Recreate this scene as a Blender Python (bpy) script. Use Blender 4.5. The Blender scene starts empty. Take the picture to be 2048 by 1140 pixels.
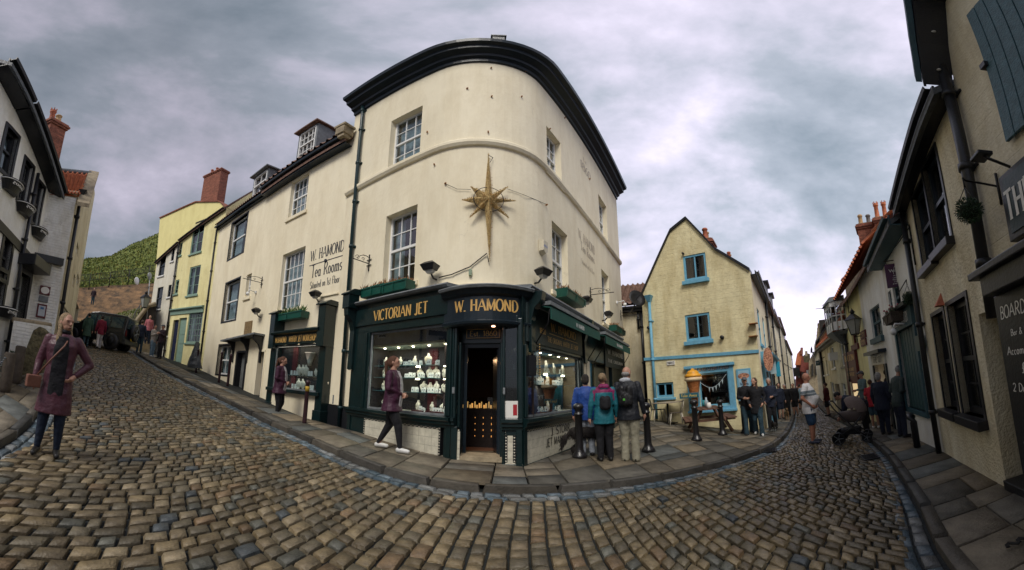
import bpy, bmesh, math, random
import numpy as np
from math import radians as R, sin, cos, pi, sqrt, atan2
from mathutils import Vector, Matrix, noise as mnoise
random.seed(7); rng = np.random.default_rng(7)
SC = bpy.context.scene; COL = SC.collection
# ---------------------------------------------------------------- camera
EYE = 1.6; CF, CCX, CCY, CP = 700., 1024., 675., R(9.2)   # panorama scale in px/rad, optical centre, pitch
cam_d = bpy.data.cameras.new('camera'); cam = bpy.data.objects.new('camera', cam_d); COL.objects.link(cam)
cam_d.type = 'PANO'; cam_d.panorama_type = 'EQUIRECTANGULAR'
cam_d.latitude_max = CCY / CF; cam_d.latitude_min = -(1140 - CCY) / CF
cam_d.longitude_min = -CCX / CF; cam_d.longitude_max = (2048 - CCX) / CF
cam_d.clip_end = 2000; cam_d.clip_start = .05
cam.location = (0, 0, EYE); cam.rotation_euler = (R(90) + CP, 0, 0); SC.camera = cam
SC.view_settings.view_transform = 'Standard'; SC.view_settings.look = 'None'
SC.view_settings.exposure = 0.8; SC.view_settings.gamma = 1.0
SC.render.engine = 'CYCLES'; SC.cycles.use_denoising = True
SC.cycles.max_bounces = 6; SC.cycles.transparent_max_bounces = 12
# ---------------------------------------------------------------- sky
SUN_EL, SUN_AZ = 48, 188        # azimuth clockwise from +Y: behind the camera
w = bpy.data.worlds.new('World'); SC.world = w; w.use_nodes = True
N = w.node_tree.nodes; Lk = w.node_tree.links; N.clear()
out = N.new('ShaderNodeOutputWorld')
sky = N.new('ShaderNodeTexSky'); sky.sky_type = 'NISHITA'; sky.sun_disc = False
sky.sun_elevation = R(SUN_EL); sky.sun_rotation = R(SUN_AZ)
bg1 = N.new('ShaderNodeBackground'); bg1.inputs[1].default_value = .07; Lk.new(sky.outputs[0], bg1.inputs[0])
tc = N.new('ShaderNodeTexCoord'); mp = N.new('ShaderNodeMapping'); mp.vector_type = 'POINT'
mp.inputs['Rotation'].default_value = (R(8), R(-18), R(25)); mp.inputs['Scale'].default_value = (.8, 1.0, 1.7)
Lk.new(tc.outputs['Generated'], mp.inputs[0])
nz = N.new('ShaderNodeTexNoise'); nz.inputs['Scale'].default_value = 1.6; nz.inputs['Detail'].default_value = 9
nz.inputs['Roughness'].default_value = .56; nz.inputs['Distortion'].default_value = .15; Lk.new(mp.outputs[0], nz.inputs['Vector'])
rp = N.new('ShaderNodeValToRGB'); e = rp.color_ramp.elements
e[0].position = .30; e[0].color = (.13, .165, .20, 1)
e[1].position = .68; e[1].color = (.70, .64, .78, 1)
q = e.new(.45); q.color = (.26, .285, .335, 1)
q = e.new(.56); q.color = (.45, .43, .52, 1)
Lk.new(nz.outputs[0], rp.inputs[0])
# the cloud deck is thinner and brighter towards the right and near the horizon
dp = N.new('ShaderNodeVectorMath'); dp.operation = 'DOT_PRODUCT'
_v = Vector((.62, .60, .50)).normalized(); dp.inputs[1].default_value = _v; Lk.new(tc.outputs['Generated'], dp.inputs[0])
mr = N.new('ShaderNodeMapRange'); mr.inputs[1].default_value = .2; mr.inputs[2].default_value = 1.0
mr.inputs[3].default_value = .68; mr.inputs[4].default_value = 1.34; Lk.new(dp.outputs['Value'], mr.inputs[0])
sx = N.new('ShaderNodeSeparateXYZ'); Lk.new(tc.outputs['Generated'], sx.inputs[0])
mh = N.new('ShaderNodeMapRange'); mh.inputs[1].default_value = 0; mh.inputs[2].default_value = .8
mh.inputs[3].default_value = .95; mh.inputs[4].default_value = .85; Lk.new(sx.outputs[2], mh.inputs[0])
mm = N.new('ShaderNodeMath'); mm.operation = 'MULTIPLY'; Lk.new(mr.outputs[0], mm.inputs[0]); Lk.new(mh.outputs[0], mm.inputs[1])
vm = N.new('ShaderNodeVectorMath'); vm.operation = 'SCALE'; Lk.new(rp.outputs[0], vm.inputs[0]); Lk.new(mm.outputs[0], vm.inputs['Scale'])
bg2 = N.new('ShaderNodeBackground'); bg2.inputs[1].default_value = 1.06; Lk.new(vm.outputs[0], bg2.inputs[0])
mx = N.new('ShaderNodeMixShader'); mx.inputs[0].default_value = .94
Lk.new(bg1.outputs[0], mx.inputs[1]); Lk.new(bg2.outputs[0], mx.inputs[2]); Lk.new(mx.outputs[0], out.inputs[0])
sl = bpy.data.lights.new('sun', 'SUN'); sl.energy = 1.4; sl.angle = R(24); sl.color = (1, .95, .86)
so = bpy.data.objects.new('sun', sl); COL.objects.link(so)
_a, _e = R(SUN_AZ), R(SUN_EL)
so.rotation_euler = Vector((sin(_a) * cos(_e), cos(_a) * cos(_e), sin(_e))).to_track_quat('Z', 'Y').to_euler()
so.location = (0, -10, 20)

# ---------------------------------------------------------------- helpers: picture pixel <-> place
def ray(px, py):
    lo = (px - CCX) / CF; la = (CCY - py) / CF
    x, y, z = cos(la) * sin(lo), cos(la) * cos(lo), sin(la); c, s = cos(CP), sin(CP)
    return x, c * y - s * z, s * y + c * z
def at_dist(px, py, D):
    d = ray(px, py); k = D / math.hypot(d[0], d[1]); return Vector((d[0] * k, d[1] * k, EYE + d[2] * k))
GX = [-60, -34, -16, -10, -5, -2, 0, 1.2, 4, 8, 22, 60]; GZ = [7.5, 4.9, 1.87, 1.05, .42, .22, .1, .02, -.19, -.45, -1.4, -2.4]
def hgt(x, y):
    x = np.asarray(x, float); y = np.asarray(y, float)
    b = np.interp(x, GX, GZ) + .04 * np.clip(y, -2, 7)
    wv = -.669 * x + .743 * y
    t = np.clip((x - 2.2) / 2.0, 0, 1) * np.clip((wv - 2.1) / 1.5, 0, 3)
    return b + .16 * t
def H(x, y): return float(hgt(x, y))
def feet(px, py, D):
    p = at_dist(px, py, D); return Vector((p.x, p.y, 0))

class Fac:
    """A facade: a run of vertical planes standing on a plan polyline, seen left to right or not."""
    def __init__(s, pts):
        s.p = [Vector((a, b)) for a, b in pts]; s.c = [0]
        for a, b in zip(s.p, s.p[1:]): s.c.append(s.c[-1] + (b - a).length)
        s.L = s.c[-1]
        a, b = s.p[0], s.p[1]; e = (b - a).normalized(); n = Vector((e.y, -e.x))
        s.sg = 1 if n.dot(-(a + b) / 2) > 0 else -1
    def seg(s, t):
        i = 0
        while i < len(s.c) - 2 and t > s.c[i + 1]: i += 1
        e = (s.p[i + 1] - s.p[i]).normalized(); return i, e, Vector((e.y, -e.x)) * s.sg
    def nrm(s, t):
        for j in range(1, len(s.c) - 1):
            if abs(t - s.c[j]) < 1e-4:         # mitred at the joints of the run
                e1 = (s.p[j] - s.p[j - 1]).normalized(); e2 = (s.p[j + 1] - s.p[j]).normalized(); m = (e1 + e2).normalized()
                return Vector((m.y, -m.x)) * s.sg / max(.35, m.dot(e1))
        return s.seg(t)[2]
    def P(s, t, z, off=0):
        i, e, n = s.seg(t); q = s.p[i] + e * (t - s.c[i])
        n = s.nrm(t); q = q + n * off; return Vector((q.x, q.y, z))
    def hit(s, px, py):
        d = ray(px, py); best = None
        for i in range(len(s.p) - 1):
            a = s.p[i]; Ls = s.c[i + 1] - s.c[i]; ev = (s.p[i + 1] - a) / Ls
            det = -d[0] * ev.y + ev.x * d[1]
            if abs(det) < 1e-9: continue
            t = (-a.x * ev.y + ev.x * a.y) / det; u = (d[0] * a.y - d[1] * a.x) / det
            lo = -1e9 if i == 0 else -1e-5; hi = 1e9 if i == len(s.p) - 2 else Ls + 1e-5
            if t > 0 and lo <= u <= hi and (best is None or t < best[2]): best = (s.c[i] + u, EYE + t * d[2], t)
        return best
    def s(s, px, py): return s.hit(px, py)[0]
    def z(s, px, py): return s.hit(px, py)[1]
    def offset(s, o, ends=None): return Fac([tuple(s.P(t, 0, o).xy) for t in s.c])
def rect(f, xl, xr, ym, yt, yb):
    a, b = sorted((f.s(xl, ym), f.s(xr, ym))); xm = (xl + xr) / 2
    return [a, b, f.z(xm, yb), f.z(xm, yt)]

# ---------------------------------------------------------------- helpers: materials
MATS = {}
def mat(name, rgb, rough=.7, metal=0., var=.15, scale=8., bump=.15, bscale=None, rgb2=None, spec=.4, emit=None, att=None, stain=0, coat=0, extra=None):
    if name in MATS: return MATS[name]
    m = bpy.data.materials.new(name); m.use_nodes = True; n = m.node_tree.nodes; l = m.node_tree.links
    b = n['Principled BSDF']; b.inputs['Roughness'].default_value = rough; b.inputs['Metallic'].default_value = metal
    b.inputs['Specular IOR Level'].default_value = spec
    if coat: b.inputs['Coat Weight'].default_value = coat; b.inputs['Coat Roughness'].default_value = .15
    t = n.new('ShaderNodeTexCoord'); nz = n.new('ShaderNodeTexNoise')
    nz.inputs['Scale'].default_value = scale; nz.inputs['Detail'].default_value = 8; nz.inputs['Roughness'].default_value = .6
    l.new(t.outputs['Object'], nz.inputs['Vector'])
    r = n.new('ShaderNodeValToRGB'); r.color_ramp.elements[0].position = .3; r.color_ramp.elements[1].position = .7
    c2 = rgb2 or tuple(min(1, c * (1 + var * .6)) for c in rgb); c1 = tuple(c * (1 - var) for c in rgb)
    r.color_ramp.elements[0].color = (*c1, 1); r.color_ramp.elements[1].color = (*c2, 1); l.new(nz.outputs[0], r.inputs[0])
    col = r.outputs[0]
    if att:
        a = n.new('ShaderNodeAttribute'); a.attribute_name = att
        mxx = n.new('ShaderNodeMix'); mxx.data_type = 'RGBA'; mxx.blend_type = 'MULTIPLY'; mxx.inputs[0].default_value = 1
        l.new(a.outputs['Color'], mxx.inputs[6]); l.new(r.outputs[0], mxx.inputs[7]); col = mxx.outputs[2]
    if stain:                                  # soot, damp and old paint patches, large and soft, plus rain streaks
        sc = n.new('ShaderNodeMapping'); sc.inputs['Scale'].default_value = (1, 1, .28); l.new(t.outputs['Object'], sc.inputs[0])
        n2 = n.new('ShaderNodeTexNoise'); n2.inputs['Scale'].default_value = 1.7; n2.inputs['Detail'].default_value = 10; n2.inputs['Roughness'].default_value = .72
        l.new(sc.outputs[0], n2.inputs['Vector'])
        r2 = n.new('ShaderNodeValToRGB'); r2.color_ramp.elements[0].position = .38; r2.color_ramp.elements[1].position = .58
        r2.color_ramp.elements[0].color = (.62, .55, .42, 1); r2.color_ramp.elements[1].color = (1, 1, 1, 1); l.new(n2.outputs[0], r2.inputs[0])
        m2 = n.new('ShaderNodeMix'); m2.data_type = 'RGBA'; m2.blend_type = 'MULTIPLY'; m2.inputs[0].default_value = stain
        l.new(col, m2.inputs[6]); l.new(r2.outputs[0], m2.inputs[7]); col = m2.outputs[2]
        # hairline cracks
        vo = n.new('ShaderNodeTexVoronoi'); vo.feature = 'DISTANCE_TO_EDGE'; vo.inputs['Scale'].default_value = .62
        nw = n.new('ShaderNodeTexNoise'); nw.inputs['Scale'].default_value = 2.2; nw.inputs['Detail'].default_value = 6; l.new(t.outputs['Object'], nw.inputs['Vector'])
        ad = n.new('ShaderNodeVectorMath'); ad.operation = 'MULTIPLY_ADD'; ad.inputs[1].default_value = (.9, .9, .9)
        l.new(nw.outputs['Color'], ad.inputs[0]); l.new(t.outputs['Object'], ad.inputs[2]); l.new(ad.outputs[0], vo.inputs['Vector'])
        lt = n.new('ShaderNodeMapRange'); lt.inputs[1].default_value = .0; lt.inputs[2].default_value = .006; lt.inputs[3].default_value = .35 * min(1, stain * 1.6); lt.inputs[4].default_value = 0
        l.new(vo.outputs['Distance'], lt.inputs[0])
        n5 = n.new('ShaderNodeTexNoise'); n5.inputs['Scale'].default_value = .8; l.new(t.outputs['Object'], n5.inputs['Vector'])
        g5 = n.new('ShaderNodeMapRange'); g5.inputs[1].default_value = .5; g5.inputs[2].default_value = .6; l.new(n5.outputs[0], g5.inputs[0])
        mu = n.new('ShaderNodeMath'); mu.operation = 'MULTIPLY'; l.new(lt.outputs[0], mu.inputs[0]); l.new(g5.outputs[0], mu.inputs[1])
        m3 = n.new('ShaderNodeMix'); m3.data_type = 'RGBA'; l.new(mu.outputs[0], m3.inputs[0]); l.new(col, m3.inputs[6]); m3.inputs[7].default_value = (.12, .1, .07, 1); col = m3.outputs[2]
    l.new(col, b.inputs['Base Color'])
    if bump:
        nb = n.new('ShaderNodeTexNoise'); nb.inputs['Scale'].default_value = bscale or scale * 4; nb.inputs['Detail'].default_value = 6
        l.new(t.outputs['Object'], nb.inputs['Vector']); bp = n.new('ShaderNodeBump'); bp.inputs['Strength'].default_value = bump
        bp.inputs['Distance'].default_value = .03; l.new(nb.outputs[0], bp.inputs['Height']); l.new(bp.outputs[0], b.inputs['Normal'])
    if emit: b.inputs['Emission Color'].default_value = (*emit[0], 1); b.inputs['Emission Strength'].default_value = emit[1]
    if extra: extra(n, l, b, t)
    MATS[name] = m; return m
def course_bump(h, length, strength, mortar=None):
    """masonry courses on vertical walls: bricks by height and run, as bump and mortar tint"""
    def f(n, l, b, t):
        sp = n.new('ShaderNodeSeparateXYZ'); l.new(t.outputs['Object'], sp.inputs[0])
        ad = n.new('ShaderNodeMath'); ad.operation = 'ADD'; l.new(sp.outputs[0], ad.inputs[0]); l.new(sp.outputs[1], ad.inputs[1])
        cb = n.new('ShaderNodeCombineXYZ'); l.new(ad.outputs[0], cb.inputs[0]); l.new(sp.outputs[2], cb.inputs[1])
        br = n.new('ShaderNodeTexBrick'); br.inputs['Scale'].default_value = 1; br.inputs['Brick Width'].default_value = length
        br.inputs['Row Height'].default_value = h; br.inputs['Mortar Size'].default_value = .008; br.inputs['Mortar Smooth'].default_value = .6
        l.new(cb.outputs[0], br.inputs['Vector'])
        old = b.inputs['Normal'].links[0].from_node if b.inputs['Normal'].links else None
        bp = n.new('ShaderNodeBump'); bp.inputs['Strength'].default_value = strength; bp.inputs['Distance'].default_value = .02; bp.invert = True
        l.new(br.outputs['Fac'], bp.inputs['Height'])
        if old: l.new(old.outputs[0], bp.inputs['Normal'])
        l.new(bp.outputs[0], b.inputs['Normal'])
        if mortar:
            c = b.inputs['Base Color'].links[0].from_socket
            br.inputs['Color1'].default_value = (.75, .75, .75, 1); br.inputs['Color2'].default_value = (1.25, 1.2, 1.15, 1); br.inputs['Mortar'].default_value = (*mortar, 1)
            mx = n.new('ShaderNodeMix'); mx.data_type = 'RGBA'; mx.blend_type = 'MULTIPLY'; mx.inputs[0].default_value = 1
            l.new(c, mx.inputs[6]); l.new(br.outputs['Color'], mx.inputs[7]); l.new(mx.outputs[2], b.inputs['Base Color'])
    return f
def glassmat(name, tint=(.75, .82, .85), rough=.02, t=.75):
    if name in MATS: return MATS[name]
    m = bpy.data.materials.new(name); m.use_nodes = True; n = m.node_tree.nodes; l = m.node_tree.links; n.clear()
    o = n.new('ShaderNodeOutputMaterial'); tr = n.new('ShaderNodeBsdfTransparent'); tr.inputs[0].default_value = (*tint, 1)
    gl = n.new('ShaderNodeBsdfGlossy'); gl.inputs['Roughness'].default_value = rough
    fr = n.new('ShaderNodeFresnel'); fr.inputs[0].default_value = 1.5
    tcc = n.new('ShaderNodeTexCoord'); nz = n.new('ShaderNodeTexNoise'); nz.inputs['Scale'].default_value = 2.5
    bp = n.new('ShaderNodeBump'); bp.inputs['Strength'].default_value = .06; l.new(tcc.outputs['Object'], nz.inputs['Vector']); l.new(nz.outputs[0], bp.inputs['Height'])
    l.new(bp.outputs[0], gl.inputs['Normal'])
    ma = n.new('ShaderNodeMath'); ma.operation = 'MULTIPLY_ADD'; ma.inputs[1].default_value = 1.6; ma.inputs[2].default_value = .05; l.new(fr.outputs[0], ma.inputs[0]); ma.use_clamp = True
    ge = n.new('ShaderNodeNewGeometry'); bf = n.new('ShaderNodeMath'); bf.operation = 'SUBTRACT'; bf.inputs[0].default_value = 1; l.new(ge.outputs['Backfacing'], bf.inputs[1]); mb_ = n.new('ShaderNodeMath'); mb_.operation = 'MULTIPLY'; l.new(ma.outputs[0], mb_.inputs[0]); l.new(bf.outputs[0], mb_.inputs[1]); ma = mb_
    mx = n.new('ShaderNodeMixShader'); l.new(ma.outputs[0], mx.inputs[0]); l.new(tr.outputs[0], mx.inputs[1]); l.new(gl.outputs[0], mx.inputs[2]); l.new(mx.outputs[0], o.inputs[0])
    MATS[name] = m; return m

# ---------------------------------------------------------------- helpers: meshes and objects
class MB:
    def __init__(s): s.v = []; s.f = []; s.m = []; s.sm = []
    def add(s, vs, fs, mi=0, smooth=False):
        b = len(s.v); s.v += [tuple(x) for x in vs]; s.f += [tuple(b + i for i in f) for f in fs]
        s.m += [mi] * len(fs); s.sm += [smooth] * len(fs); return s
    def quad(s, a, b, c, d, mi=0): return s.add([a, b, c, d], [(0, 1, 2, 3)], mi)
    def hexa(s, c, mi=0):   # 8 corners: bottom 4, top 4
        return s.add(c, [(3, 2, 1, 0), (4, 5, 6, 7), (0, 1, 5, 4), (1, 2, 6, 5), (2, 3, 7, 6), (3, 0, 4, 7)], mi)
    def box(s, c, d, rz=0, mi=0, M=None):
        c = Vector(c); hx, hy, hz = d[0] / 2, d[1] / 2, d[2] / 2; ro = Matrix.Rotation(rz, 3, 'Z')
        ps = [c + ro @ Vector((x * hx, y * hy, z * hz)) for z in (-1, 1) for x, y in ((-1, -1), (1, -1), (1, 1), (-1, 1))]
        if M: ps = [M @ p for p in ps]
        return s.hexa(ps, mi)
    def tube(s, pts, r, n=8, mi=0, smooth=True, cap=True):
        pts = [Vector(p) for p in pts]; rs = r if isinstance(r, (list, tuple)) else [r] * len(pts)
        rings = []; up = Vector((0, 0, 1)); vs = []
        for i, p in enumerate(pts):
            t = (pts[min(i + 1, len(pts) - 1)] - pts[max(i - 1, 0)]).normalized()
            a = t.cross(up if abs(t.z) < .95 else Vector((1, 0, 0))).normalized(); b = a.cross(t)
            for k in range(n): an = 2 * pi * k / n; vs.append(p + (a * cos(an) + b * sin(an)) * rs[i])
        fs = [(i * n + k, i * n + (k + 1) % n, (i + 1) * n + (k + 1) % n, (i + 1) * n + k) for i in range(len(pts) - 1) for k in range(n)]
        if cap: fs += [tuple(range(n - 1, -1, -1)), tuple((len(pts) - 1) * n + k for k in range(n))]
        return s.add(vs, fs, mi, smooth)
    def lathe(s, prof, c, n=16, mi=0, smooth=True, M=None):
        c = Vector(c); vs = []
        for r, z in prof:
            for k in range(n):
                a = 2 * pi * k / n; p = Vector((r * cos(a), r * sin(a), z)); p = (M @ p) if M else p; vs.append(c + p)
        fs = [(i * n + k, i * n + (k + 1) % n, (i + 1) * n + (k + 1) % n, (i + 1) * n + k) for i in range(len(prof) - 1) for k in range(n)]
        if prof[0][0] > 1e-4: fs.append(tuple(range(n - 1, -1, -1)))
        if prof[-1][0] > 1e-4: fs.append(tuple((len(prof) - 1) * n + k for k in range(n)))
        return s.add(vs, fs, mi, smooth)
    def ell(s, c, r, n=12, m=8, mi=0, M=None):
        c = Vector(c); r = Vector(r) if hasattr(r, '__len__') else Vector((r, r, r)); vs = []
        for i in range(m + 1):
            ph = pi * i / m
            for k in range(n):
                a = 2 * pi * k / n; p = Vector((r.x * sin(ph) * cos(a), r.y * sin(ph) * sin(a), -r.z * cos(ph))); vs.append(c + ((M @ p) if M else p))
        fs = [(i * n + k, i * n + (k + 1) % n, (i + 1) * n + (k + 1) % n, (i + 1) * n + k) for i in range(m) for k in range(n)]
        return s.add(vs, fs, mi, True)
    def fbox(s, f, s0, s1, z0, z1, o0, o1, mi=0, step=.25):
        """box in facade coordinates; z0/z1 may be (left, right) pairs; follows the curve of the facade"""
        if s0 > s1: s0, s1 = s1, s0
        z0 = z0 if isinstance(z0, (tuple, list)) else (z0, z0); z1 = z1 if isinstance(z1, (tuple, list)) else (z1, z1)
        inner = [c for c in f.c[1:-1] if s0 + 1e-4 < c < s1 - 1e-4]; cs = [s0] + inner + [s1]
        vs = []
        for t in cs:
            k = (t - s0) / max(1e-9, s1 - s0); a = z0[0] + (z0[1] - z0[0]) * k; b = z1[0] + (z1[1] - z1[0]) * k
            vs += [f.P(t, a, o0), f.P(t, a, o1), f.P(t, b, o1), f.P(t, b, o0)]
        fs = [(0, 1, 2, 3), tuple(4 * (len(cs) - 1) + q for q in (3, 2, 1, 0))]
        for i in range(len(cs) - 1):
            for q in range(4): fs.append((4 * i + q, 4 * i + 4 + q, 4 * i + 4 + (q + 1) % 4, 4 * i + (q + 1) % 4))
        return s.add(vs, fs, mi)
    def sweep(s, f, s0, s1, prof, z=0, mi=0, smooth=False):
        """profile [(off, z)] swept along a facade; z may be a pair"""
        zz = z if isinstance(z, (tuple, list)) else (z, z)
        cs = [s0] + [c for c in f.c[1:-1] if s0 + 1e-4 < c < s1 - 1e-4] + [s1]; n = len(prof); vs = []
        for t in cs:
            k = (t - s0) / max(1e-9, s1 - s0); dz = zz[0] + (zz[1] - zz[0]) * k
            vs += [f.P(t, b + dz, a) for a, b in prof]
        fs = [(i * n + q, (i + 1) * n + q, (i + 1) * n + (q + 1) % n, i * n + (q + 1) % n) for i in range(len(cs) - 1) for q in range(n)]
        fs += [tuple(range(n)), tuple((len(cs) - 1) * n + q for q in range(n - 1, -1, -1))]
        return s.add(vs, fs, mi, smooth)
    def build(s, name, m, parent=None, bevel=0, loc=None, attr=None, fixn=True, kind=None, label=None, cat=None, group=None):
        o = bpy.data.objects.new(name, bpy.data.meshes.new(name)); org = Vector((0, 0, 0))
        if parent: org = wloc(parent)
        if loc is not None: org = Vector(loc)
        me = o.data; me.from_pydata([(x - org.x, y - org.y, z - org.z) for x, y, z in s.v], [], s.f)
        for mm_ in (m if isinstance(m, (list, tuple)) else [m]): me.materials.append(mm_)
        me.polygons.foreach_set('material_index', s.m); me.polygons.foreach_set('use_smooth', s.sm)
        if fixn:
            b = bmesh.new(); b.from_mesh(me); bmesh.ops.recalc_face_normals(b, faces=b.faces); b.to_mesh(me); b.free()
        me.update(); COL.objects.link(o)
        if bevel:
            bv = o.modifiers.new('bevel', 'BEVEL'); bv.width = bevel; bv.segments = 2; bv.limit_method = 'ANGLE'
        if parent: o.parent = parent
        elif loc is not None: o.location = org
        tag(o, label, cat, group, kind); return o
def wloc(o):
    p = Vector((0, 0, 0))
    while o: p += o.location; o = o.parent
    return p
def tag(o, label=None, cat=None, group=None, kind=None):
    if label: o['label'] = label
    if cat: o['category'] = cat
    if group: o['group'] = group
    if kind: o['kind'] = kind
    return o
def thing(name, label, cat, loc=(0, 0, 0), group=None):
    o = bpy.data.objects.new(name, None); COL.objects.link(o); o.location = loc; o.empty_display_size = .2
    return tag(o, label, cat, group)
def copy_tree(o, parent=None):
    c = o.copy(); COL.objects.link(c); c.parent = parent
    for ch in list(o.children): copy_tree(ch, c)
    return c

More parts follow.
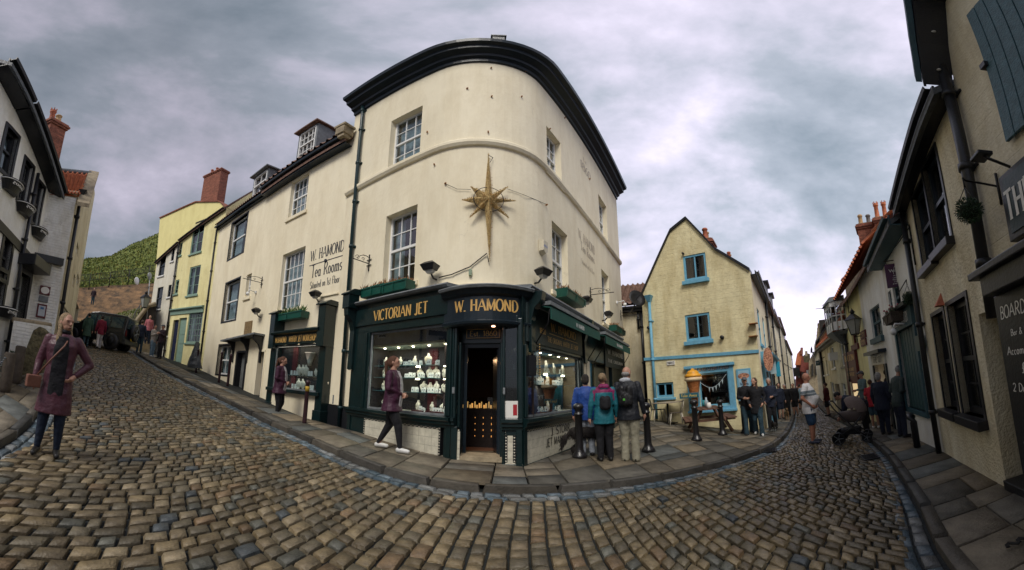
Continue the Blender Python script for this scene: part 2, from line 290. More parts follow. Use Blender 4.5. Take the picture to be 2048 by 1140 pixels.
# ---------------------------------------------------------------- helpers: lettering (stroke alphabet)
def _arc(cx, cy, rx, ry, a0, a1, n=9): return [(cx + rx * cos(R(a0 + (a1 - a0) * i / n)), cy + ry * sin(R(a0 + (a1 - a0) * i / n))) for i in range(n + 1)]
_O = _arc(.38, .5, .38, .5, 90, 450, 18)
GL = {'A': (.82, [[(0, 0), (.4, 1)], [(.4, 1), (.82, 0)], [(.16, .36), (.66, .36)]]),
 'B': (.62, [[(.1, 0), (.1, 1)], [(.1, 1)] + _arc(.3, .76, .26, .24, 90, -90) + [(.1, .52)], [(.1, .52)] + _arc(.32, .26, .3, .26, 90, -90) + [(.1, 0)]]),
 'C': (.7, [_arc(.4, .5, .4, .5, 45, 315, 14)]), 'D': (.75, [[(.1, 0), (.1, 1)], [(.1, 1)] + _arc(.25, .5, .48, .5, 90, -90, 12) + [(.1, 0)]]),
 'E': (.6, [[(.1, 0), (.1, 1)], [(.1, 1), (.55, 1)], [(.1, .52), (.45, .52)], [(.1, 0), (.58, 0)]]), 'F': (.56, [[(.1, 0), (.1, 1)], [(.1, 1), (.55, 1)], [(.1, .52), (.45, .52)]]),
 'G': (.76, [_arc(.4, .5, .4, .5, 45, 330, 14), [(.72, .1), (.72, .42)], [(.5, .42), (.74, .42)]]), 'H': (.76, [[(.1, 0), (.1, 1)], [(.66, 0), (.66, 1)], [(.1, .52), (.66, .52)]]),
 'I': (.22, [[(.11, 0), (.11, 1)]]), 'J': (.45, [[(.34, 1), (.34, .2)] + _arc(.18, .2, .16, .24, 0, -150, 6)]),
 'K': (.7, [[(.1, 0), (.1, 1)], [(.62, 1), (.1, .42)], [(.26, .58), (.7, 0)]]), 'L': (.56, [[(.1, 0), (.1, 1)], [(.1, 0), (.55, 0)]]),
 'M': (.95, [[(.1, 0), (.12, 1)], [(.12, 1), (.48, .1)], [(.48, .1), (.84, 1)], [(.84, 1), (.86, 0)]]), 'N': (.8, [[(.1, 0), (.1, 1)], [(.1, 1), (.7, 0)], [(.7, 0), (.7, 1)]]),
 'O': (.76, [_O]), 'P': (.62, [[(.1, 0), (.1, 1)], [(.1, 1)] + _arc(.3, .74, .28, .26, 90, -90) + [(.1, .48)]]),
 'Q': (.76, [_O, [(.45, .2), (.8, -.1)]]), 'R': (.7, [[(.1, 0), (.1, 1)], [(.1, 1)] + _arc(.3, .74, .28, .26, 90, -90) + [(.1, .48)], [(.3, .48), (.7, 0)]]),
 'S': (.58, [_arc(.29, .75, .25, .25, 40, 270, 9) + _arc(.29, .25, .27, .25, 90, -140, 9)]), 'T': (.68, [[(.34, 0), (.34, 1)], [(0, 1), (.68, 1)]]),
 'U': (.74, [[(.1, 1), (.1, .28)] + _arc(.37, .28, .27, .28, 180, 360, 8) + [(.64, 1)]]), 'V': (.8, [[(0, 1), (.4, 0)], [(.4, 0), (.8, 1)]]),
 'W': (1.1, [[(0, 1), (.28, 0)], [(.28, 0), (.55, .95)], [(.55, .95), (.82, 0)], [(.82, 0), (1.1, 1)]]), 'X': (.72, [[(0, 1), (.72, 0)], [(0, 0), (.72, 1)]]),
 'Y': (.72, [[(0, 1), (.36, .45)], [(.72, 1), (.36, .45)], [(.36, .45), (.36, 0)]]), 'Z': (.62, [[(.05, 1), (.6, 1)], [(.6, 1), (0, 0)], [(0, 0), (.62, 0)]]),
 '0': (.6, [_arc(.3, .5, .28, .5, 90, 450, 16)]), '1': (.35, [[(.05, .82), (.2, 1)], [(.2, 1), (.2, 0)]]), '2': (.58, [_arc(.28, .72, .26, .28, 160, -30, 8) + [(.02, 0)], [(.02, 0), (.58, 0)]]),
 '3': (.55, [_arc(.26, .75, .24, .25, 140, -90, 8), _arc(.26, .26, .28, .26, 90, -140, 8)]), '4': (.6, [[(.42, 0), (.42, 1)], [(.42, 1), (0, .3)], [(0, .3), (.6, .3)]]),
 '5': (.55, [[(.5, 1), (.1, 1), (.08, .55)] + _arc(.25, .3, .28, .3, 100, -140, 9)]), '6': (.6, [_arc(.3, .3, .27, .3, 90, 450, 12), [(.05, .35), (.15, .75), (.45, 1)]]),
 '7': (.55, [[(0, 1), (.55, 1), (.2, 0)]]), '8': (.58, [_arc(.29, .76, .22, .24, 90, 450, 12), _arc(.29, .27, .28, .27, 90, 450, 12)]), '9': (.6, [_arc(.3, .7, .27, .3, 90, 450, 12), [(.55, .65), (.45, .25), (.15, 0)]]),
 'a': (.5, [_arc(.22, .25, .2, .25, 90, 450, 10), [(.42, .5), (.42, 0)]]), 'b': (.5, [[(.08, 0), (.08, 1)], _arc(.28, .27, .2, .27, 90, 450, 10)]), 'c': (.42, [_arc(.24, .26, .2, .26, 50, 310, 8)]),
 'd': (.5, [[(.42, 0), (.42, 1)], _arc(.22, .27, .2, .27, 90, 450, 10)]), 'e': (.46, [[(.04, .28), (.42, .28)] + _arc(.23, .27, .2, .27, 5, 310, 10)]), 'f': (.32, [[(.12, 0), (.12, .8)] + _arc(.26, .82, .14, .18, 180, 60, 4), [(0, .55), (.28, .55)]]),
 'g': (.5, [_arc(.22, .27, .2, .25, 90, 450, 10), [(.42, .5), (.42, -.1), (.2, -.28)]]), 'h': (.5, [[(.08, 0), (.08, 1)], [(.08, .35)] + _arc(.26, .34, .16, .2, 150, 0, 5) + [(.42, 0)]]), 'i': (.18, [[(.09, 0), (.09, .55)], [(.09, .72), (.09, .8)]]),
 'k': (.46, [[(.08, 0), (.08, 1)], [(.42, .55), (.08, .22)], [(.18, .3), (.45, 0)]]), 'l': (.18, [[(.09, 0), (.09, 1)]]), 'm': (.78, [[(.08, 0), (.08, .55)], [(.08, .35)] + _arc(.24, .36, .15, .18, 150, 0, 5) + [(.39, 0)], [(.39, .35)] + _arc(.55, .36, .15, .18, 150, 0, 5) + [(.7, 0)]]),
 'n': (.5, [[(.08, 0), (.08, .55)], [(.08, .35)] + _arc(.25, .36, .16, .18, 150, 0, 5) + [(.41, 0)]]), 'o': (.48, [_arc(.24, .27, .2, .27, 90, 450, 12)]), 'p': (.5, [[(.08, .55), (.08, -.3)], _arc(.28, .27, .2, .27, 90, 450, 10)]),
 'r': (.36, [[(.08, 0), (.08, .55)], [(.08, .35)] + _arc(.26, .36, .16, .18, 150, 60, 3)]), 's': (.4, [_arc(.2, .4, .15, .14, 40, 270, 6) + _arc(.2, .13, .17, .13, 90, -140, 6)]), 't': (.32, [[(.13, .85), (.13, .05), (.28, 0)], [(0, .55), (.28, .55)]]),
 'u': (.5, [[(.08, .55), (.08, .18)] + _arc(.24, .18, .16, .18, 180, 330, 5) + [(.42, .55)], [(.42, .55), (.42, 0)]]), 'v': (.44, [[(0, .55), (.22, 0)], [(.22, 0), (.44, .55)]]), 'w': (.66, [[(0, .55), (.16, 0)], [(.16, 0), (.33, .5)], [(.33, .5), (.5, 0)], [(.5, 0), (.66, .55)]]),
 'x': (.44, [[(0, .55), (.44, 0)], [(0, 0), (.44, .55)]]), 'y': (.46, [[(0, .55), (.23, 0)], [(.46, .55), (.1, -.3)]]), '.': (.2, [[(.1, 0), (.1, .09)]]), ',': (.2, [[(.1, .08), (.05, -.1)]]), "'": (.16, [[(.08, 1), (.08, .8)]]), '&': (.7, [[(.68, 0), (.15, .75)] + _arc(.3, .82, .15, .17, 180, 0, 6) + [(.05, .3)] + _arc(.25, .22, .22, .22, 170, 340, 6) + [(.62, .45)]]),
 '-': (.4, [[(.05, .42), (.35, .42)]]), '£': (.6, [_arc(.32, .75, .18, .22, 20, 180, 6) + [(.18, .1)], [(0, .02), (.55, .02)], [(.02, .45), (.4, .45)]]), '+': (.5, [[(.25, .2), (.25, .7)], [(0, .45), (.5, .45)]]), ' ': (.38, [])}
def text_width(t, sp=.12): return sum(GL.get(c, GL[' '])[0] + sp for c in t) - sp
def text(mb, t, f, u0, u1, v0, hgt_, mi=0, thick=.16, thin=.06, serif=True, dep=.004, slant=0, arch=0, sp=.12):
    """letters of height hgt_ spread over u0..u1; f(u, v, off) -> point"""
    W = text_width(t, sp); kx = (u1 - u0) / W; x = 0
    for ch in t:
        wd, st = GL.get(ch, GL.get(ch.upper(), GL[' ']))
        for poly in st:
            P = [Vector((x + a, b)) for a, b in poly]; n = len(P); L, Rr = [], []
            for i, p in enumerate(P):
                d = (P[min(i + 1, n - 1)] - P[max(0, i - 1)]);
                if d.length < 1e-6: d = Vector((0, 1))
                d.normalize(); ww = thin + (thick - thin) * (abs(d.y) ** 1.5)
                if serif and d.x * d.y > .08 and n == 2: ww = thin * 1.2
                nn = Vector((-d.y, d.x)) * ww / 2; L.append(p + nn); Rr.append(p - nn)
            def g(p, o):
                u = u0 + p.x * kx; v = v0 + p.y * hgt_ + arch * (1 - ((u - (u0 + u1) / 2) / ((u1 - u0) / 2)) ** 2); return f(u + slant * p.y * hgt_, v, o)
            vs = [g(p, dep) for p in L] + [g(p, dep) for p in Rr]
            mb.add(vs, [(i, i + 1, n + i + 1, n + i) for i in range(n - 1)], mi)
            if serif and abs(P[-1].y - P[0].y) > .3:
                for p in (P[0], P[-1]):
                    if min(abs(p.y), abs(p.y - 1)) < .02 and not (n > 2 and p is P[0] and ch in 'S'):
                        a, b, h = p.x - .13, p.x + .13, .05
                        yy = p.y if p.y < .5 else p.y - h
                        mb.add([g(Vector((a, yy)), dep + .001), g(Vector((b, yy)), dep + .001), g(Vector((b, yy + h)), dep + .001), g(Vector((a, yy + h)), dep + .001)], [(0, 1, 2, 3)], mi)
        x += wd + sp
def fmap(f, off=0, flip=False): return lambda u, v, o: f.P(u, v, off + o)
# ================================================================ GROUND
def spline(pts, n):
    """Catmull-Rom through (x, y) points, n samples per span"""
    P = np.array(pts, float); out = []
    for i in range(len(P) - 1):
        p0, p1, p2, p3 = P[max(i - 1, 0)], P[i], P[i + 1], P[min(i + 2, len(P) - 1)]
        for k in range(n):
            t = k / n; out.append(.5 * ((2 * p1) + (-p0 + p2) * t + (2 * p0 - 5 * p1 + 4 * p2 - p3) * t * t + (-p0 + 3 * p1 - 3 * p2 + p3) * t ** 3))
    out.append(P[-1]); return np.array(out)
# kerb on the shop side (K1) and the far kerb running round behind the camera (K0), paired points
K1 = [(-24, 10.6), (-18, 9.3), (-14, 8.25), (-11, 7.5), (-8.2, 6.95), (-5.5, 6.37), (-3.56, 5.68), (-2.35, 5.12), (-1.37, 4.73), (-.43, 4.62), (.6, 4.78), (1.56, 5.0), (2.7, 5.32), (4.25, 5.85), (5.5, 6.42), (7.06, 7.6), (9.0, 9.35), (11.2, 11.4), (15.5, 15.5), (22, 21.8), (32, 31), (44, 42)]
K0 = [(-22, 6.6), (-17, 5.3), (-13.2, 4.1), (-10.2, 3.1), (-7.8, 2.2), (-5.5, 1.25), (-4.1, .55), (-2.8, -.5), (-1.7, -1.3), (-.6, -1.6), (.5, -1.2), (1.35, .15), (2.3, .95), (3.35, 1.6), (4.5, 2.4), (5.9, 3.45), (7.6, 5.0), (9.9, 7.3), (14.6, 12.0), (22.4, 19.2), (33, 28.6), (45.6, 39.6)]
NS = 16
C1, C0 = spline(K1, NS), spline(K0, NS); TT = np.linspace(0, len(K1) - 1, len(C1))
def kerb1(u): return np.stack([np.interp(u, TT, C1[:, 0]), np.interp(u, TT, C1[:, 1])], -1)
def kerb0(u): return np.stack([np.interp(u, TT, C0[:, 0]), np.interp(u, TT, C0[:, 1])], -1)
def road(u, v): return kerb1(u) * (1 - v)[..., None] + kerb0(u) * v[..., None]
def cumlen(fn, v=None):
    U = np.linspace(0, len(K1) - 1, 2400); P = fn(U); d = np.r_[0, np.cumsum(np.hypot(*np.diff(P, axis=0).T))]; return U, d
def stones(name, cells, mapf, pal, dz, dome, gap, m, grid=5, tilt=.004, rough=.004, kind='structure', depth=.06, edge=.86, jit=.0, corner=.1):
    """cells: array (n,4) of u0,u1,v0,v1; mapf(u, v) -> xy; each a dressed stone with its own tone, tilt and worn top"""
    c = np.array(cells, float); n = len(c)
    g = np.array([-1, -edge, 0, edge, 1]) if grid == 5 else np.array([-1, -edge, edge, 1])
    A, B = np.meshgrid(g, g, indexing='ij'); A = A.ravel(); B = B.ravel(); k = len(A)
    cr = (np.abs(A) > .99) & (np.abs(B) > .99)
    sh = np.where(cr, 1 - corner, 1.0); ring = (np.maximum(np.abs(A), np.abs(B)) > .99)
    uc, vc = (c[:, 0] + c[:, 1]) / 2, (c[:, 2] + c[:, 3]) / 2; hu, hv = (c[:, 1] - c[:, 0]) / 2, (c[:, 3] - c[:, 2]) / 2
    # gaps are given in metres: scale by the local size of the cell
    p0 = mapf(c[:, 0], vc); p1 = mapf(c[:, 1], vc); q0 = mapf(uc, c[:, 2]); q1 = mapf(uc, c[:, 3])
    lu = np.maximum(np.hypot(*(p1 - p0).T), .02); lv = np.maximum(np.hypot(*(q1 - q0).T), .02)
    fu = np.clip(1 - gap * rng.uniform(.6, 1.5, n) / lu, .5, 1); fv = np.clip(1 - gap * rng.uniform(.6, 1.5, n) / lv, .5, 1)
    U = uc[:, None] + hu[:, None] * fu[:, None] * A * sh * (1 + jit * rng.normal(size=(n, k)) * ring); V = vc[:, None] + hv[:, None] * fv[:, None] * B * sh * (1 + jit * rng.normal(size=(n, k)) * ring)
    XY = mapf(U.ravel(), V.ravel()).reshape(n, k, 2)
    cxy = mapf(uc, vc); base = hgt(cxy[:, 0], cxy[:, 1]); Z = hgt(XY[..., 0], XY[..., 1]) + dz
    tl = rng.normal(size=(n, 2)) * tilt
    Z = Z + tl[:, :1] * A + tl[:, 1:] * B + rng.normal(size=(n, 1)) * tilt + np.where(ring, -depth, dome * (1 - .55 * (A ** 2 + B ** 2) / 2)) + rng.normal(size=(n, k)) * rough * (~ring)
    verts = np.concatenate([XY, Z[..., None]], -1).reshape(-1, 3)
    gs = len(g); idx = np.arange(k).reshape(gs, gs); q = np.stack([idx[:-1, :-1], idx[1:, :-1], idx[1:, 1:], idx[:-1, 1:]], -1).reshape(-1, 4)
    faces = (q[None] + (np.arange(n) * k)[:, None, None]).reshape(-1, 4)
    me = bpy.data.meshes.new(name); me.vertices.add(len(verts)); me.vertices.foreach_set('co', verts.ravel())
    me.loops.add(faces.size); me.loops.foreach_set('vertex_index', faces.ravel()); me.polygons.add(len(faces))
    me.polygons.foreach_set('loop_start', np.arange(len(faces)) * 4); rf = ring[q].any(1); me.polygons.foreach_set('use_smooth', np.tile(~rf, n))
    me.update(); 
    ca = me.color_attributes.new('tone', 'FLOAT_COLOR', 'POINT'); pal = np.array(pal); pi_ = rng.choice(len(pal), n, p=pal[:, 3] / pal[:, 3].sum())
    colr = pal[pi_, :3] * rng.uniform(.7, 1.3, (n, 1)) / .62; colr = np.repeat(np.concatenate([colr, np.ones((n, 1))], 1)[:, None], k, 1)
    ca.data.foreach_set('color', colr.astype(np.float32).ravel())
    # orient up
    b = bmesh.new(); b.from_mesh(me); b.normal_update()
    bad = [f for f in b.faces if f.normal.z < 0]; bmesh.ops.reverse_faces(b, faces=bad); b.to_mesh(me); b.free()
    me.materials.append(m); o = bpy.data.objects.new(name, me); COL.objects.link(o); o['kind'] = kind; return o
M_SETT = mat('worn_sett_stone', (.62, .62, .62), .38, var=.4, scale=14, bump=.5, bscale=60, att='tone', spec=.5)
M_FLAG = mat('flagstone', (.62, .62, .62), .7, var=.4, scale=5, bump=.4, bscale=35, att='tone', spec=.3)
M_GUT = mat('gutter_sett_stone', (.62, .62, .62), .38, var=.3, scale=16, bump=.4, bscale=70, att='tone', spec=.5)
M_KERB = mat('kerb_stone', (.62, .62, .62), .6, var=.35, scale=7, bump=.4, bscale=40, att='tone')
# mortar bed and wider terrain: one sheet out to the horizon
def sheet():
    xs = np.r_[-260, -120, -70, np.arange(-40, -12, 2), np.arange(-12, 12, .5), np.arange(12, 50, 2), 80, 140, 300]; ys = np.r_[-200, -60, -20, np.arange(-8, 14, .5), np.arange(14, 60, 2), 90, 160, 320]
    X, Y = np.meshgrid(xs, ys, indexing='ij'); Z = hgt(X, Y) - .035
    hill = np.clip((-X - 24) / 40, 0, 1) * 5
    Z = Z + hill * 0
    mb = MB(); nx, ny = X.shape
    mb.add(np.stack([X, Y, Z], -1).reshape(-1, 3).tolist(), [(i * ny + j, (i + 1) * ny + j, (i + 1) * ny + j + 1, i * ny + j + 1) for i in range(nx - 1) for j in range(ny - 1)], 0, True)
    return mb.build('ground', mat('mortar_bed', (.014, .017, .017), .8, var=.4, scale=12, bump=.4), kind='structure')
sheet()
def cells_road():
    out = []; U = np.linspace(0, len(K1) - 1, 6000); mid = road(U, np.full_like(U, .42)); d = np.r_[0, np.cumsum(np.hypot(*np.diff(mid, axis=0).T))]
    pos = 0; L = d[-1]
    while pos < L - .3:
        wd = random.uniform(.125, .165); u0, u1 = np.interp([pos, pos + wd], d, U); um = (u0 + u1) / 2
        a, b = kerb1(np.array([um]))[0], kerb0(np.array([um]))[0]; W = np.hypot(*(b - a)); t0 = .42 / W; t1 = 1 - .40 / W; v = t0 + random.uniform(0, .05) / W
        first = True
        while v < t1 - .07 / W:
            ln = random.choice([random.uniform(.12, .19), random.uniform(.16, .27)]) / W; ln = min(ln, t1 - v)
            out.append((u0, u1, v, v + ln)); v += ln
        pos += wd
    return out
PAL = [(.185, .142, .080, 6), (.145, .113, .068, 6), (.112, .094, .062, 5), (.10, .10, .082, 1.8), (.16, .108, .06, 1.6), (.25, .20, .125, 2), (.06, .07, .075, .4)]
def wob(u, v):   # courses wander a little
    p = road(u, v); 
    p = p + .035 * np.stack([np.sin(p[..., 1] * 1.7 + p[..., 0] * .6), np.sin(p[..., 0] * 1.9 - p[..., 1] * .8)], -1)
    return p
stones('road', cells_road(), wob, PAL, .0, .006, .0165, M_SETT, tilt=.0035, rough=.0022, jit=.022, corner=.06, depth=.03, edge=.88)
def strip(fn, o0, o1, side):   # mapping along a kerb: u parameter, v 0..1 across from o0 to o1 metres, to the road (+) or pavement (-)
    def f(u, v):
        e = .02; a, b = fn(u - e), fn(u + e); t = b - a; t = t / np.maximum(np.hypot(t[..., 0], t[..., 1]), 1e-6)[..., None]
        nn = np.stack([t[..., 1], -t[..., 0]], -1) * side; return fn(u) + nn * (o0 + (o1 - o0) * v)[..., None]
    return f
def run_cells(fn, length, v0=0, v1=1, u_lo=0.1, u_hi=None, var=.25):
    U = np.linspace(0, len(K1) - 1, 4000); P = fn(U); d = np.r_[0, np.cumsum(np.hypot(*np.diff(P, axis=0).T))]
    p = np.interp(u_lo, U, d); end = np.interp(u_hi if u_hi else len(K1) - 1.1, U, d); out = []
    while p < end:
        l = length * random.uniform(1 - var, 1 + var); a, b = np.interp([p, p + l], d, U); out.append((a, b, v0, v1)); p += l
    return out
GP = [(.115, .15, .175, 5), (.07, .105, .13, 3), (.15, .155, .15, 3), (.20, .21, .21, 1.2)]
KP = [(.065, .06, .052, 4), (.085, .075, .06, 3), (.05, .05, .047, 2)]
# side: +1 = towards the road for the shop kerb (road lies to the south), -1 for the other
for nm, fn, sd in (('gutter', kerb1, 1), ('gutter', kerb0, -1)):
    for a, b in ((.14, .27), (.275, .40)):
        stones(nm, run_cells(fn, .2), strip(fn, a, b, sd), GP, -.012, .010, .014, M_GUT, tilt=.003, rough=.002, jit=.03, depth=.03, corner=.06)
for nm, fn, sd in (('kerb', kerb1, 1), ('kerb', kerb0, -1)):
    stones(nm, run_cells(fn, .85), strip(fn, -.02, .12, sd), KP, .072, .004, .008, M_KERB, grid=4, edge=.90, tilt=.002, rough=.001, depth=.14, corner=.0)
# pavements: rows of flags between each kerb and its line of walls
def cum(pts): P = np.array(pts, float); return P, np.r_[0, np.cumsum(np.hypot(*np.diff(P, axis=0).T))]
def flags(fn, lo, hi, wall, rowlen=.62, nrows=None, dz=.072, gap=.014, rowsize=.6, pal=None, name='pavement'):
    """wall: list of (u, x, y) giving the far edge against kerb parameter u"""
    wa = np.array(wall, float)
    def wl(u): return np.stack([np.interp(u, wa[:, 0], wa[:, 1]), np.interp(u, wa[:, 0], wa[:, 2])], -1)
    def f(u, v): return fn(u) * (1 - v)[..., None] + wl(u) * v[..., None]
    U = np.linspace(lo, hi, 3000); P = fn(U); d = np.r_[0, np.cumsum(np.hypot(*np.diff(P, axis=0).T))]; out = []
    p = 0
    while p < d[-1]:
        l = rowlen * random.uniform(.7, 1.35); a, b = np.interp([p, p + l], d, U); um = np.array([(a + b) / 2]); W = np.hypot(*(wl(um)[0] - fn(um)[0]))
        v = 0
        while v < .999:
            s_ = rowsize * random.uniform(.55, 1.5) / W
            if 1 - v < s_ * 1.5: s_ = 1 - v
            out.append((a, b, v, v + s_)); v += s_
        p += l
    return stones(name, out, f, pal or FP, dz, .0015, gap, M_FLAG, grid=4, edge=.975, tilt=.0025, rough=.0005, depth=.03, corner=.0)
FP = [(.14, .12, .088, 5), (.11, .102, .084, 4), (.17, .138, .092, 2.5), (.105, .112, .105, 2), (.22, .19, .145, .8)]
# shop side: raised strip up the hill, then full depth round the corner and into the little square
flags(kerb1, .3, 6.05, [(0, -23.8, 11.8), (6.05, -3.1, 6.75)] if False else [(0, -23.6, 11.9), (1, -17.7, 10.4), (2, -13.7, 9.3), (3, -10.7, 8.55), (4, -7.9, 8.0), (5, -5.15, 7.45), (6.05, -3.2, 7.0)], rowsize=.55)
flags(kerb1, 6.05, 14.9, [(6.05, -3.2, 7.3), (7, -2.2, 6.75), (8, -1.3, 6.5), (9, -.4, 6.9), (10, .45, 6.95), (11, 1.6, 9.0), (12, 3.2, 11.8), (13, 4.95, 12.0), (14, 6.4, 10.2), (14.9, 7.3, 9.2)])
flags(kerb1, 14.9, 20.8, [(14.9, 7.2, 9.1), (15.5, 7.9, 9.6), (16, 8.4, 10.1), (17, 10.5, 12.2), (18, 14.8, 16.4), (19, 21.2, 22.6), (20, 31, 32), (21, 43, 43)])
flags(kerb0, 10.6, 20.8, [(10.6, 1.9, -1.2), (11, 2.4, -.4), (12, 3.2, .3), (13, 4.2, 1.05), (14, 5.4, 1.95), (15, 6.8, 3.1), (16, 8.55, 4.6), (17, 10.9, 6.7), (18, 15.5, 11.2), (19, 23.4, 18.4), (20, 34, 27.6), (21, 46, 38.6)])
flags(kerb0, .3, 7.3, [(0, -22, 6.3), (1, -17, 4.9), (2, -13.5, 3.4), (3, -11.0, 1.8), (4, -9.6, .9), (5, -8.3, .1), (6, -7.2, -.6), (7.3, -5.8, -1.6)], rowlen=.8)
# ================================================================ BUILDINGS
M_CREAM = mat('cream_render', (.88, .80, .60), .75, var=.04, scale=1.6, bump=.18, bscale=9, stain=.28)
M_YEL = mat('pale_yellow_render', (.86, .79, .42), .75, var=.08, scale=1.5, bump=.35, bscale=10, stain=.5)
M_WHT = mat('white_render', (.84, .85, .83), .75, var=.07, scale=3, bump=.4, bscale=16, stain=.4)
M_WBRICK = mat('whitewashed_brick', (.86, .86, .84), .8, var=.12, scale=4, bump=.5, bscale=18, stain=.5, extra=course_bump(.085, .26, 1.0))
M_COTT = mat('yellow_painted_masonry', (.76, .68, .42), .8, var=.14, scale=2.2, bump=.5, bscale=12, stain=.6, extra=course_bump(.16, .42, .5))
M_DRY = mat('cream_render_weathered', (.66, .60, .44), .8, var=.14, scale=2.2, bump=.5, bscale=13, stain=.7)
M_PALE = mat('pale_cream_render', (.78, .73, .54), .8, var=.14, scale=2.2, bump=.4, bscale=13, stain=.8)
M_BRICK = mat('red_brick', (.30, .115, .075), .85, var=.35, scale=9, bump=.4, bscale=30, extra=course_bump(.075, .225, .8, (.9, .8, .7)))
M_STONE = mat('sandstone', (.33, .27, .18), .85, var=.4, scale=5, bump=.6, bscale=22)
M_SLATE = mat('slate_roof', (.10, .11, .12), .55, var=.35, scale=7, bump=.5, bscale=25, extra=course_bump(.12, .25, .6))
M_PAN = mat('orange_pantile', (.52, .13, .05), .6, var=.35, scale=8, bump=.3, rgb2=(.70, .22, .09))
M_PANB = mat('weathered_brown_pantile', (.20, .115, .085), .75, var=.45, scale=6, bump=.4)
M_BLK = mat('black_gloss_paint', (.014, .015, .018), .35, var=.2, scale=10, bump=.12)
M_NAVY = mat('blue_black_paint', (.010, .018, .026), .32, var=.2, scale=8, bump=.1)
M_GRN = mat('dark_green_gloss_paint', (.005, .017, .018), .28, var=.25, scale=6, bump=.12, coat=.3)
M_PLANT = mat('green_planter', (.010, .085, .062), .4, var=.2, scale=9, bump=.1)
M_WP = mat('white_window_paint', (.78, .78, .76), .45, var=.06, scale=12, bump=.1)
M_SAGE = mat('sage_green_paint', (.22, .33, .27), .5, var=.12, scale=10, bump=.1)
M_BLUE = mat('sky_blue_paint', (.15, .39, .55), .5, var=.18, scale=9, bump=.2)
M_TEAL = mat('blue_grey_paint', (.035, .085, .105), .5, var=.2, scale=9, bump=.2)
M_MAR = mat('maroon_paint', (.10, .014, .018), .45, var=.2, scale=9, bump=.12)
M_LEAD = mat('lead_sheet', (.17, .185, .195), .6, var=.3, scale=7, bump=.3)
M_GOLD = mat('gold_lettering', (.66, .40, .12), .4, var=.2, scale=20, bump=0, spec=.6)
M_WLET = mat('white_lettering', (.72, .72, .70), .6, var=.05, scale=20, bump=0)
M_GLET = mat('grey_lettering', (.035, .04, .055), .7, var=.3, scale=20, bump=0)
M_FADE = mat('faded_lettering', (.50, .44, .36), .8, var=.3, scale=20, bump=0)
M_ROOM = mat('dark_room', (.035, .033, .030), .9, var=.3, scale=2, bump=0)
M_CURT = mat('net_curtain', (.55, .57, .56), .9, var=.25, scale=7, bump=.6, bscale=9)
M_GLASS = glassmat('window_glass'); M_GLASSB = glassmat('window_glass_dark', (.45, .5, .52), .03)
M_WOOD = mat('weathered_timber', (.075, .058, .042), .8, var=.35, scale=9, bump=.5, bscale=30)
M_IRON = mat('black_iron', (.016, .016, .018), .45, metal=.3, var=.3, scale=20, bump=.2)
M_RUST = mat('rust_stain', (.30, .13, .04), .8, var=.4, scale=20, bump=.2)
FR = .09
def lerp(a, b, t): return a + (b - a) * t
def pw(pts):      # piecewise linear function
    xs = [p[0] for p in pts]; ys = [p[1] for p in pts]; f = lambda t: float(np.interp(t, xs, ys)); f.x = xs; return f
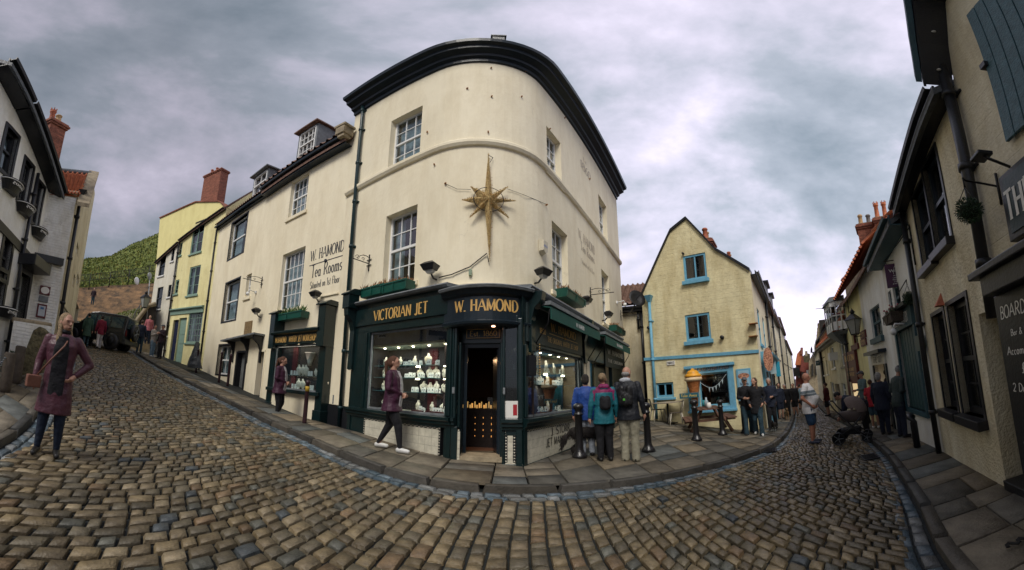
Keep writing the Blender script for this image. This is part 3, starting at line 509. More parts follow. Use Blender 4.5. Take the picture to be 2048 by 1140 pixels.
class House:
    def __init__(s, name, label, cat, f, s0, s1, base, top, wm, group=None, depth=5.0, loc=None):
        s.f = f; s.s0, s.s1 = min(s0, s1), max(s0, s1); s.base = base if callable(base) else (lambda t: base); s.top = top if callable(top) else pw([(s.s0, top), (s.s1, top)])
        p = f.P((s.s0 + s.s1) / 2, 0); s.loc = Vector((p.x, p.y, H(p.x, p.y))); s.o = thing(name, label, cat, s.loc, group); s.holes = []; s.wm = wm; s.depth = depth; s.rects = []
    def window(s, r, nx=3, ny=4, sash=True, fm=None, glass=None, curt=.0, sill=None, arch=False, part='window', dep=.13, cols=None, fw=.055, bar=.022, sillp=.07, sillh=.09, drop=0):
        """r = [s0, s1, z0, z1]; makes pane, frame, sill and curtain"""
        f = s.f; a, b, z0, z1 = r; fm = fm or M_WP; s.holes.append((a, b, z0, z1, dep))
        g = MB(); g.fbox(f, a + .01, b - .01, z0 + .01, z1 - .01, -dep - .012, -dep - .006); po = g.build(part, glass or M_GLASS, s.o)
        F = MB(); o0, o1 = -dep - .03, -dep + .03
        F.fbox(f, a, a + fw, z0, z1, o0, o1); F.fbox(f, b - fw, b, z0, z1, o0, o1); F.fbox(f, a + fw, b - fw, z1 - fw, z1, o0, o1); F.fbox(f, a + fw, b - fw, z0, z0 + fw * 1.3, o0, o1)
        zm = (z0 + z1) / 2
        if sash: F.fbox(f, a + fw, b - fw, zm - .03, zm + .03, o0 - .005, o1 + .012)
        for i in range(1, nx):
            u = lerp(a + fw, b - fw, i / nx)
            wbar = bar if sash or nx > 2 else bar * 2.2
            F.fbox(f, u - wbar / 2, u + wbar / 2, z0 + fw * 1.3, z1 - fw, o0 + .012, o1 - .012)
        for j in range(1, ny):
            v = lerp(z0 + fw, z1 - fw, j / ny)
            if sash and abs(v - zm) < .06: continue
            F.fbox(f, a + fw, b - fw, v - bar / 2, v + bar / 2, o0 + .014, o1 - .014)
        F.build('frame', fm, po)
        if sill:
            S = MB(); S.fbox(f, a - .07, b + .07, z0 - sillh, z0 - .002, -dep + .035, sillp); S.build('sill', sill, po, bevel=.01)
        if curt:
            K = MB(); n = 14
            for (u0, u1) in ((a, a + (b - a) * curt), (b - (b - a) * curt, b)) if curt < .5 else ((a, b),):
                vs = []
                for i in range(n + 1):
                    u = lerp(u0, u1, i / n); o = -dep - .16 + .025 * sin(i * 2.1)
                    vs += [f.P(u, z0 - .1, o), f.P(u, z1 + .1, o)]
                K.add(vs, [(2 * i, 2 * i + 2, 2 * i + 3, 2 * i + 1) for i in range(n)], 0, True)
            K.build('curtain', M_CURT, po)
        return po
    def hole(s, r, dep=.3): s.holes.append((*r, dep))
    def walls(s, roofh=None, side=True, room=.9, top_depth=True, extra=None):
        f = s.f; mb = MB(); S = {s.s0, s.s1}
        for h in s.holes: S |= {h[0], h[1]}
        S |= {c for c in f.c if s.s0 < c < s.s1} | {x for x in list(getattr(s.top, 'x', [])) + list(getattr(s.base, 'x', [])) if s.s0 < x < s.s1}
        S = sorted(x for x in S if s.s0 - 1e-6 <= x <= s.s1 + 1e-6)
        S = [x for i, x in enumerate(S) if i == 0 or x - S[i - 1] > 1e-4]
        for a, b in zip(S, S[1:]):
            m = (a + b) / 2; hs = sorted([h for h in s.holes if h[0] < m < h[1]], key=lambda h: h[2])
            za, zb = s.base(a), s.base(b)
            for h in hs:
                if h[2] > max(za, zb): mb.quad(f.P(a, za), f.P(b, zb), f.P(b, h[2]), f.P(a, h[2]))
                za = zb = h[3]
            mb.quad(f.P(a, za), f.P(b, zb), f.P(b, s.top(b)), f.P(a, s.top(a)))
        for a, b, z0, z1, d in s.holes:
            cs = [a] + [c for c in f.c if a + 1e-4 < c < b - 1e-4] + [b]
            for u in (a, b): mb.quad(f.P(u, z0), f.P(u, z1), f.P(u, z1, -d - .04), f.P(u, z0, -d - .04))
            for u, v in zip(cs, cs[1:]):
                for z in (z0, z1): mb.quad(f.P(u, z), f.P(v, z), f.P(v, z, -d - .04), f.P(u, z, -d - .04))
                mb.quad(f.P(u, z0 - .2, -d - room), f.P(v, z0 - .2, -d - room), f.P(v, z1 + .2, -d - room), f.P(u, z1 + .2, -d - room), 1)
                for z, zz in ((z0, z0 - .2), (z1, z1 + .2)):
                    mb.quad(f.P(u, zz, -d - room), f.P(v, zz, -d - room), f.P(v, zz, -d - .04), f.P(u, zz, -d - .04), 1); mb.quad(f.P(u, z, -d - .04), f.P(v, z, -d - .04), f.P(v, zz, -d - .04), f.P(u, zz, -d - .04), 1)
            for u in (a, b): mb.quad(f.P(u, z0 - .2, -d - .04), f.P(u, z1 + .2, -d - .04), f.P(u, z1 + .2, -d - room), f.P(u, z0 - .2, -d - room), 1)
        if side:
            for u in (s.s0, s.s1): mb.quad(f.P(u, s.base(u)), f.P(u, s.top(u)), f.P(u, s.top(u), -s.depth), f.P(u, s.base(u) - .3, -s.depth))
            a, b = s.s0, s.s1; mb.quad(f.P(a, s.base(a), -s.depth), f.P(b, s.base(b), -s.depth), f.P(b, s.top(b), -s.depth), f.P(a, s.top(a), -s.depth))
        return mb.build('wall', [s.wm, M_ROOM], s.o, fixn=False)
    def roof(s, rise, m, over=.25, th=.12, s0=None, s1=None, ridge=.5, fascia=None, ztop=None, gable=True):
        f = s.f; a = s.s0 if s0 is None else s0; b = s.s1 if s1 is None else s1; mb = MB()
        ta, tb = (s.top(a), s.top(b)) if ztop is None else ztop; d = s.depth * ridge; sl = rise / d
        cs = [a] + [c for c in f.c if a + 1e-4 < c < b - 1e-4] + [b]
        for u, v in zip(cs, cs[1:]):
            zu, zv = lerp(ta, tb, (u - a) / (b - a)), lerp(ta, tb, (v - a) / (b - a))
            E = lambda t, z, o, dz=0: f.P(t, z + dz, o)
            mb.hexa([E(u, zu - over * sl, over), E(v, zv - over * sl, over), E(v, zv + rise, -d), E(u, zu + rise, -d), E(u, zu - over * sl + th, over), E(v, zv - over * sl + th, over), E(v, zv + rise + th, -d), E(u, zu + rise + th, -d)])
            mb.hexa([E(u, zu + rise, -d - .002), E(v, zv + rise, -d - .002), E(v, zv, -s.depth), E(u, zu, -s.depth), E(u, zu + rise + th, -d - .002), E(v, zv + rise + th, -d - .002), E(v, zv + th, -s.depth), E(u, zu + th, -s.depth)])
        if gable:
            for u, z in ((a, ta), (b, tb)): mb.add([f.P(u, z - .05, 0), f.P(u, z + rise, -d), f.P(u, z - .05, -s.depth)], [(0, 1, 2)], 1)
        return mb.build('roof', [m, s.wm], s.o)
    def part(s, name, mb, m, bevel=0, label=None): o = mb.build(name, m, s.o, bevel=bevel); tag(o, label); return o
    def gutter(s, a, b, z, off=.32, r=.06, m=None, fas=.16, soffit=True):
        mb = MB(); z = z if isinstance(z, (tuple, list)) else (z, z)
        mb.sweep(s.f, a, b, [(off - r, 0), (off - r * .7, -r), (off + r * .7, -r), (off + r, 0), (off + r * .8, 0), (off + r * .5, -r * .7), (off - r * .5, -r * .7), (off - r * .8, 0)], z)
        mb.sweep(s.f, a, b, [(off - r - .03, -fas), (off - r - .004, -fas), (off - r - .004, .03), (off - r - .03, .03)], z)
        if soffit: mb.sweep(s.f, a, b, [(.003, -fas - .03), (off - r - .01, -fas - .03), (off - r - .01, -fas - .004), (.003, -fas - .004)], z)
        return s.part('gutter', mb, m or M_NAVY)
    def pipe(s, pts, r=.045, m=None, off=.09, hopper=False, name='downpipe'):
        """pts: (s, z)"""
        mb = MB(); P = [s.f.P(u, z, off) for u, z in pts]; mb.tube(P, r, 10)
        for (u0, z0), (u1, z1) in zip(pts, pts[1:]):
            L = abs(z1 - z0); n = int(L / 1.6)
            for i in range(n + 1):
                k = (i + .5) / (n + 1); mb.tube([s.f.P(lerp(u0, u1, k), lerp(z0, z1, k) + .04, off), s.f.P(lerp(u0, u1, k), lerp(z0, z1, k) - .04, off)], r * 1.35, 10)
                mb.fbox(s.f, lerp(u0, u1, k) - r * 1.8, lerp(u0, u1, k) + r * 1.8, lerp(z0, z1, k) - .02, lerp(z0, z1, k) + .02, .0, off - r)
        if hopper: u, z = pts[0]; mb.add([s.f.P(u + a * .14, z + .25, o) for a, o in ((-1, .0), (1, .0), (1, .26), (-1, .26))] + [s.f.P(u + a * .05, z, o) for a, o in ((-1, .04), (1, .04), (1, .14), (-1, .14))], [(0, 1, 2, 3), (4, 5, 6, 7), (0, 1, 5, 4), (1, 2, 6, 5), (2, 3, 7, 6), (3, 0, 4, 7)])
        return s.part(name, mb, m or M_NAVY)
def pantiles(A, B, C, D, nx, ny, amp=.035, step=.03, th=.05):
    """A, B along the eaves, D, C along the ridge; rolls run up the slope"""
    mb = MB(); A, B, C, D = map(Vector, (A, B, C, D)); n = ((B - A).cross(D - A)).normalized(); n = n if n.z > 0 else -n; K = 8
    rows = []
    for j in range(ny):
        for e_, h in ((0, step), (1, 0)):
            t = (j + e_) / ny; row = []
            for i in range(nx * K + 1):
                u = i / (nx * K); p = (A * (1 - u) + B * u) * (1 - t) + (D * (1 - u) + C * u) * t
                row.append(p + n * (h + amp * (max(0, sin(2 * pi * i / K)) * 1.4 - .35 * max(0, -sin(2 * pi * i / K)))))
            rows.append(row)
    w_ = nx * K + 1; vs = [p for r in rows for p in r]
    mb.add(vs, [(j * w_ + i, j * w_ + i + 1, (j + 1) * w_ + i + 1, (j + 1) * w_ + i) for j in range(len(rows) - 1) for i in range(w_ - 1)], 0, True)
    mb.quad(A - n * th, B - n * th, C - n * th, D - n * th); return mb
def chimney(parent, p, wx, wy, h, rz, pots, m=None, corbel=True, potm=None, name='chimney', poth=.5, label=None):
    mb = MB(); p = Vector(p); mb.box(p + Vector((0, 0, h / 2)), (wx, wy, h), rz); o = None
    if corbel:
        for k, e in ((.18, .05), (.10, .09), (.02, .05)): mb.box(p + Vector((0, 0, h - k)), (wx + e * 2, wy + e * 2, .075), rz)
    o = mb.build(name, m or M_BRICK, parent); tag(o, label); ro = Matrix.Rotation(rz, 3, 'Z')
    c = MB(); c.box(p + Vector((0, 0, h + .045)), (wx * .92, wy * .92, .06), rz); c.build('capping', M_STONE, o)
    for i, (x, y, hh, cm) in enumerate(pots):
        q = p + ro @ Vector((x, y, 0)) + Vector((0, 0, h + .07)); b = MB(); b.lathe([(.13, 0), (.12, .05), (.10, .08), (.085, hh * .8), (.11, hh * .84), (.115, hh * .92), (.09, hh * .94), (.09, hh), (.07, hh), (.07, hh - .15)], q, 14)
        if cm is M_PAN or hh > .7:
            for k in range(6): a = k * pi / 3; b.box(q + Vector((.1 * cos(a), .1 * sin(a), hh + .03)), (.03, .03, .08), a)
        b.build('chimney_pot', cm, o)
    return o
M_POT = mat('terracotta_pot', (.42, .12, .06), .7, var=.3, scale=10); M_POTB = mat('buff_pot', (.52, .33, .16), .7, var=.3, scale=10); M_POTG = mat('grey_pot', (.20, .18, .17), .8, var=.3, scale=10)

# ---- corner building: the jewellery shop (curved front)
def fillet(A, X, B, d, n=9):
    A, X, B = Vector(A), Vector(X), Vector(B); a = (A - X).normalized(); b = (B - X).normalized(); P0, P1 = X + a * d, X + b * d
    half = a.angle(b) / 2; r = d * math.tan(half); C = X + (a + b).normalized() * (d / cos(half)); v0, v1 = P0 - C, P1 - C; out = []
    a0, a1 = atan2(v0.y, v0.x), atan2(v1.y, v1.x)
    while a1 - a0 > pi: a1 -= 2 * pi
    while a1 - a0 < -pi: a1 += 2 * pi
    return [tuple(C + Vector((cos(lerp(a0, a1, i / n)), sin(lerp(a0, a1, i / n)))) * r) for i in range(n + 1)]
LX = (-.17, 5.84)
FM = Fac([(-4.45, 7.95)] + fillet((-4.45, 7.95), LX, (4.65, 13.9), 1.65, 14) + [(4.65, 13.9)])
zc = sum(FM.z(x, y) for x, y in ((757, 203), (823, 170), (930, 127), (980, 121), (1099, 192), (1143, 249), (1187, 319))) / 7
zs = sum(FM.z(x, y) for x, y in ((718, 371), (801, 328), (912, 293), (1010, 292), (1099, 349), (1143, 406), (1187, 463))) / 7
print('cornice', zc, 'string', zs, [round(FM.z(x, y), 2) for x, y in ((757, 203), (823, 170), (930, 127), (980, 121), (1099, 192), (1143, 249), (1187, 319))])
shop = House('corner_shop_building', 'tall cream rendered corner building with curved front, black cornice and dark green shopfronts', 'building', FM, 0, FM.L, -.3, zc, M_CREAM, depth=4.2)
for sp, nx in (((780, 841, 278, 228, 324), 3), ((769, 831, 495, 422, 568), 3), ((1094, 1122, 312, 270, 358), 3), ((1199, 1214, 442, 404, 478), 3), ((1105, 1136, 525, 457, 590), 3), ((1205, 1219, 600, 548, 648), 3)):
    r = rect(FM, *sp); print('win', [round(x, 2) for x in r]); 
    shop.window(r, nx, 4, curt=.3 if sp[2] > 400 else 1, dep=.2)
    sb = MB(); sb.fbox(FM, r[0] - .12, r[1] + .12, r[2] - .11, r[2] - .003, -.165, .05); shop.part('sill', sb, M_CREAM, .01)
# string course and cornice
mb = MB(); mb.sweep(FM, 0, FM.L, [(0, -.07), (.06, -.05), (.10, .02), (.10, .10), (.05, .16), (0, .17)], zs); shop.part('string_course', mb, M_CREAM)
mb = MB(); mb.sweep(FM, -.0, FM.L + .0, [(0, -.02), (.06, 0), (.07, .12), (.16, .17), (.18, .26), (.36, .34), (.38, .46), (.50, .50), (.52, .62), (.44, .66), (0, .68)], zc); shop.part('cornice', mb, M_NAVY)
mb = MB(); pts = [FM.P(c, zc + .66, .40) for c in FM.c]; back = [FM.P(c, zc + 1.5, -2.6 if 0 < i < len(FM.c) - 1 else -2.1) for i, c in enumerate(FM.c)]
ctr = Vector((.1, 9.6, zc + 1.7)); vs = pts + [p * .55 + Vector((ctr.x, ctr.y, zc + 1.55)) * .45 for p in pts]
n_ = len(pts); mb.add(vs + [ctr + Vector((0, 1.5, .1))], [(i, i + 1, n_ + i + 1, n_ + i) for i in range(n_ - 1)] + [(n_ + i, n_ + i + 1, 2 * n_) for i in range(n_ - 1)]); shop.part('roof', mb, M_SLATE)
mb = MB(); q = FM.P(FM.s(992, 90), zc + .95, .28); mb.box(q - Vector((0, 0, .1)), (.26, .24, .3), .1); mb.box(q + Vector((0, 0, .07)), (.34, .3, .05), .1); shop.part('parapet_block', mb, M_NAVY)
shop.pipe([(FM.s(729, 222), zc + .15), (FM.s(729, 240), zc - .35), (FM.s(712, 480), .4)], .05, m=mat('dark_green_pipe', (.012, .035, .04), .35, var=.2))

# ---- the shopfront wraps the corner
oS = .34
fo = FM.offset(oS)
def seg_at_px(f, px, py): return f.s(px, py)
sA = FM.s(714, 760); pL = FM.P(0, 0, oS)
def on_line(i, px, py, off):   # the left (0) or right (-1) straight run of the front, offset outwards
    g = Fac([tuple(FM.P(0, 0, off).xy), tuple(FM.P(FM.c[1] - .01, 0, off).xy)]) if i == 0 else Fac([tuple(FM.P(FM.c[-2] + .01, 0, off).xy), tuple(FM.P(FM.L, 0, off).xy)])
    h_ = g.hit(px, py); return tuple(g.P(h_[0], 0).xy)
FS = Fac([on_line(0, 700, 760, oS), on_line(0, 903, 870, oS), on_line(-1, 1046, 870, oS), on_line(-1, 1249, 760, oS)])
zsill = (FS.z(890, 828) + FS.z(760, 823) + FS.z(1047, 839)) / 3; ztop = FS.z(815, 590); zgl = FS.z(815, 656)
print('FS', [tuple(round(c, 2) for c in p) for p in FS.p], 'sill', [round(FS.z(*p), 2) for p in ((890, 828), (760, 823), (1047, 839), (1150, 814))], 'fascia top', [round(FS.z(*p), 2) for p in ((715, 605), (815, 588), (960, 574), (1070, 602), (1195, 657), (1250, 683))], 'glass', [round(FS.z(*p), 2) for p in ((815, 656), (890, 638), (1048, 694), (1160, 712), (960, 650), (960, 680))], 'base', [round(FS.z(*p), 2) for p in ((726, 866), (903, 915), (1048, 919), (1142, 887))])
sL0 = FM.s(705, 760)
shop.base = pw([(0, -.3), (sL0 - .02, -.3), (sL0 - .019, zgl), (FM.s(1240, 620), zgl), (FM.s(1240, 620) + .001, -.3), (FM.L, -.3)]); shop.base.x = shop.base.x
_t = shop.top; shop.top = pw([(0, zc), (sL0 - .02, zc), (sL0 - .019, zc), (FM.s(1240, 620), zc), (FM.L, zc)])
shop.walls()
mb = MB(); mb.fbox(FM, -.02, sL0 - .03, -.2, FM.z(690, 812), .003, .05); shop.part('black_plinth', mb, M_BLK)
GZ0 = .42
# -- frame of the shopfront
def B_(*a, mi=0): MB_.fbox(FS, *a, mi=mi)
cL, cR = FS.c[1], FS.c[2]
a0, a1 = FS.s(735, 740), FS.s(891, 730); b0, b1 = FS.s(1050, 760), FS.s(1163, 760)
d0, d1 = FS.s(911, 800), FS.s(1004, 800); g0, g1 = FS.s(1010, 760), FS.s(1036, 760)
c0 = FS.s(1172, 760); e1 = FS.s(1246, 760); zg2 = (FS.z(1048, 694) + FS.z(1160, 712)) / 2; zdh = FS.z(955, 682)
front = thing('wraparound_shopfront', 'dark green and black jewellery shopfront with gold lettering wrapping round the curved corner', 'shopfront', (FS.p[1].x, FS.p[1].y, .48))
def fpart(name, mb, m, bevel=0, par=None, label=None): o = mb.build(name, m, par or front, bevel=bevel); tag(o, label); return o
MB_ = MB()
for (u, v) in ((0, a0), (a1, cL - .005), (d1 + .0, g0), (g1, cR - .005), (cR + .005, b0), (b1, c0 - .14)): B_(u, v, GZ0 - .1, zgl + .05, -.12, .0)
B_(cL + .005, d0, GZ0 - .1, zgl + .05, -.12, .0)
B_(0, cL, zgl, ztop, -.10, .0); B_(cR, FS.L - .5, zg2, ztop - .05, -.34, -.0); B_(d0 - .02, d1 + .02, zdh, zgl + .05, -.5, -.32)
B_(g0, g1, zgl - .02, zgl + .1, -.12, -.01)
for u in (a0 - .09, a1 + .09, cR + .09, b1 + .07): B_(u - .04, u + .04, 1.2, zgl if u < cL else zg2, .0, .035)
B_(g0, g1, .9, 1.2, -.1, 0)
B_(d0 - .0, d0 + .05, .45, zdh, -.34, -.12); B_(d1 - .05, d1, .45, zdh, -.34, -.12)
B_(c0, c0 + .1, .4, 3.0, -.12, 0); B_(FS.s(1225, 760), e1, .4, 3.0, -.12, 0); B_(c0, e1, 2.6, 3.3, -.34, -.02)
fpart('pilasters', MB_, M_GRN, .012)
# sill moulding
mb = MB()
for u, v in ((0, cL), (cL, d0), (d1, cR), (cR, c0 - .12)):
    mb.sweep(FS, u + .002, v - .002, [(0, -.20), (.03, -.19), (.035, -.15), (.07, -.13), (.07, -.09), (.11, -.06), (.11, -.01), (.0, -.0)], zsill)
fpart('sill_moulding', mb, M_GRN)
# tiled stall risers with a rope border
M_TILE = mat('glazed_white_tile', (.60, .57, .46), .25, var=.2, scale=10, bump=.05, spec=.6)
def riser(u0, u1, name='tile_panel', lettering=None):
    r = MB(); ub, ue = u0, u1; ztp = zsill - .24; n = max(1, round((ue - ub) / .152)); w_ = (ue - ub - .08) / n
    zb = GZ0 - .04
    r.fbox(FS, ub, ue, zb - .1, zsill - .17, -.1, -.012, 1)
    for i in range(n):
        for j in range(4):
            zz1 = ztp - j * .152; zz0 = max(zz1 - .148, zb)
            if zz1 - zz0 < .03: continue
            r.fbox(FS, ub + .04 + i * w_ + .002, ub + .04 + (i + 1) * w_ - .002, zz0, zz1, -.012, -.004)
    m_ = int((ue - ub) / .05)
    for i in range(m_):
        for zz in (ztp + .025, zb + .06):
            u = ub + (i + .5) * (ue - ub) / m_; k = .02 if i % 2 else -.02
            r.add([FS.P(u - .03, zz - .012 + k * .4, -.001), FS.P(u + .012, zz - .012 + k * .4, -.001), FS.P(u + .03, zz + .012 + k * .4, -.001), FS.P(u - .012, zz + .012 + k * .4, -.001)], [(0, 1, 2, 3)])
    for j in range(int((ztp - zb) / .05)):
        for u in (ub + .018, ue - .018): r.fbox(FS, u - .012, u + .012, zb + .08 + j * .05, zb + .10 + j * .05, -.003, -.0005)
    o = fpart(name, r, [M_TILE, M_BLK]); return o
riser(FS.s(727, 850), FS.s(880, 880)); riser(cL + .10, d0 - .04); riser(d1 + .05, cR - .12); rr = riser(cR + .10, b1 + .35)
mb = MB()
for u in (0.08, cL - .06, cL + .05, cR - .06, cR + .05): mb.fbox(FS, u - .05, u + .05, GZ0 - .15, zsill - .16, -.1, .03)
mb.fbox(FS, 0, cL, GZ0 - .3, GZ0 - .02, -.1, .01); mb.fbox(FS, cR, c0 - .1, GZ0 - .3, GZ0 - .02, -.1, .01); mb.fbox(FS, d1, cR, GZ0 - .2, GZ0 - .0, -.1, .01)
fpart('plinth', mb, M_GRN, .01)
tx = MB(); zT = zsill - .78
text(tx, 'J. STORR', fmap(FS), FS.s(1102, 858), FS.s(1139, 853), FS.z(1120, 866), .15, thick=.17, thin=.13, serif=False)
text(tx, 'JET MANUFACTURER', fmap(FS), FS.s(1092, 876), FS.s(1158, 856), FS.z(1118, 886), .15, thick=.17, thin=.13, serif=False)
tx.build('tile_lettering', M_BLK, rr)
# fascia boards
mb = MB(); mb.fbox(FS, .1, cL - .08, FS.z(815, 640), FS.z(815, 603), -.01, .035); fpart('left_signboard', mb, M_GRN, .008)
FC = Fac([FS.P(cL - .22, 0, .02).xy[:]] + fillet(FS.P(cL - .22, 0, .02).xy, ((FS.p[1] + FS.p[2]) / 2 + Vector((-.04, -.42))), FS.P(cR + .22, 0, .02).xy, .72, 10)[0:] + [FS.P(cR + .22, 0, .02).xy[:]])
FC = Fac([tuple(p) for i, p in enumerate(FC.p) if i == 0 or (p - FC.p[i - 1]).length > 1e-3])
zf0, zf1 = FC.z(965, 650), FC.z(965, 578)
print('FC', zf0, zf1, FC.L, FC.p[len(FC.p) // 2])
mb = MB(); mb.sweep(FC, 0, FC.L, [(-.25, 0), (0, 0), (.04, .03), (.05, .07), (.0, .10), (.0, zf1 - zf0 - .12), (.06, zf1 - zf0 - .08), (.1, zf1 - zf0), (-.25, zf1 - zf0)], zf0)
cf = fpart('curved_fascia', mb, M_NAVY)
# soffit above the recessed door
mb = MB(); pc = [FC.P(c, zf0 + .02, -.1) for c in FC.c]; qd = FM.P(FM.s(955, 600), zf0 + .02, -1.2); mb.add(pc + [qd], [tuple(range(len(pc))) + (len(pc),)]); so_ = fpart('porch_soffit', mb, M_NAVY)
mb = MB(); lp = FC.P(FC.s(988, 652), zf0 - .012, -.08); mb.lathe([(.03, .0), (.03, .01), (0, .01)], lp, 14); so2 = mb.build('downlight', mat('warm_lamp', (1, .6, .4), emit=((1, .5, .3), 5), bump=0), so_)
tx = MB(); text(tx, 'W. HAMOND', fmap(FC, .002), FC.s(911, 610), FC.s(1035, 610), FC.z(970, 621), FC.z(970, 598) - FC.z(970, 621), thick=.22, thin=.09); tx.build('gold_lettering', M_GOLD, cf)
tx = MB(); text(tx, 'VICTORIAN JET', fmap(FS, .037), FS.s(751, 628), FS.s(858, 612), FS.z(805, 634), FS.z(805, 613) - FS.z(805, 634), thick=.22, thin=.09); fpart('gold_lettering', tx, M_GOLD)
mb = MB(); mb.sweep(FS, -.1, cL - .1, [(-.32, 0), (.1, 0), (.14, .04), (.12, .07), (-.32, .12)], ztop - .02); mb.sweep(FC, 0, FC.L, [(-.5, 0), (.14, 0), (.16, .04), (.14, .06), (-.6, .14)], zf1); mb.sweep(FS, cR + .1, FS.L - .35, [(-.32, 0), (.1, 0), (.14, .04), (.12, .07), (-.32, .12)], ztop - .08); fpart('lead_capping', mb, M_LEAD)
mb = MB(); mb.sweep(FM, sL0, FM.L - .6, [(0, 0), (.05, 0), (.05, .03), (0, .05)], ztop + .16); fpart('cable_run', mb, M_CREAM)
# left console bracket with its little roofed block
def console(f, u, zt, zb, par, m=M_GRN, w_=.16, cap=True):
    k = MB(); k.sweep(f, u - w_ / 2, u + w_ / 2, [(0, zb - zt), (.07, zb - zt + .02), (.06, -.5), (.12, -.3), (.26, -.16), (.28, 0), (0, 0)], zt)
    if cap: k.fbox(f, u - w_ * .75, u + w_ * .75, zt, zt + .32, 0, .30); k.sweep(f, u - w_ * .9, u + w_ * .9, [(0, 0), (.34, 0), (.34, .03), (.17, .14), (0, .16)], zt + .32)
    return par.build if False else k.build('console_bracket', m, par, bevel=.008)
console(FS, .02, ztop - .1, 2.0, front); console(FS, cR + .28, ztop - .12, 2.3, front, cap=False); console(FS, b1 + .22, ztop - .12, 2.3, front, cap=False)
# door set back in the porch, EST sign, threshold
mb = MB(); mb.fbox(FS, FS.s(925, 660), FS.s(997, 660), FS.z(960, 672), FS.z(960, 651), -.30, -.28); es = fpart('date_board', mb, M_NAVY)
tx = MB(); u0, u1, v0, v1 = FS.s(926, 660), FS.s(996, 660), FS.z(960, 671), FS.z(960, 652)
for q in ((u0, u1, v0, v0 + .008), (u0, u1, v1 - .008, v1), (u0, u0 + .008, v0, v1), (u1 - .008, u1, v0, v1)): tx.fbox(FS, *q, -.28, -.276)
text(tx, 'Est. 1860', fmap(FS, -.278), FS.s(933, 660), FS.s(989, 660), FS.z(960, 667), FS.z(960, 656) - FS.z(960, 667), thick=.13, thin=.08, serif=False); tx.build('gold_lettering', M_GOLD, es)
mb = MB(); mb.fbox(FS, d0 - .02, d1 + .02, .44, .52, -.5, -.02); fpart('threshold', mb, M_STONE)
mb = MB()
mb.fbox(FS, d0 + .05, d0 + .11, .52, zdh, -.42, -.36); mb.fbox(FS, d1 - .11, d1 - .05, .52, zdh, -.42, -.36); mb.fbox(FS, d0 + .11, d1 - .11, zdh - .07, zdh, -.42, -.36); dr = fpart('door_frame', mb, M_NAVY)
mb = MB(); ang = FS.P(d1 - .12, .52, -.42); dd = FS.P(d1 - .30, .52, -1.15); nrm_ = (dd - ang).normalized(); side_ = Vector((-nrm_.y, nrm_.x, 0)) * .022
mb.hexa([ang - side_, ang + side_, dd + side_, dd - side_] + [p + Vector((0, 0, zdh - .6)) for p in (ang - side_, ang + side_, dd + side_, dd - side_)]); od = mb.build('door', M_NAVY, dr)
for uu in (d0 - .035, d1 + .035):
    mb = MB(); mb.fbox(FS, uu - .018, uu + .018, FS.z(955, 788), FS.z(955, 775), .0, .02); mb.build('latch_plate', M_LEAD, dr)
# shop interior seen through the door
FD = Fac([tuple(FS.p[1]), tuple(FS.p[2])]); D_ = lambda u, z, o: FD.P(u - FS.c[1], z, o)
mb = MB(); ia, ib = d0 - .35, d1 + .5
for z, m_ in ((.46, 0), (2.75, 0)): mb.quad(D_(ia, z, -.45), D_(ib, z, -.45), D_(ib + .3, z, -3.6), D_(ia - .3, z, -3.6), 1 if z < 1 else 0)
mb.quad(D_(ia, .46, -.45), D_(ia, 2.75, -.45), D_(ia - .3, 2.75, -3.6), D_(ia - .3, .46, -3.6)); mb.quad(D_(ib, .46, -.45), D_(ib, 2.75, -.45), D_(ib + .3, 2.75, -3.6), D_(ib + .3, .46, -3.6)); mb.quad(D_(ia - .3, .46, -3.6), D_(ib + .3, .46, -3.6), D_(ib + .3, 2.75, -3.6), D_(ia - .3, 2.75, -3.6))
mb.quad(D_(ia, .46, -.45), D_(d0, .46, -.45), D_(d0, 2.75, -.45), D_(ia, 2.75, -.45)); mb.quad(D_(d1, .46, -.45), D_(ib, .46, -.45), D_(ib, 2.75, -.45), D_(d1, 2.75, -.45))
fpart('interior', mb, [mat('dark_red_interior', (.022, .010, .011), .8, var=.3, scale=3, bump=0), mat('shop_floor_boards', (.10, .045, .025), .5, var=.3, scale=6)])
ctr_ = thing('jewellery_counter', 'lit jewellery counter just inside the open shop door', 'counter', D_((d0 + d1) / 2 - .3, .46, -2.2))
mb = MB(); mb.fbox(FD, d0 - .3 - cL, d0 + .50 - cL, .46, 1.28, -1.9, -1.5); mb.build('cabinet', mat('dark_wood', (.015, .009, .007), .5), ctr_)
mb = MB(); mb.fbox(FD, d0 - .3 - cL, d0 + .50 - cL, 1.28, 1.52, -1.52, -1.5); mb.build('glass_front', M_GLASS, ctr_)
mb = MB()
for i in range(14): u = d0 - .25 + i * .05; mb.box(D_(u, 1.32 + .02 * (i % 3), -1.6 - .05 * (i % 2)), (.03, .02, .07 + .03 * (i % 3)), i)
mb.build('jewellery', mat('glowing_gold_jewellery', (.9, .5, .15), .25, metal=.8, emit=((1, .5, .15), .5)), ctr_)  # a warm glow is built into the gold material itself
mb = MB()
for i in range(3):
    for j in range(4): mb.box(D_(d0 + .04 + i * .17, .7 + j * .13, -1.495), (.010, .01, .02 + .01 * ((i * 7 + j * 3) % 3)))
mb.build('trim_lights', mat('amber_trim', (.8, .35, .08), .4, emit=((1, .42, .1), .5)), ctr_)
def lamp(name, loc, e, col, size=.3, par=None, rot=(0, 0, 0)):
    l = bpy.data.lights.new(name, 'AREA'); l.energy = e; l.color = col; l.size = size; o = bpy.data.objects.new(name, l); COL.objects.link(o); o.location = loc; o.rotation_euler = rot; return o
lamp('counter_light', D_(d0 + .1, 2.3, -1.5), 3.5, (1, .6, .3))
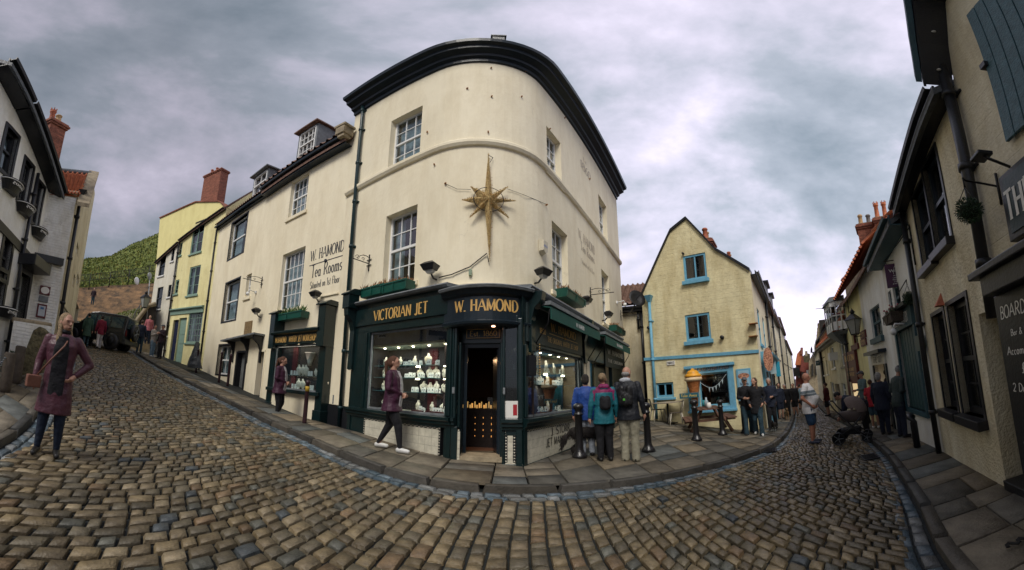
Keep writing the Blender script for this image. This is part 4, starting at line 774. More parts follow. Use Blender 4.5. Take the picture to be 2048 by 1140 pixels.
for k, (q, zz) in enumerate((((955, 695), 2.72), ((950, 712), 2.72))):
    mb = MB(); mb.lathe([(.04, -.01), (.04, .01), (0, .01)], D_(FS.s(*q) - .05 * k, 2.735, -1.3 - .9 * k), 12); mb.build('ceiling_spotlight', mat('warm_spot', (1, .8, .5), emit=((1, .6, .3), 6), bump=0), front)
# ---- display windows
M_DISP = mat('display_back', (.012, .010, .016), .7, var=.3, scale=5, bump=0); M_VELV = mat('ivory_velvet', (.72, .66, .55), .8, var=.08, scale=20, bump=.1); M_CARD = mat('white_card', (.75, .73, .68), .6, var=.05, bump=0)
M_SHELF = mat('glass_shelf', (.10, .22, .22), .15, var=.1, bump=0, spec=.7); M_SPOT = mat('halogen_spot', (1, .9, .7), emit=((1, .78, .5), 16), bump=0); M_CREAMP = mat('display_floor', (.62, .58, .48), .6, bump=.05)
def display(u0, u1, z0, z1, dep, shelves, spots, name, energy, f=FS, head=None, cut=(0, 0)):
    fr = MB(); gl = MB(); gl.fbox(f, u0, u1, z0, z1, -.075, -.07); po = gl.build(name, M_GLASS, front if f is FS else name_par)
    for q in ((u0, u0 + .035, z0, z1), (u1 - .035, u1, z0, z1), (u0 + .035, u1 - .035, z1 - .04, z1), (u0 + .035, u1 - .035, z0, z0 + .04)): fr.fbox(f, *q, -.09, -.055)
    fr.build('window_frame', M_LEAD, po)
    bx = MB(); zi = head or z1
    k0, k1 = cut; bq = lambda u, z, o: f.P(u, z, o)
    ft = [(u0 - .02, -.1), (u0 - .02 + k0, -dep), (u1 + .02 - k1, -dep), (u1 + .02, -.1)]
    for (p, po_), (r_, ro_) in zip(ft, ft[1:]): bx.quad(bq(p, z0 - .05, po_), bq(r_, z0 - .05, ro_), bq(r_, zi + .02, ro_), bq(p, zi + .02, po_), 0)
    bx.add([bq(p, z0 + .02, o) for p, o in ft], [(0, 1, 2, 3)], 1); bx.add([bq(p, zi, o) for p, o in ft], [(0, 1, 2, 3)], 1)
    if head: bx.fbox(f, u0, u1, zi + .05, z1 + .05, -.16, -.13, 0)
    n = 9
    for i in range(n): 
        if i in (5,): u = lerp(u0, u1, (i + .2) / n); bx.fbox(f, max(u, u0 + k0), min(u + .22, u1 - k1), z0 + .03, zi - .02, -dep, -dep + .03, 2)
    bx.build('display_case', [M_DISP, M_CREAMP, mat('wine_drape', (.10, .015, .02), .8, bump=.4)], po)
    for z in shelves:
        sh = MB(); sh.fbox(f, u0 + .03 + k0 * .8, u1 - .03 - k1 * .8, z - .012, z, -dep + .08, -.16); sh.build('shelf', M_SHELF, po)
    sp = MB()
    for i in range(spots): u = lerp(u0, u1, (i + .5) / spots); sp.lathe([(.022, -.012), (.028, .0), (0, .0)], f.P(u, zi - .005, -dep * .45), 10)
    for z in shelves[:-1] if len(shelves) > 1 else []:
        for i in range(3): u = lerp(u0, u1, (i + .6) / 3); sp.fbox(f, u, u + .06, z - .03, z - .014, -dep * .6, -dep * .5)
    sp.build('spotlights', M_SPOT, po)
    m = (u0 + u1) / 2; ps = f.P(m, zi - .03, -dep * .45); i, e, nn = f.seg(m)
    l = lamp('display_light', ps, energy, (1, .86, .66), .2); l.data.shape = 'RECTANGLE'; l.data.size = abs(u1 - u0) * .9; l.data.size_y = .15; l.rotation_euler = (0, 0, atan2(e.y, e.x))
    for z in shelves:
        l2 = lamp('shelf_light', f.P(m, z - .03, -dep * .3), energy * .45, (1, .86, .66), .2); l2.data.shape = 'RECTANGLE'; l2.data.size = abs(u1 - u0) * .9; l2.data.size_y = .08; l2.rotation_euler = (0, 0, atan2(e.y, e.x))
    return po
def bust_mesh(h):
    b = MB(); pr = [(.0, .0), (.0, .0)]
    lv = [(0, .12, .05), (.12, .20, .09), (.35, .34, .14), (.60, .40, .15), (.72, .30, .13), (.80, .14, .10), (.93, .10, .09), (1.0, .10, .09)]; n = 14; vs = []
    for z, rx, ry in lv:
        for k in range(n): a = 2 * pi * k / n; vs.append((rx * cos(a) * h * (1.0), (ry * sin(a) - .1 * (1 - z)) * h, z * h))
    b.add(vs, [(i * n + k, i * n + (k + 1) % n, (i + 1) * n + (k + 1) % n, (i + 1) * n + k) for i in range(len(lv) - 1) for k in range(n)] + [tuple(range(n)), tuple((len(lv) - 1) * n + k for k in range(n))], 0, True)
    return b
def beads(h):
    b = MB()
    for i in range(17):
        a = pi * (i / 16); x = .22 * cos(a) * h; z = h * (.78 - .36 * sin(a)); b.ell((x, -.21 * h - .0 * sin(a), z), .018 * h + .004 * h * sin(a), 6, 4)
    return b
M_JET = mat('jet_beads', (.01, .01, .012), .2, bump=0); M_GEM = mat('gold_chain', (.75, .45, .12), .3, metal=.7, bump=0)
_b1 = bust_mesh(.24); bust0 = None
def place_bust(u, z, off, f, h, lab, grp, rz=0, gem=False):
    global bust0
    i, e, nn = f.seg(u); ang = atan2(e.y, e.x)
    if bust0 is None:
        bust0 = {}
    if gem not in bust0:
        o = thing('necklace_bust', lab, 'display bust', (0, 0, 0)); bust_mesh(1).build('bust', M_VELV, o); beads(1).build('necklace', M_GEM if gem else M_JET, o); bust0[gem] = o; t = o
    else: t = copy_tree(bust0[gem])
    t.location = f.P(u, z, off); t.scale = (h, h, h); t.rotation_euler = (0, 0, ang + rz); t['label'] = lab; t['group'] = grp; return t
card0 = [None]
def place_card(u, z, off, f, h, lab, grp, rz=0):
    if card0[0] is None:
        o = thing('jewellery_card', lab, 'display card'); b = MB(); b.hexa([(-.35, -.1, 0), (.35, -.1, 0), (.35, .12, 0), (-.35, .12, 0), (-.35, .06, 1), (.35, .06, 1), (.35, .1, 1), (-.35, .1, 1)]); b.build('card', M_CARD, o)
        b = MB(); b.ell((0, -.05, .5), (.1, .05, .14), 8, 6); b.build('earring', M_JET, o); card0[0] = o; t = o
    else: t = copy_tree(card0[0])
    i, e, nn = f.seg(u); t.location = f.P(u, z, off); t.scale = (h, h, h); t.rotation_euler = (0, 0, atan2(e.y, e.x) + rz); t['label'] = lab; t['group'] = grp
zsh = [FS.z(830, y) for y in (726, 752, 782)]; zsh = [z - .02 for z in zsh]
w1 = display(a0, a1, zsill, zgl, .62, zsh, 5, 'display_window', 8, head=FS.z(815, 688), cut=(0, .5))
zs2 = [FS.z(1105, y) for y in (744, 769)]
w2 = display(b0, b1, zsill + .0, zg2, .62, zs2, 6, 'display_window', 8, cut=(.5, 0))
LL = 'cream necklace bust with dark beads on %s of the left shop window'
rows = [('the top shelf', zsh[0], [(748, 708, .2), (777, 706, .19), (806, 705, .2), (833, 704, .24), (882, 702, .22)]), ('the middle shelf', zsh[1], [(745, 738, .22), (757, 738, .2), (816, 738, .2), (835, 738, .22), (848, 738, .22), (866, 737, .23)]), ('the third shelf', zsh[2], [(744, 766, .22), (756, 766, .2), (823, 766, .22), (836, 766, .2), (849, 766, .22), (867, 766, .23)]), ('the floor', zsill + .03, [(746, 797, .24), (812, 797, .22), (840, 797, .2), (864, 797, .22), (889, 795, .26)])]
for nm, z, L in rows:
    for x, y, h in L: place_bust(FS.s(x, y), z, -.36, FS, h, LL % nm, 'necklace busts on ' + nm + ' of the left shop window', rz=random.uniform(-.5, .3), gem=(x == 833))
for nm, z, y, xs_ in (('the top shelf', zsh[0], 720, (790, 797, 803, 810, 822, 840, 856, 876)), ('the middle shelf', zsh[1], 746, (760, 795, 801, 808, 820, 827, 841, 855, 880)), ('the third shelf', zsh[2], 776, (760, 810, 816, 829, 841, 857, 876)), ('the floor', zsill + .03, 808, (822, 829, 853, 860, 870, 877))):
    for x in sorted(xs_ + tuple(q + 3.4 for q in xs_)): place_card(FS.s(x, y), z, -.26 + random.uniform(-.04, .04), FS, random.uniform(.07, .11), 'small white jewellery card standing on %s of the left shop window' % nm, 'jewellery cards on %s of the left shop window' % nm, random.uniform(-.5, .5))
LR = 'cream necklace bust with dark beads on %s of the right shop window'
for nm, z, L in (('the top shelf', zs2[0], [(1076, 730, .28), (1088, 733, .30), (1099, 729, .30), (1121, 726, .34), (1135, 730, .3), (1152, 733, .3)]), ('the middle shelf', zs2[1], [(1109, 757, .30), (1124, 757, .30), (1143, 757, .32), (1148, 757, .3)]), ('the floor', zsill + .03, [(1058, 800, .28), (1068, 799, .30), (1073, 799, .26), (1090, 800, .24), (1125, 798, .28)])):
    for x, y, h in L: place_bust(FS.s(x, y), z, -.34, FS, h * .8, LR % nm, 'necklace busts on ' + nm + ' of the right shop window', rz=random.uniform(-.2, .5))
for nm, z, y, xs_ in (('the top shelf', zs2[0], 738, (1056, 1062, 1066, 1094, 1113, 1118, 1142)), ('the middle shelf', zs2[1], 764, (1062, 1066, 1076, 1091, 1098, 1103, 1115, 1130, 1136)), ('the floor', zsill + .03, 808, (1096, 1102, 1107, 1112, 1117, 1130, 1136))):
    for x in sorted(xs_ + tuple(q + 2.2 for q in xs_)): place_card(FS.s(x, y), z, -.24 + random.uniform(-.04, .04), FS, random.uniform(.08, .13), 'small white jewellery card standing on %s of the right shop window' % nm, 'jewellery cards on %s of the right shop window' % nm, random.uniform(-.5, .5))
for f_, us, lab in ((FS, ((812, 832), (840, 872)), 'left'), (FS, ((1056, 1074), (1076, 1102), (1104, 1127)), 'right')):
    for k, (x0, x1) in enumerate(us):
        b = MB(); u0, u1 = sorted((f_.s(x0, 812), f_.s(x1, 812))); b.fbox(f_, u0, u1, zsill + .025, zsill + .06, -.3, -.14); t = b.build('ring_tray', mat('wine_leather', (.07, .012, .016), .5), None, loc=f_.P(u0, zsill, -.2)); tag(t, 'dark red ring tray on the floor of the %s shop window' % lab, 'tray', 'ring trays on the floor of the %s shop window' % lab)
# narrow grilled side light beside the door with its stickers
g = MB(); g.fbox(FS, g0, g1, 1.2, zgl, -.06, -.055); sg = g.build('side_light', M_GLASSB, front)
g = MB(); 
for i in range(7): u = lerp(g0, g1, i / 6); g.fbox(FS, u - .003, u + .003, 1.2, zgl - .5, -.1, -.094)
for j in range(30): z = lerp(1.2, zgl - .5, j / 29); g.fbox(FS, g0, g1, z - .003, z + .003, -.094, -.09)
g.build('wire_grille', M_LEAD, sg)
g = MB(); g.fbox(FS, g0, g1, 1.2, 1.48, -.05, -.046); st = g.build('sticker', M_CARD, sg); g = MB(); g.fbox(FS, lerp(g0, g1, .6), g1 - .02, 1.24, 1.42, -.045, -.042); g.build('red_sticker', mat('red_sticker', (.4, .02, .03), .5, bump=0), st)
g = MB(); g.fbox(FS, g0, g1, 1.2, zgl, -.5, -.45); g.build('side_light_back', M_CREAMP, sg)
# signboard above the right window, hanging bead string, awnings
mb = MB(); s0_, s1_ = FS.s(1052, 670), FS.s(1162, 690); mb.fbox(FS, s0_, s1_, zg2 + .06, ztop - .32, .0, .03); sbd = fpart('right_signboard', mb, mat('dark_slate_paint', (.022, .036, .038), .45, var=.25))
tx = MB(); text(tx, 'W. HAMOND', fmap(FS, .032), FS.s(1099, 658), FS.s(1148, 668), FS.z(1124, 672), .17, thick=.22, thin=.09)
text(tx, '1860', fmap(FS, .032), FS.s(1076, 660), FS.s(1088, 663), FS.z(1082, 668), .1, thick=.2, thin=.1)
text(tx, 'THE ORIGINAL WHITBY JET SHOP', fmap(FS, .032), FS.s(1092, 680), FS.s(1153, 690), FS.z(1124, 693), .10, thick=.2, thin=.1)
u0, u1 = FS.s(1096, 675), FS.s(1152, 680); zz = FS.z(1124, 677); tx.fbox(FS, u0, u1, zz - .006, zz + .006, .031, .034); tx.ell(FS.P((u0 + u1) / 2, zz, .034), (.025, .025, .025), 8, 6)
tx.build('gold_lettering', M_GOLD, sbd)
M_AWN = mat('green_awning_canvas', (.008, .075, .058), .7, var=.2, scale=8, bump=.2)
def awning(u0, u1, z, label, words, tx0, tx1, col=M_WLET):
    t = thing('shop_awning', label, 'awning', FS.P((u0 + u1) / 2, z - .3, .2)); m = MB(); m.sweep(FS, u0, u1, [(0, .02), (.34, -.06), (.37, -.07), (.37, -.085), (.33, -.075), (0, 0)], z); m.sweep(FS, u0, u1, [(.352, -.28), (.368, -.28), (.368, -.08), (.352, -.08)], z); c = m.build('canvas', M_AWN, t)
    m = MB(); m.fbox(FS, u0, u1, z - .02, z + .05, .0, .36); m.build('cassette', M_LEAD, t)
    x = MB(); text(x, words, fmap(FS, .369), tx0, tx1, z - .22, .09, thick=.2, thin=.12, serif=False); x.build('lettering', col, c)
    m = MB()
    for u in (u0, u1): m.tube([FS.P(u, z - .75, .02), FS.P(u, z - .35, .3), FS.P(u, z - .1, .34)], .012, 6)
    m.build('folding_arm', M_RUST if False else M_IRON, t); return t
def soff(f, px, py, o):  # s on an offset line
    g = f.offset(o); h_ = g.hit(px, py); i = 0
    while i < len(g.c) - 2 and h_[0] > g.c[i + 1]: i += 1
    return f.c[i] + (h_[0] - g.c[i]) * (f.c[i + 1] - f.c[i]) / (g.c[i + 1] - g.c[i])
z_aw = FS.offset(.36).z(1140, 632) + .05; print('awning z', z_aw, FS.offset(.36).z(1091, 604), FS.offset(.36).z(1194, 653))
awning(soff(FS, 1091, 612, .36), soff(FS, 1196, 658, .36), z_aw, 'long dark green awning over the lit right hand display window', 'W. HAMOND', soff(FS, 1146, 645, .37), soff(FS, 1163, 648, .37))
awning(soff(FS, 1209, 665, .36), soff(FS, 1259, 690, .36), z_aw, 'short dark green awning at the far end of the shopfront', 'W.HAMOND', soff(FS, 1232, 680, .37), soff(FS, 1244, 682, .37))
mb = MB(); p = FS.P(FS.s(1066, 700), FS.z(1066, 690), .12)
for i in range(26): mb.ell(p + Vector((.008 * (-1) ** i, 0, -i * .022)), .012, 6, 4, i % 2)
t = mb.build('hanging_chain', [M_GEM, M_BLK], None, loc=p); tag(t, 'black and yellow twisted chain hanging beside the right display window', 'chain')
mb = MB(); mb.box(FS.P(FS.s(1052, 730), FS.z(1052, 732), .08), (.14, .16, .34), .5); t = mb.build('alarm_box', M_BLK, None, loc=FS.P(FS.s(1052, 730), FS.z(1052, 740), .05)); tag(t, 'small black box fixed between the door and the right display window', 'box')
# second bay towards the alley: pale pier, dark door and window
mb = MB(); mb.fbox(FS, FS.s(1165, 710), FS.s(1171, 710), 1.25, zg2 - .02, -.1, .01); mb.fbox(FS, FS.s(1172.5, 710), FS.s(1178, 712), 1.25, zg2 - .04, -.1, .01); fpart('cream_pier', mb, M_CREAM)
mb = MB(); mb.fbox(FS, FS.s(1180, 760), FS.s(1222, 760), .4, 2.6, -.2, -.16); dk = fpart('side_door', mb, M_GRN)
mb = MB(); mb.fbox(FS, FS.s(1184, 740), FS.s(1200, 740), 1.5, 2.5, -.158, -.152); mb.build('door_pane', M_GLASSB, dk)
mb = MB(); mb.fbox(FS, FS.s(1208, 700), FS.s(1247, 715), 2.35, 3.1, .0, .03); s2 = fpart('far_signboard', mb, mat('dark_slate_paint', (.022, .036, .038), .45))
tx = MB(); text(tx, 'W. HAMOND', fmap(FS, .032), FS.s(1213, 690), FS.s(1243, 697), 2.75, .16, thick=.2, thin=.1); text(tx, 'THE ORIGINAL', fmap(FS, .032), FS.s(1213, 700), FS.s(1243, 706), 2.5, .1, thick=.2, thin=.1); tx.build('grey_lettering', M_WLET, s2)
# faded writing on the render
tx = MB(); text(tx, '1860', fmap(FM, .004), FM.s(1161, 340), FM.s(1181, 365), FM.z(1170, 346), .34); text(tx, 'W. HAMOND', fmap(FM, .004), FM.s(1157, 480), FM.s(1189, 500), FM.z(1173, 492), .3); text(tx, 'Tea Rooms', fmap(FM, .004), FM.s(1161, 500), FM.s(1188, 510), FM.z(1174, 512), .28); text(tx, 'Situated on 1st Floor', fmap(FM, .004), FM.s(1163, 530), FM.s(1188, 535), FM.z(1175, 537), .14)
text(tx, 'Est', fmap(FM, .004), FM.s(1166, 318), FM.s(1172, 322), FM.z(1169, 325), .16)
shop.part('faded_lettering', tx, M_FADE)
mb = MB()
for x, y in ((982, 137), (935, 178), (983, 194), (1042, 194), (976, 265), (1098, 258), (1128, 236), (892, 368), (1091, 410), (1049, 144), (1178, 358), (856, 265), (870, 330), (700, 640)): mb.box(FM.P(FM.s(x, y), FM.z(x, y), .03), (.03, .05, .03), random.random())
shop.part('rusty_wall_fixings', mb, M_RUST)
def rect4(f, tl, tr, bl, br):
    a = (f.s(*tl) + f.s(*bl)) / 2; b = (f.s(*tr) + f.s(*br)) / 2; zt = (f.z(*tl) + f.z(*tr)) / 2; zb = (f.z(*bl) + f.z(*br)) / 2
    return [min(a, b), max(a, b), zb, zt]
def dormer(h, px, zr, depth=1.6, off=-.35, fm=None, rm=None, nx=3, ny=4, rise=.25, side=None, frontpanel=True, curt=0):
    """flat or low-pitched dormer standing on a roof; px = (xl, xr, ym, yt, yb) of its front"""
    f = h.f.offset(off); r = rect(f, *px); a, b, z0, z1 = r; mb = MB()
    for u0, u1 in ((a - .09, a), (b, b + .09)): mb.fbox(f, u0, u1, z0 - .5, z1 + .05, -depth, .0)
    mb.fbox(f, a, b, z0 - .5, z0, -.1, 0); mb.fbox(f, a, b, z1, z1 + .08, -.12, 0); d = mb.build('dormer', side or M_LEAD, h.o)
    mb = MB(); mb.fbox(f, a - .02, b + .02, z0, z1, -.09, -.08); p = mb.build('window', M_GLASS, d)
    F = MB(); 
    for q in ((a, a + .06, z0, z1), (b - .06, b, z0, z1), (a, b, z1 - .06, z1), (a, b, z0, z0 + .07), (a, b, (z0 + z1) / 2 - .03, (z0 + z1) / 2 + .03)): F.fbox(f, *q, -.08, .012)
    for i in range(1, nx): u = lerp(a, b, i / nx); F.fbox(f, u - .013, u + .013, z0, z1, -.07, -.02)
    for j in range(1, ny): v = lerp(z0, z1, j / ny); F.fbox(f, a, b, v - .013, v + .013, -.07, -.02)
    F.build('frame', fm or M_WP, p); mb = MB(); mb.fbox(f, a - .2, b + .2, z1 + .08, z1 + .14, -depth - .3, .18); mb.fbox(f, a, b, z1 + .14, z1 + .14 + rise * .4, -depth, .0); mb.build('dormer_roof', rm or M_LEAD, d); return d
def planter(u, z, wd, f, label, rough=False, plants='dry', h=.2, d=.24, m=None):
    t = thing('window_box', label, 'window box', f.P(u, z, .1)); mb = MB(); a, b = u - wd / 2, u + wd / 2
    mb.add([f.P(a + .04, z, .03), f.P(b - .04, z, .03), f.P(b - .04, z, d - .03), f.P(a + .04, z, d - .03), f.P(a, z + h, .02), f.P(b, z + h, .02), f.P(b, z + h, d), f.P(a, z + h, d)], [(3, 2, 1, 0), (0, 1, 5, 4), (1, 2, 6, 5), (2, 3, 7, 6), (3, 0, 4, 7), (4, 5, 6, 7)])
    mb.fbox(f, a - .015, b + .015, z + h - .03, z + h, d, d + .012); 
    for k in (.02, .5, .98): q = lerp(a, b, k); mb.fbox(f, q - .01, q + .01, z + .02, z + h - .03, d - .01, d + .008)
    mb.build('trough', m or M_PLANT, t)
    pl = MB(); n = int(wd * 130); rr = random.Random(int(u * 100))
    for i in range(n):
        q = Vector(f.P(rr.uniform(a + .04, b - .04), z + h, rr.uniform(.05, d - .03))); L = rr.uniform(.06, .28 if plants == 'green' else .16); dr = Vector((rr.gauss(0, .4), rr.gauss(0, .4), 1)).normalized(); sd = dr.cross(Vector((rr.gauss(0, 1), rr.gauss(0, 1), 0))).normalized() * rr.uniform(.008, .02)
        tip = q + dr * L; pl.add([q - sd * .4, q + sd * .4, (q + tip) / 2 + sd, tip, (q + tip) / 2 - sd], [(0, 1, 2, 3, 4)])
        if plants == 'flowers' and i % 3 == 0: pl.ell(tip, .02, 5, 3, 1)
    pl.build('plants', [{'dry': mat('dry_heather', (.28, .15, .07), .8, var=.5, scale=30, bump=0), 'green': mat('leaf_green', (.07, .14, .03), .6, var=.5, scale=30, bump=0), 'flowers': mat('leaf_dull', (.06, .09, .04), .7, var=.5, scale=30, bump=0)}[plants], mat('pink_petals', (.45, .12, .15), .7, var=.4, scale=30, bump=0)], t); return t
def bracket(u, z, f, label, L=.55, side=0, h=.35):
    """wrought iron scroll bracket standing out from the wall"""
    t = thing('sign_bracket', label, 'bracket', f.P(u, z, 0)); mb = MB(); P = lambda o, dz, du=0: f.P(u + du, z + dz, o)
    mb.tube([P(.02, -h * .55), P(.02, h * .7)], .014, 6); mb.tube([P(.02, 0), P(L, 0)], .012, 6)
    mb.tube([P(.02, h * .45)] + [P(lerp(.02, L * .8, k), h * .45 - .12 * k * k + .05 * sin(k * 3)) for k in (.25, .5, .75, 1)], .009, 6)
    for c, r in ((L * .75, .07), (L * .4, .05)): mb.tube([P(c + r * (1 - i / 14) * cos(i * .6), .07 + r * (1 - i / 14) * sin(i * .6)) for i in range(12)], .007, 5)
    mb.tube([P(.02, h * .3, -.08), P(.02, h * .3, .08)], .012, 6); mb.tube([P(.02, -.04, -.08), P(.02, -.04, .08)], .012, 6)
    mb.build('scrollwork', M_IRON, t); return t
def floodlight(u, z, f, label, o=.22, s=1.):
    t = thing('floodlight', label, 'floodlight', f.P(u, z, 0)); mb = MB(); c = lambda du, dz, oo: f.P(u + du * s, z + dz * s, o + oo * s)
    mb.add([c(-.10, 0, -.08), c(.10, 0, -.08), c(.10, 0, .10), c(-.10, 0, .10), c(-.15, .12, -.12), c(.15, .12, -.12), c(.15, .12, .16), c(-.15, .12, .16), c(-.07, .19, -.05), c(.07, .19, -.05), c(.07, .19, .08), c(-.07, .19, .08)], [(0, 1, 2, 3), (0, 1, 5, 4), (1, 2, 6, 5), (2, 3, 7, 6), (3, 0, 4, 7), (4, 5, 9, 8), (5, 6, 10, 9), (6, 7, 11, 10), (7, 4, 8, 11), (8, 9, 10, 11)]); mb.build('hood', M_BLK, t)
    mb = MB(); mb.add([c(-.08, .0, -.06), c(.08, .0, -.06), c(.08, .0, .08), c(-.08, .0, .08), c(-.05, -.06, -.03), c(.05, -.06, -.03), c(.05, -.06, .05), c(-.05, -.06, .05)], [(4, 5, 6, 7), (0, 1, 5, 4), (1, 2, 6, 5), (2, 3, 7, 6), (3, 0, 4, 7)]); mb.build('lens', mat('frosted_lens', (.4, .4, .38), .3, bump=0), t)
    mb = MB(); mb.tube([f.P(u, z - .12, .0), f.P(u, z - .12, .1), c(0, 0, 0)], .02, 6); mb.build('arm', M_BLK, t); return t
def cctv(u, z, f, label, m=None):
    t = thing('security_camera', label, 'camera', f.P(u, z, 0)); mb = MB(); mb.fbox(f, u - .05, u + .05, z - .05, z + .05, 0, .05); mb.tube([f.P(u, z, .04), f.P(u, z + .04, .3), f.P(u + .02, z - .05, .34)], .02, 6); mb.build('arm', m or M_WP, t)
    mb = MB(); c = f.P(u + .02, z - .12, .34); mb.ell(c, .075, 12, 8); mb.build('dome', m or M_WP, t); return t

# ---- tea rooms, up the hill from the corner
FT = Fac([(-4.45, 7.95), (-13.8, 11.1)]); eT = (FT.s(431, 466) + FT.s(410, 717)) / 2
zt = [FT.z(640, 312), FT.z(560, 365), FT.z(430, 462)]; print('tea', eT, zt, FT.s(690, 280), FT.s(540, 380))
tea = House('tea_rooms', 'long cream rendered tea rooms building with white sash windows between the corner building and the yellow cottage', 'building', FT, 0, eT, pw([(0, .0), (eT, 1.3)]), pw([(0, zt[0]), (4.6, zt[1] + .05), (4.61, zt[1] - .15), (eT, zt[2])]), M_CREAM, depth=6)
for r, nx, ny, dk in ((rect(FT, 581, 614, 390, 357, 427), 4, 4, 0), (rect(FT, 561, 605, 560, 503, 617), 5, 4, 0), (rect(FT, 461, 490, 475, 440, 509), 1, 2, 1), (rect(FT, 448, 475, 603, 564, 640), 1, 2, 1), (rect(FT, 492, 501, 572, 549, 593), 1, 1, 2), (rect(FT, 435, 458, 722, 691, 749), 2, 2, 1)):
    print('tea win', [round(x, 2) for x in r]); w_ = tea.window(r, nx, ny, curt=1 if ny == 4 else .45, dep=.16, sill=None)
    if dk != 1:
        sb = MB(); sb.fbox(FT, r[0] - .1, r[1] + .1, r[2] - .13, r[2] - .003, -.12, .06); tea.part('sill', sb, M_CREAM, .01)
    else:
        sb = MB(); a, b, z0, z1 = r
        for q in ((a - .07, a, z0 - .07, z1 + .07), (b, b + .07, z0 - .07, z1 + .07), (a, b, z1, z1 + .07), (a, b, z0 - .07, z0)): sb.fbox(FT, *q, -.15, .012)
        tea.part('painted_surround', sb, M_BLK)
# two doors under one slate canopy
for i, (px, gm) in enumerate((((471, 489, 745, 703, 789), mat('grey_door_paint', (.17, .18, .18), .6)), ((511, 526, 755, 701, 812), mat('weathered_door', (.24, .22, .19), .8, var=.3, bump=.4)))):
    r = rect(FT, *px); r[2] = .5; r[3] = FT.z(480, 703) if i == 0 else FT.z(517, 701); tea.hole(r, .22); d = MB(); d.fbox(FT, r[0] + .06, r[1] - .04, r[2], r[3] - .05, -.24, -.2)
    for k in range(3): 
        for j in range(2): u = lerp(r[0] + .12, r[1] - .1, (j + .5) / 2); d.fbox(FT, u - .12, u + .12, r[2] + .25 + k * .65, r[2] + .75 + k * .65, -.2, -.19)
    do = tea.part('door', d, gm, .006); F = MB(); F.fbox(FT, r[0] - (.08 if i == 0 else 0), r[0] + .06, r[2], r[3], -.2, .015); F.fbox(FT, r[1] - .04, r[1] + (.1 if i == 0 else .0), r[2], r[3], -.2, .015); F.fbox(FT, r[0], r[1], r[3] - .05, r[3] + .03, -.2, .015); F.build('frame', M_BLK if i == 0 else M_CREAM, do)
u0, u1 = FT.s(460, 686), FT.s(530, 672); zc0, zc1 = FT.z(460, 686), FT.z(530, 672)
mb = MB(); a, b = sorted((u0, u1)); mb.fbox(FT, a, b, (zc1, zc0), (zc1 + .06, zc0 + .06), 0, .45); cn = tea.part('canopy', mb, M_LEAD)
mb = MB()
for x in (466, 494, 521): mb.sweep(FT, FT.s(x, 720) - .05, FT.s(x, 720) + .05, [(0, -.95), (.05, -.93), (.07, -.5), (.16, -.3), (.36, -.16), (.38, -.02), (0, -.02)], zc1)
mb.build('canopy_bracket', M_BLK, cn)
mb = MB(); mb.fbox(FT, *rect(FT, 490, 504, 657, 643, 672), 0, .03); tea.part('carved_stone_plaque', mb, mat('carved_sandstone', (.25, .17, .08), .9, var=.5, scale=25, bump=1.0, bscale=35))
tea.walls(); tea.roof(3.0, M_PANB, over=.3, s0=0, s1=4.6, ztop=(zt[0], zt[1]), fascia=1); 
rf = MB(); d_ = tea.depth / 2; tea.gutter(.0, 4.6, (zt[0] - .05, zt[1] - .05), off=.34, r=.07, fas=.28); tea.gutter(4.62, eT, (zt[1] - .2, zt[2] - .02), off=.2, r=.06, fas=.1)
tl = pantiles(FT.P(.0, zt[0] + .02, .38), FT.P(4.7, zt[1] + .02, .38), FT.P(4.7, zt[1] + 1.3, -.8), FT.P(0, zt[0] + 1.3, -.8), 16, 4, amp=.04); tea.part('eaves_tiles', tl, M_PANB)
tl = pantiles(FT.P(4.7, zt[1] - .1, .24), FT.P(eT, zt[2] + .05, .24), FT.P(eT, zt[2] + 2.4, -3), FT.P(4.7, zt[1] + 2.4, -3), 26, 8, amp=.03); tea.part('hill_side_roof', tl, M_PANB)
dormer(tea, (599, 629, 288, 262, 312), 0, fm=M_WP, rm=M_PANB, nx=4, ny=4, off=-.25); dormer(tea, (509, 532, 366, 350, 384), 0, fm=M_WP, nx=2, ny=2, off=-.3)
tea.pipe([(eT + .02, zt[2] - .1), (eT + .02, 1.3)], .05, m=M_BLK)
chimney(tea.o, FT.P(FT.s(575, 345), zt[1] + .9, -1.6), .7, .5, 1.1, .3, [(-.1, 0, .35, M_POT), (.18, 0, .3, M_POTB)], m=M_STONE)
mb = MB(); q = FT.P(.05, zt[0] + .1, .3); mb.box(q, (.35, .4, .3), -.3); mb.box(q + Vector((0, 0, -.2)), (.25, .3, .15), -.3); mb.box(q + Vector((0, 0, .2)), (.45, .45, .1), -.3); tea.part('kneeler_stone', mb, M_STONE, .02)
tx = MB(); F4 = fmap(FT, .003)
def tl_(words, xl, yl, xr, yr, hpx, **k):   # lettering along a slanting picture line
    ua, ub = FT.s(xl, yl), FT.s(xr, yr); za, zb = FT.z(xl, yl), FT.z(xr, yr); zz = (za + zb) / 2
    text(tx, words, lambda u, v, o: FT.P(ua + ub - u, v, .003 + o), min(ua, ub), max(ua, ub), zz, hpx, **k)
tl_('W. HAMOND', 621, 524, 688, 500, .34, thick=.18, thin=.06); tl_('Tea Rooms', 622, 558, 684, 537, .40, thick=.16, thin=.05); tl_('Situated on 1st Floor', 620, 579, 679, 563, .22, thick=.16, thin=.06, serif=False)
ua, ub = FT.s(619, 535), FT.s(688, 507); zz = (FT.z(619, 535) + FT.z(688, 507)) / 2; tx.fbox(FT, ua, ub, zz - .012, zz + .012, .002, .006); tx.ell(FT.P((ua + ub) / 2, zz, .004), (.05, .05, .06), 8, 6)
tea.part('wall_lettering', tx, M_GLET)
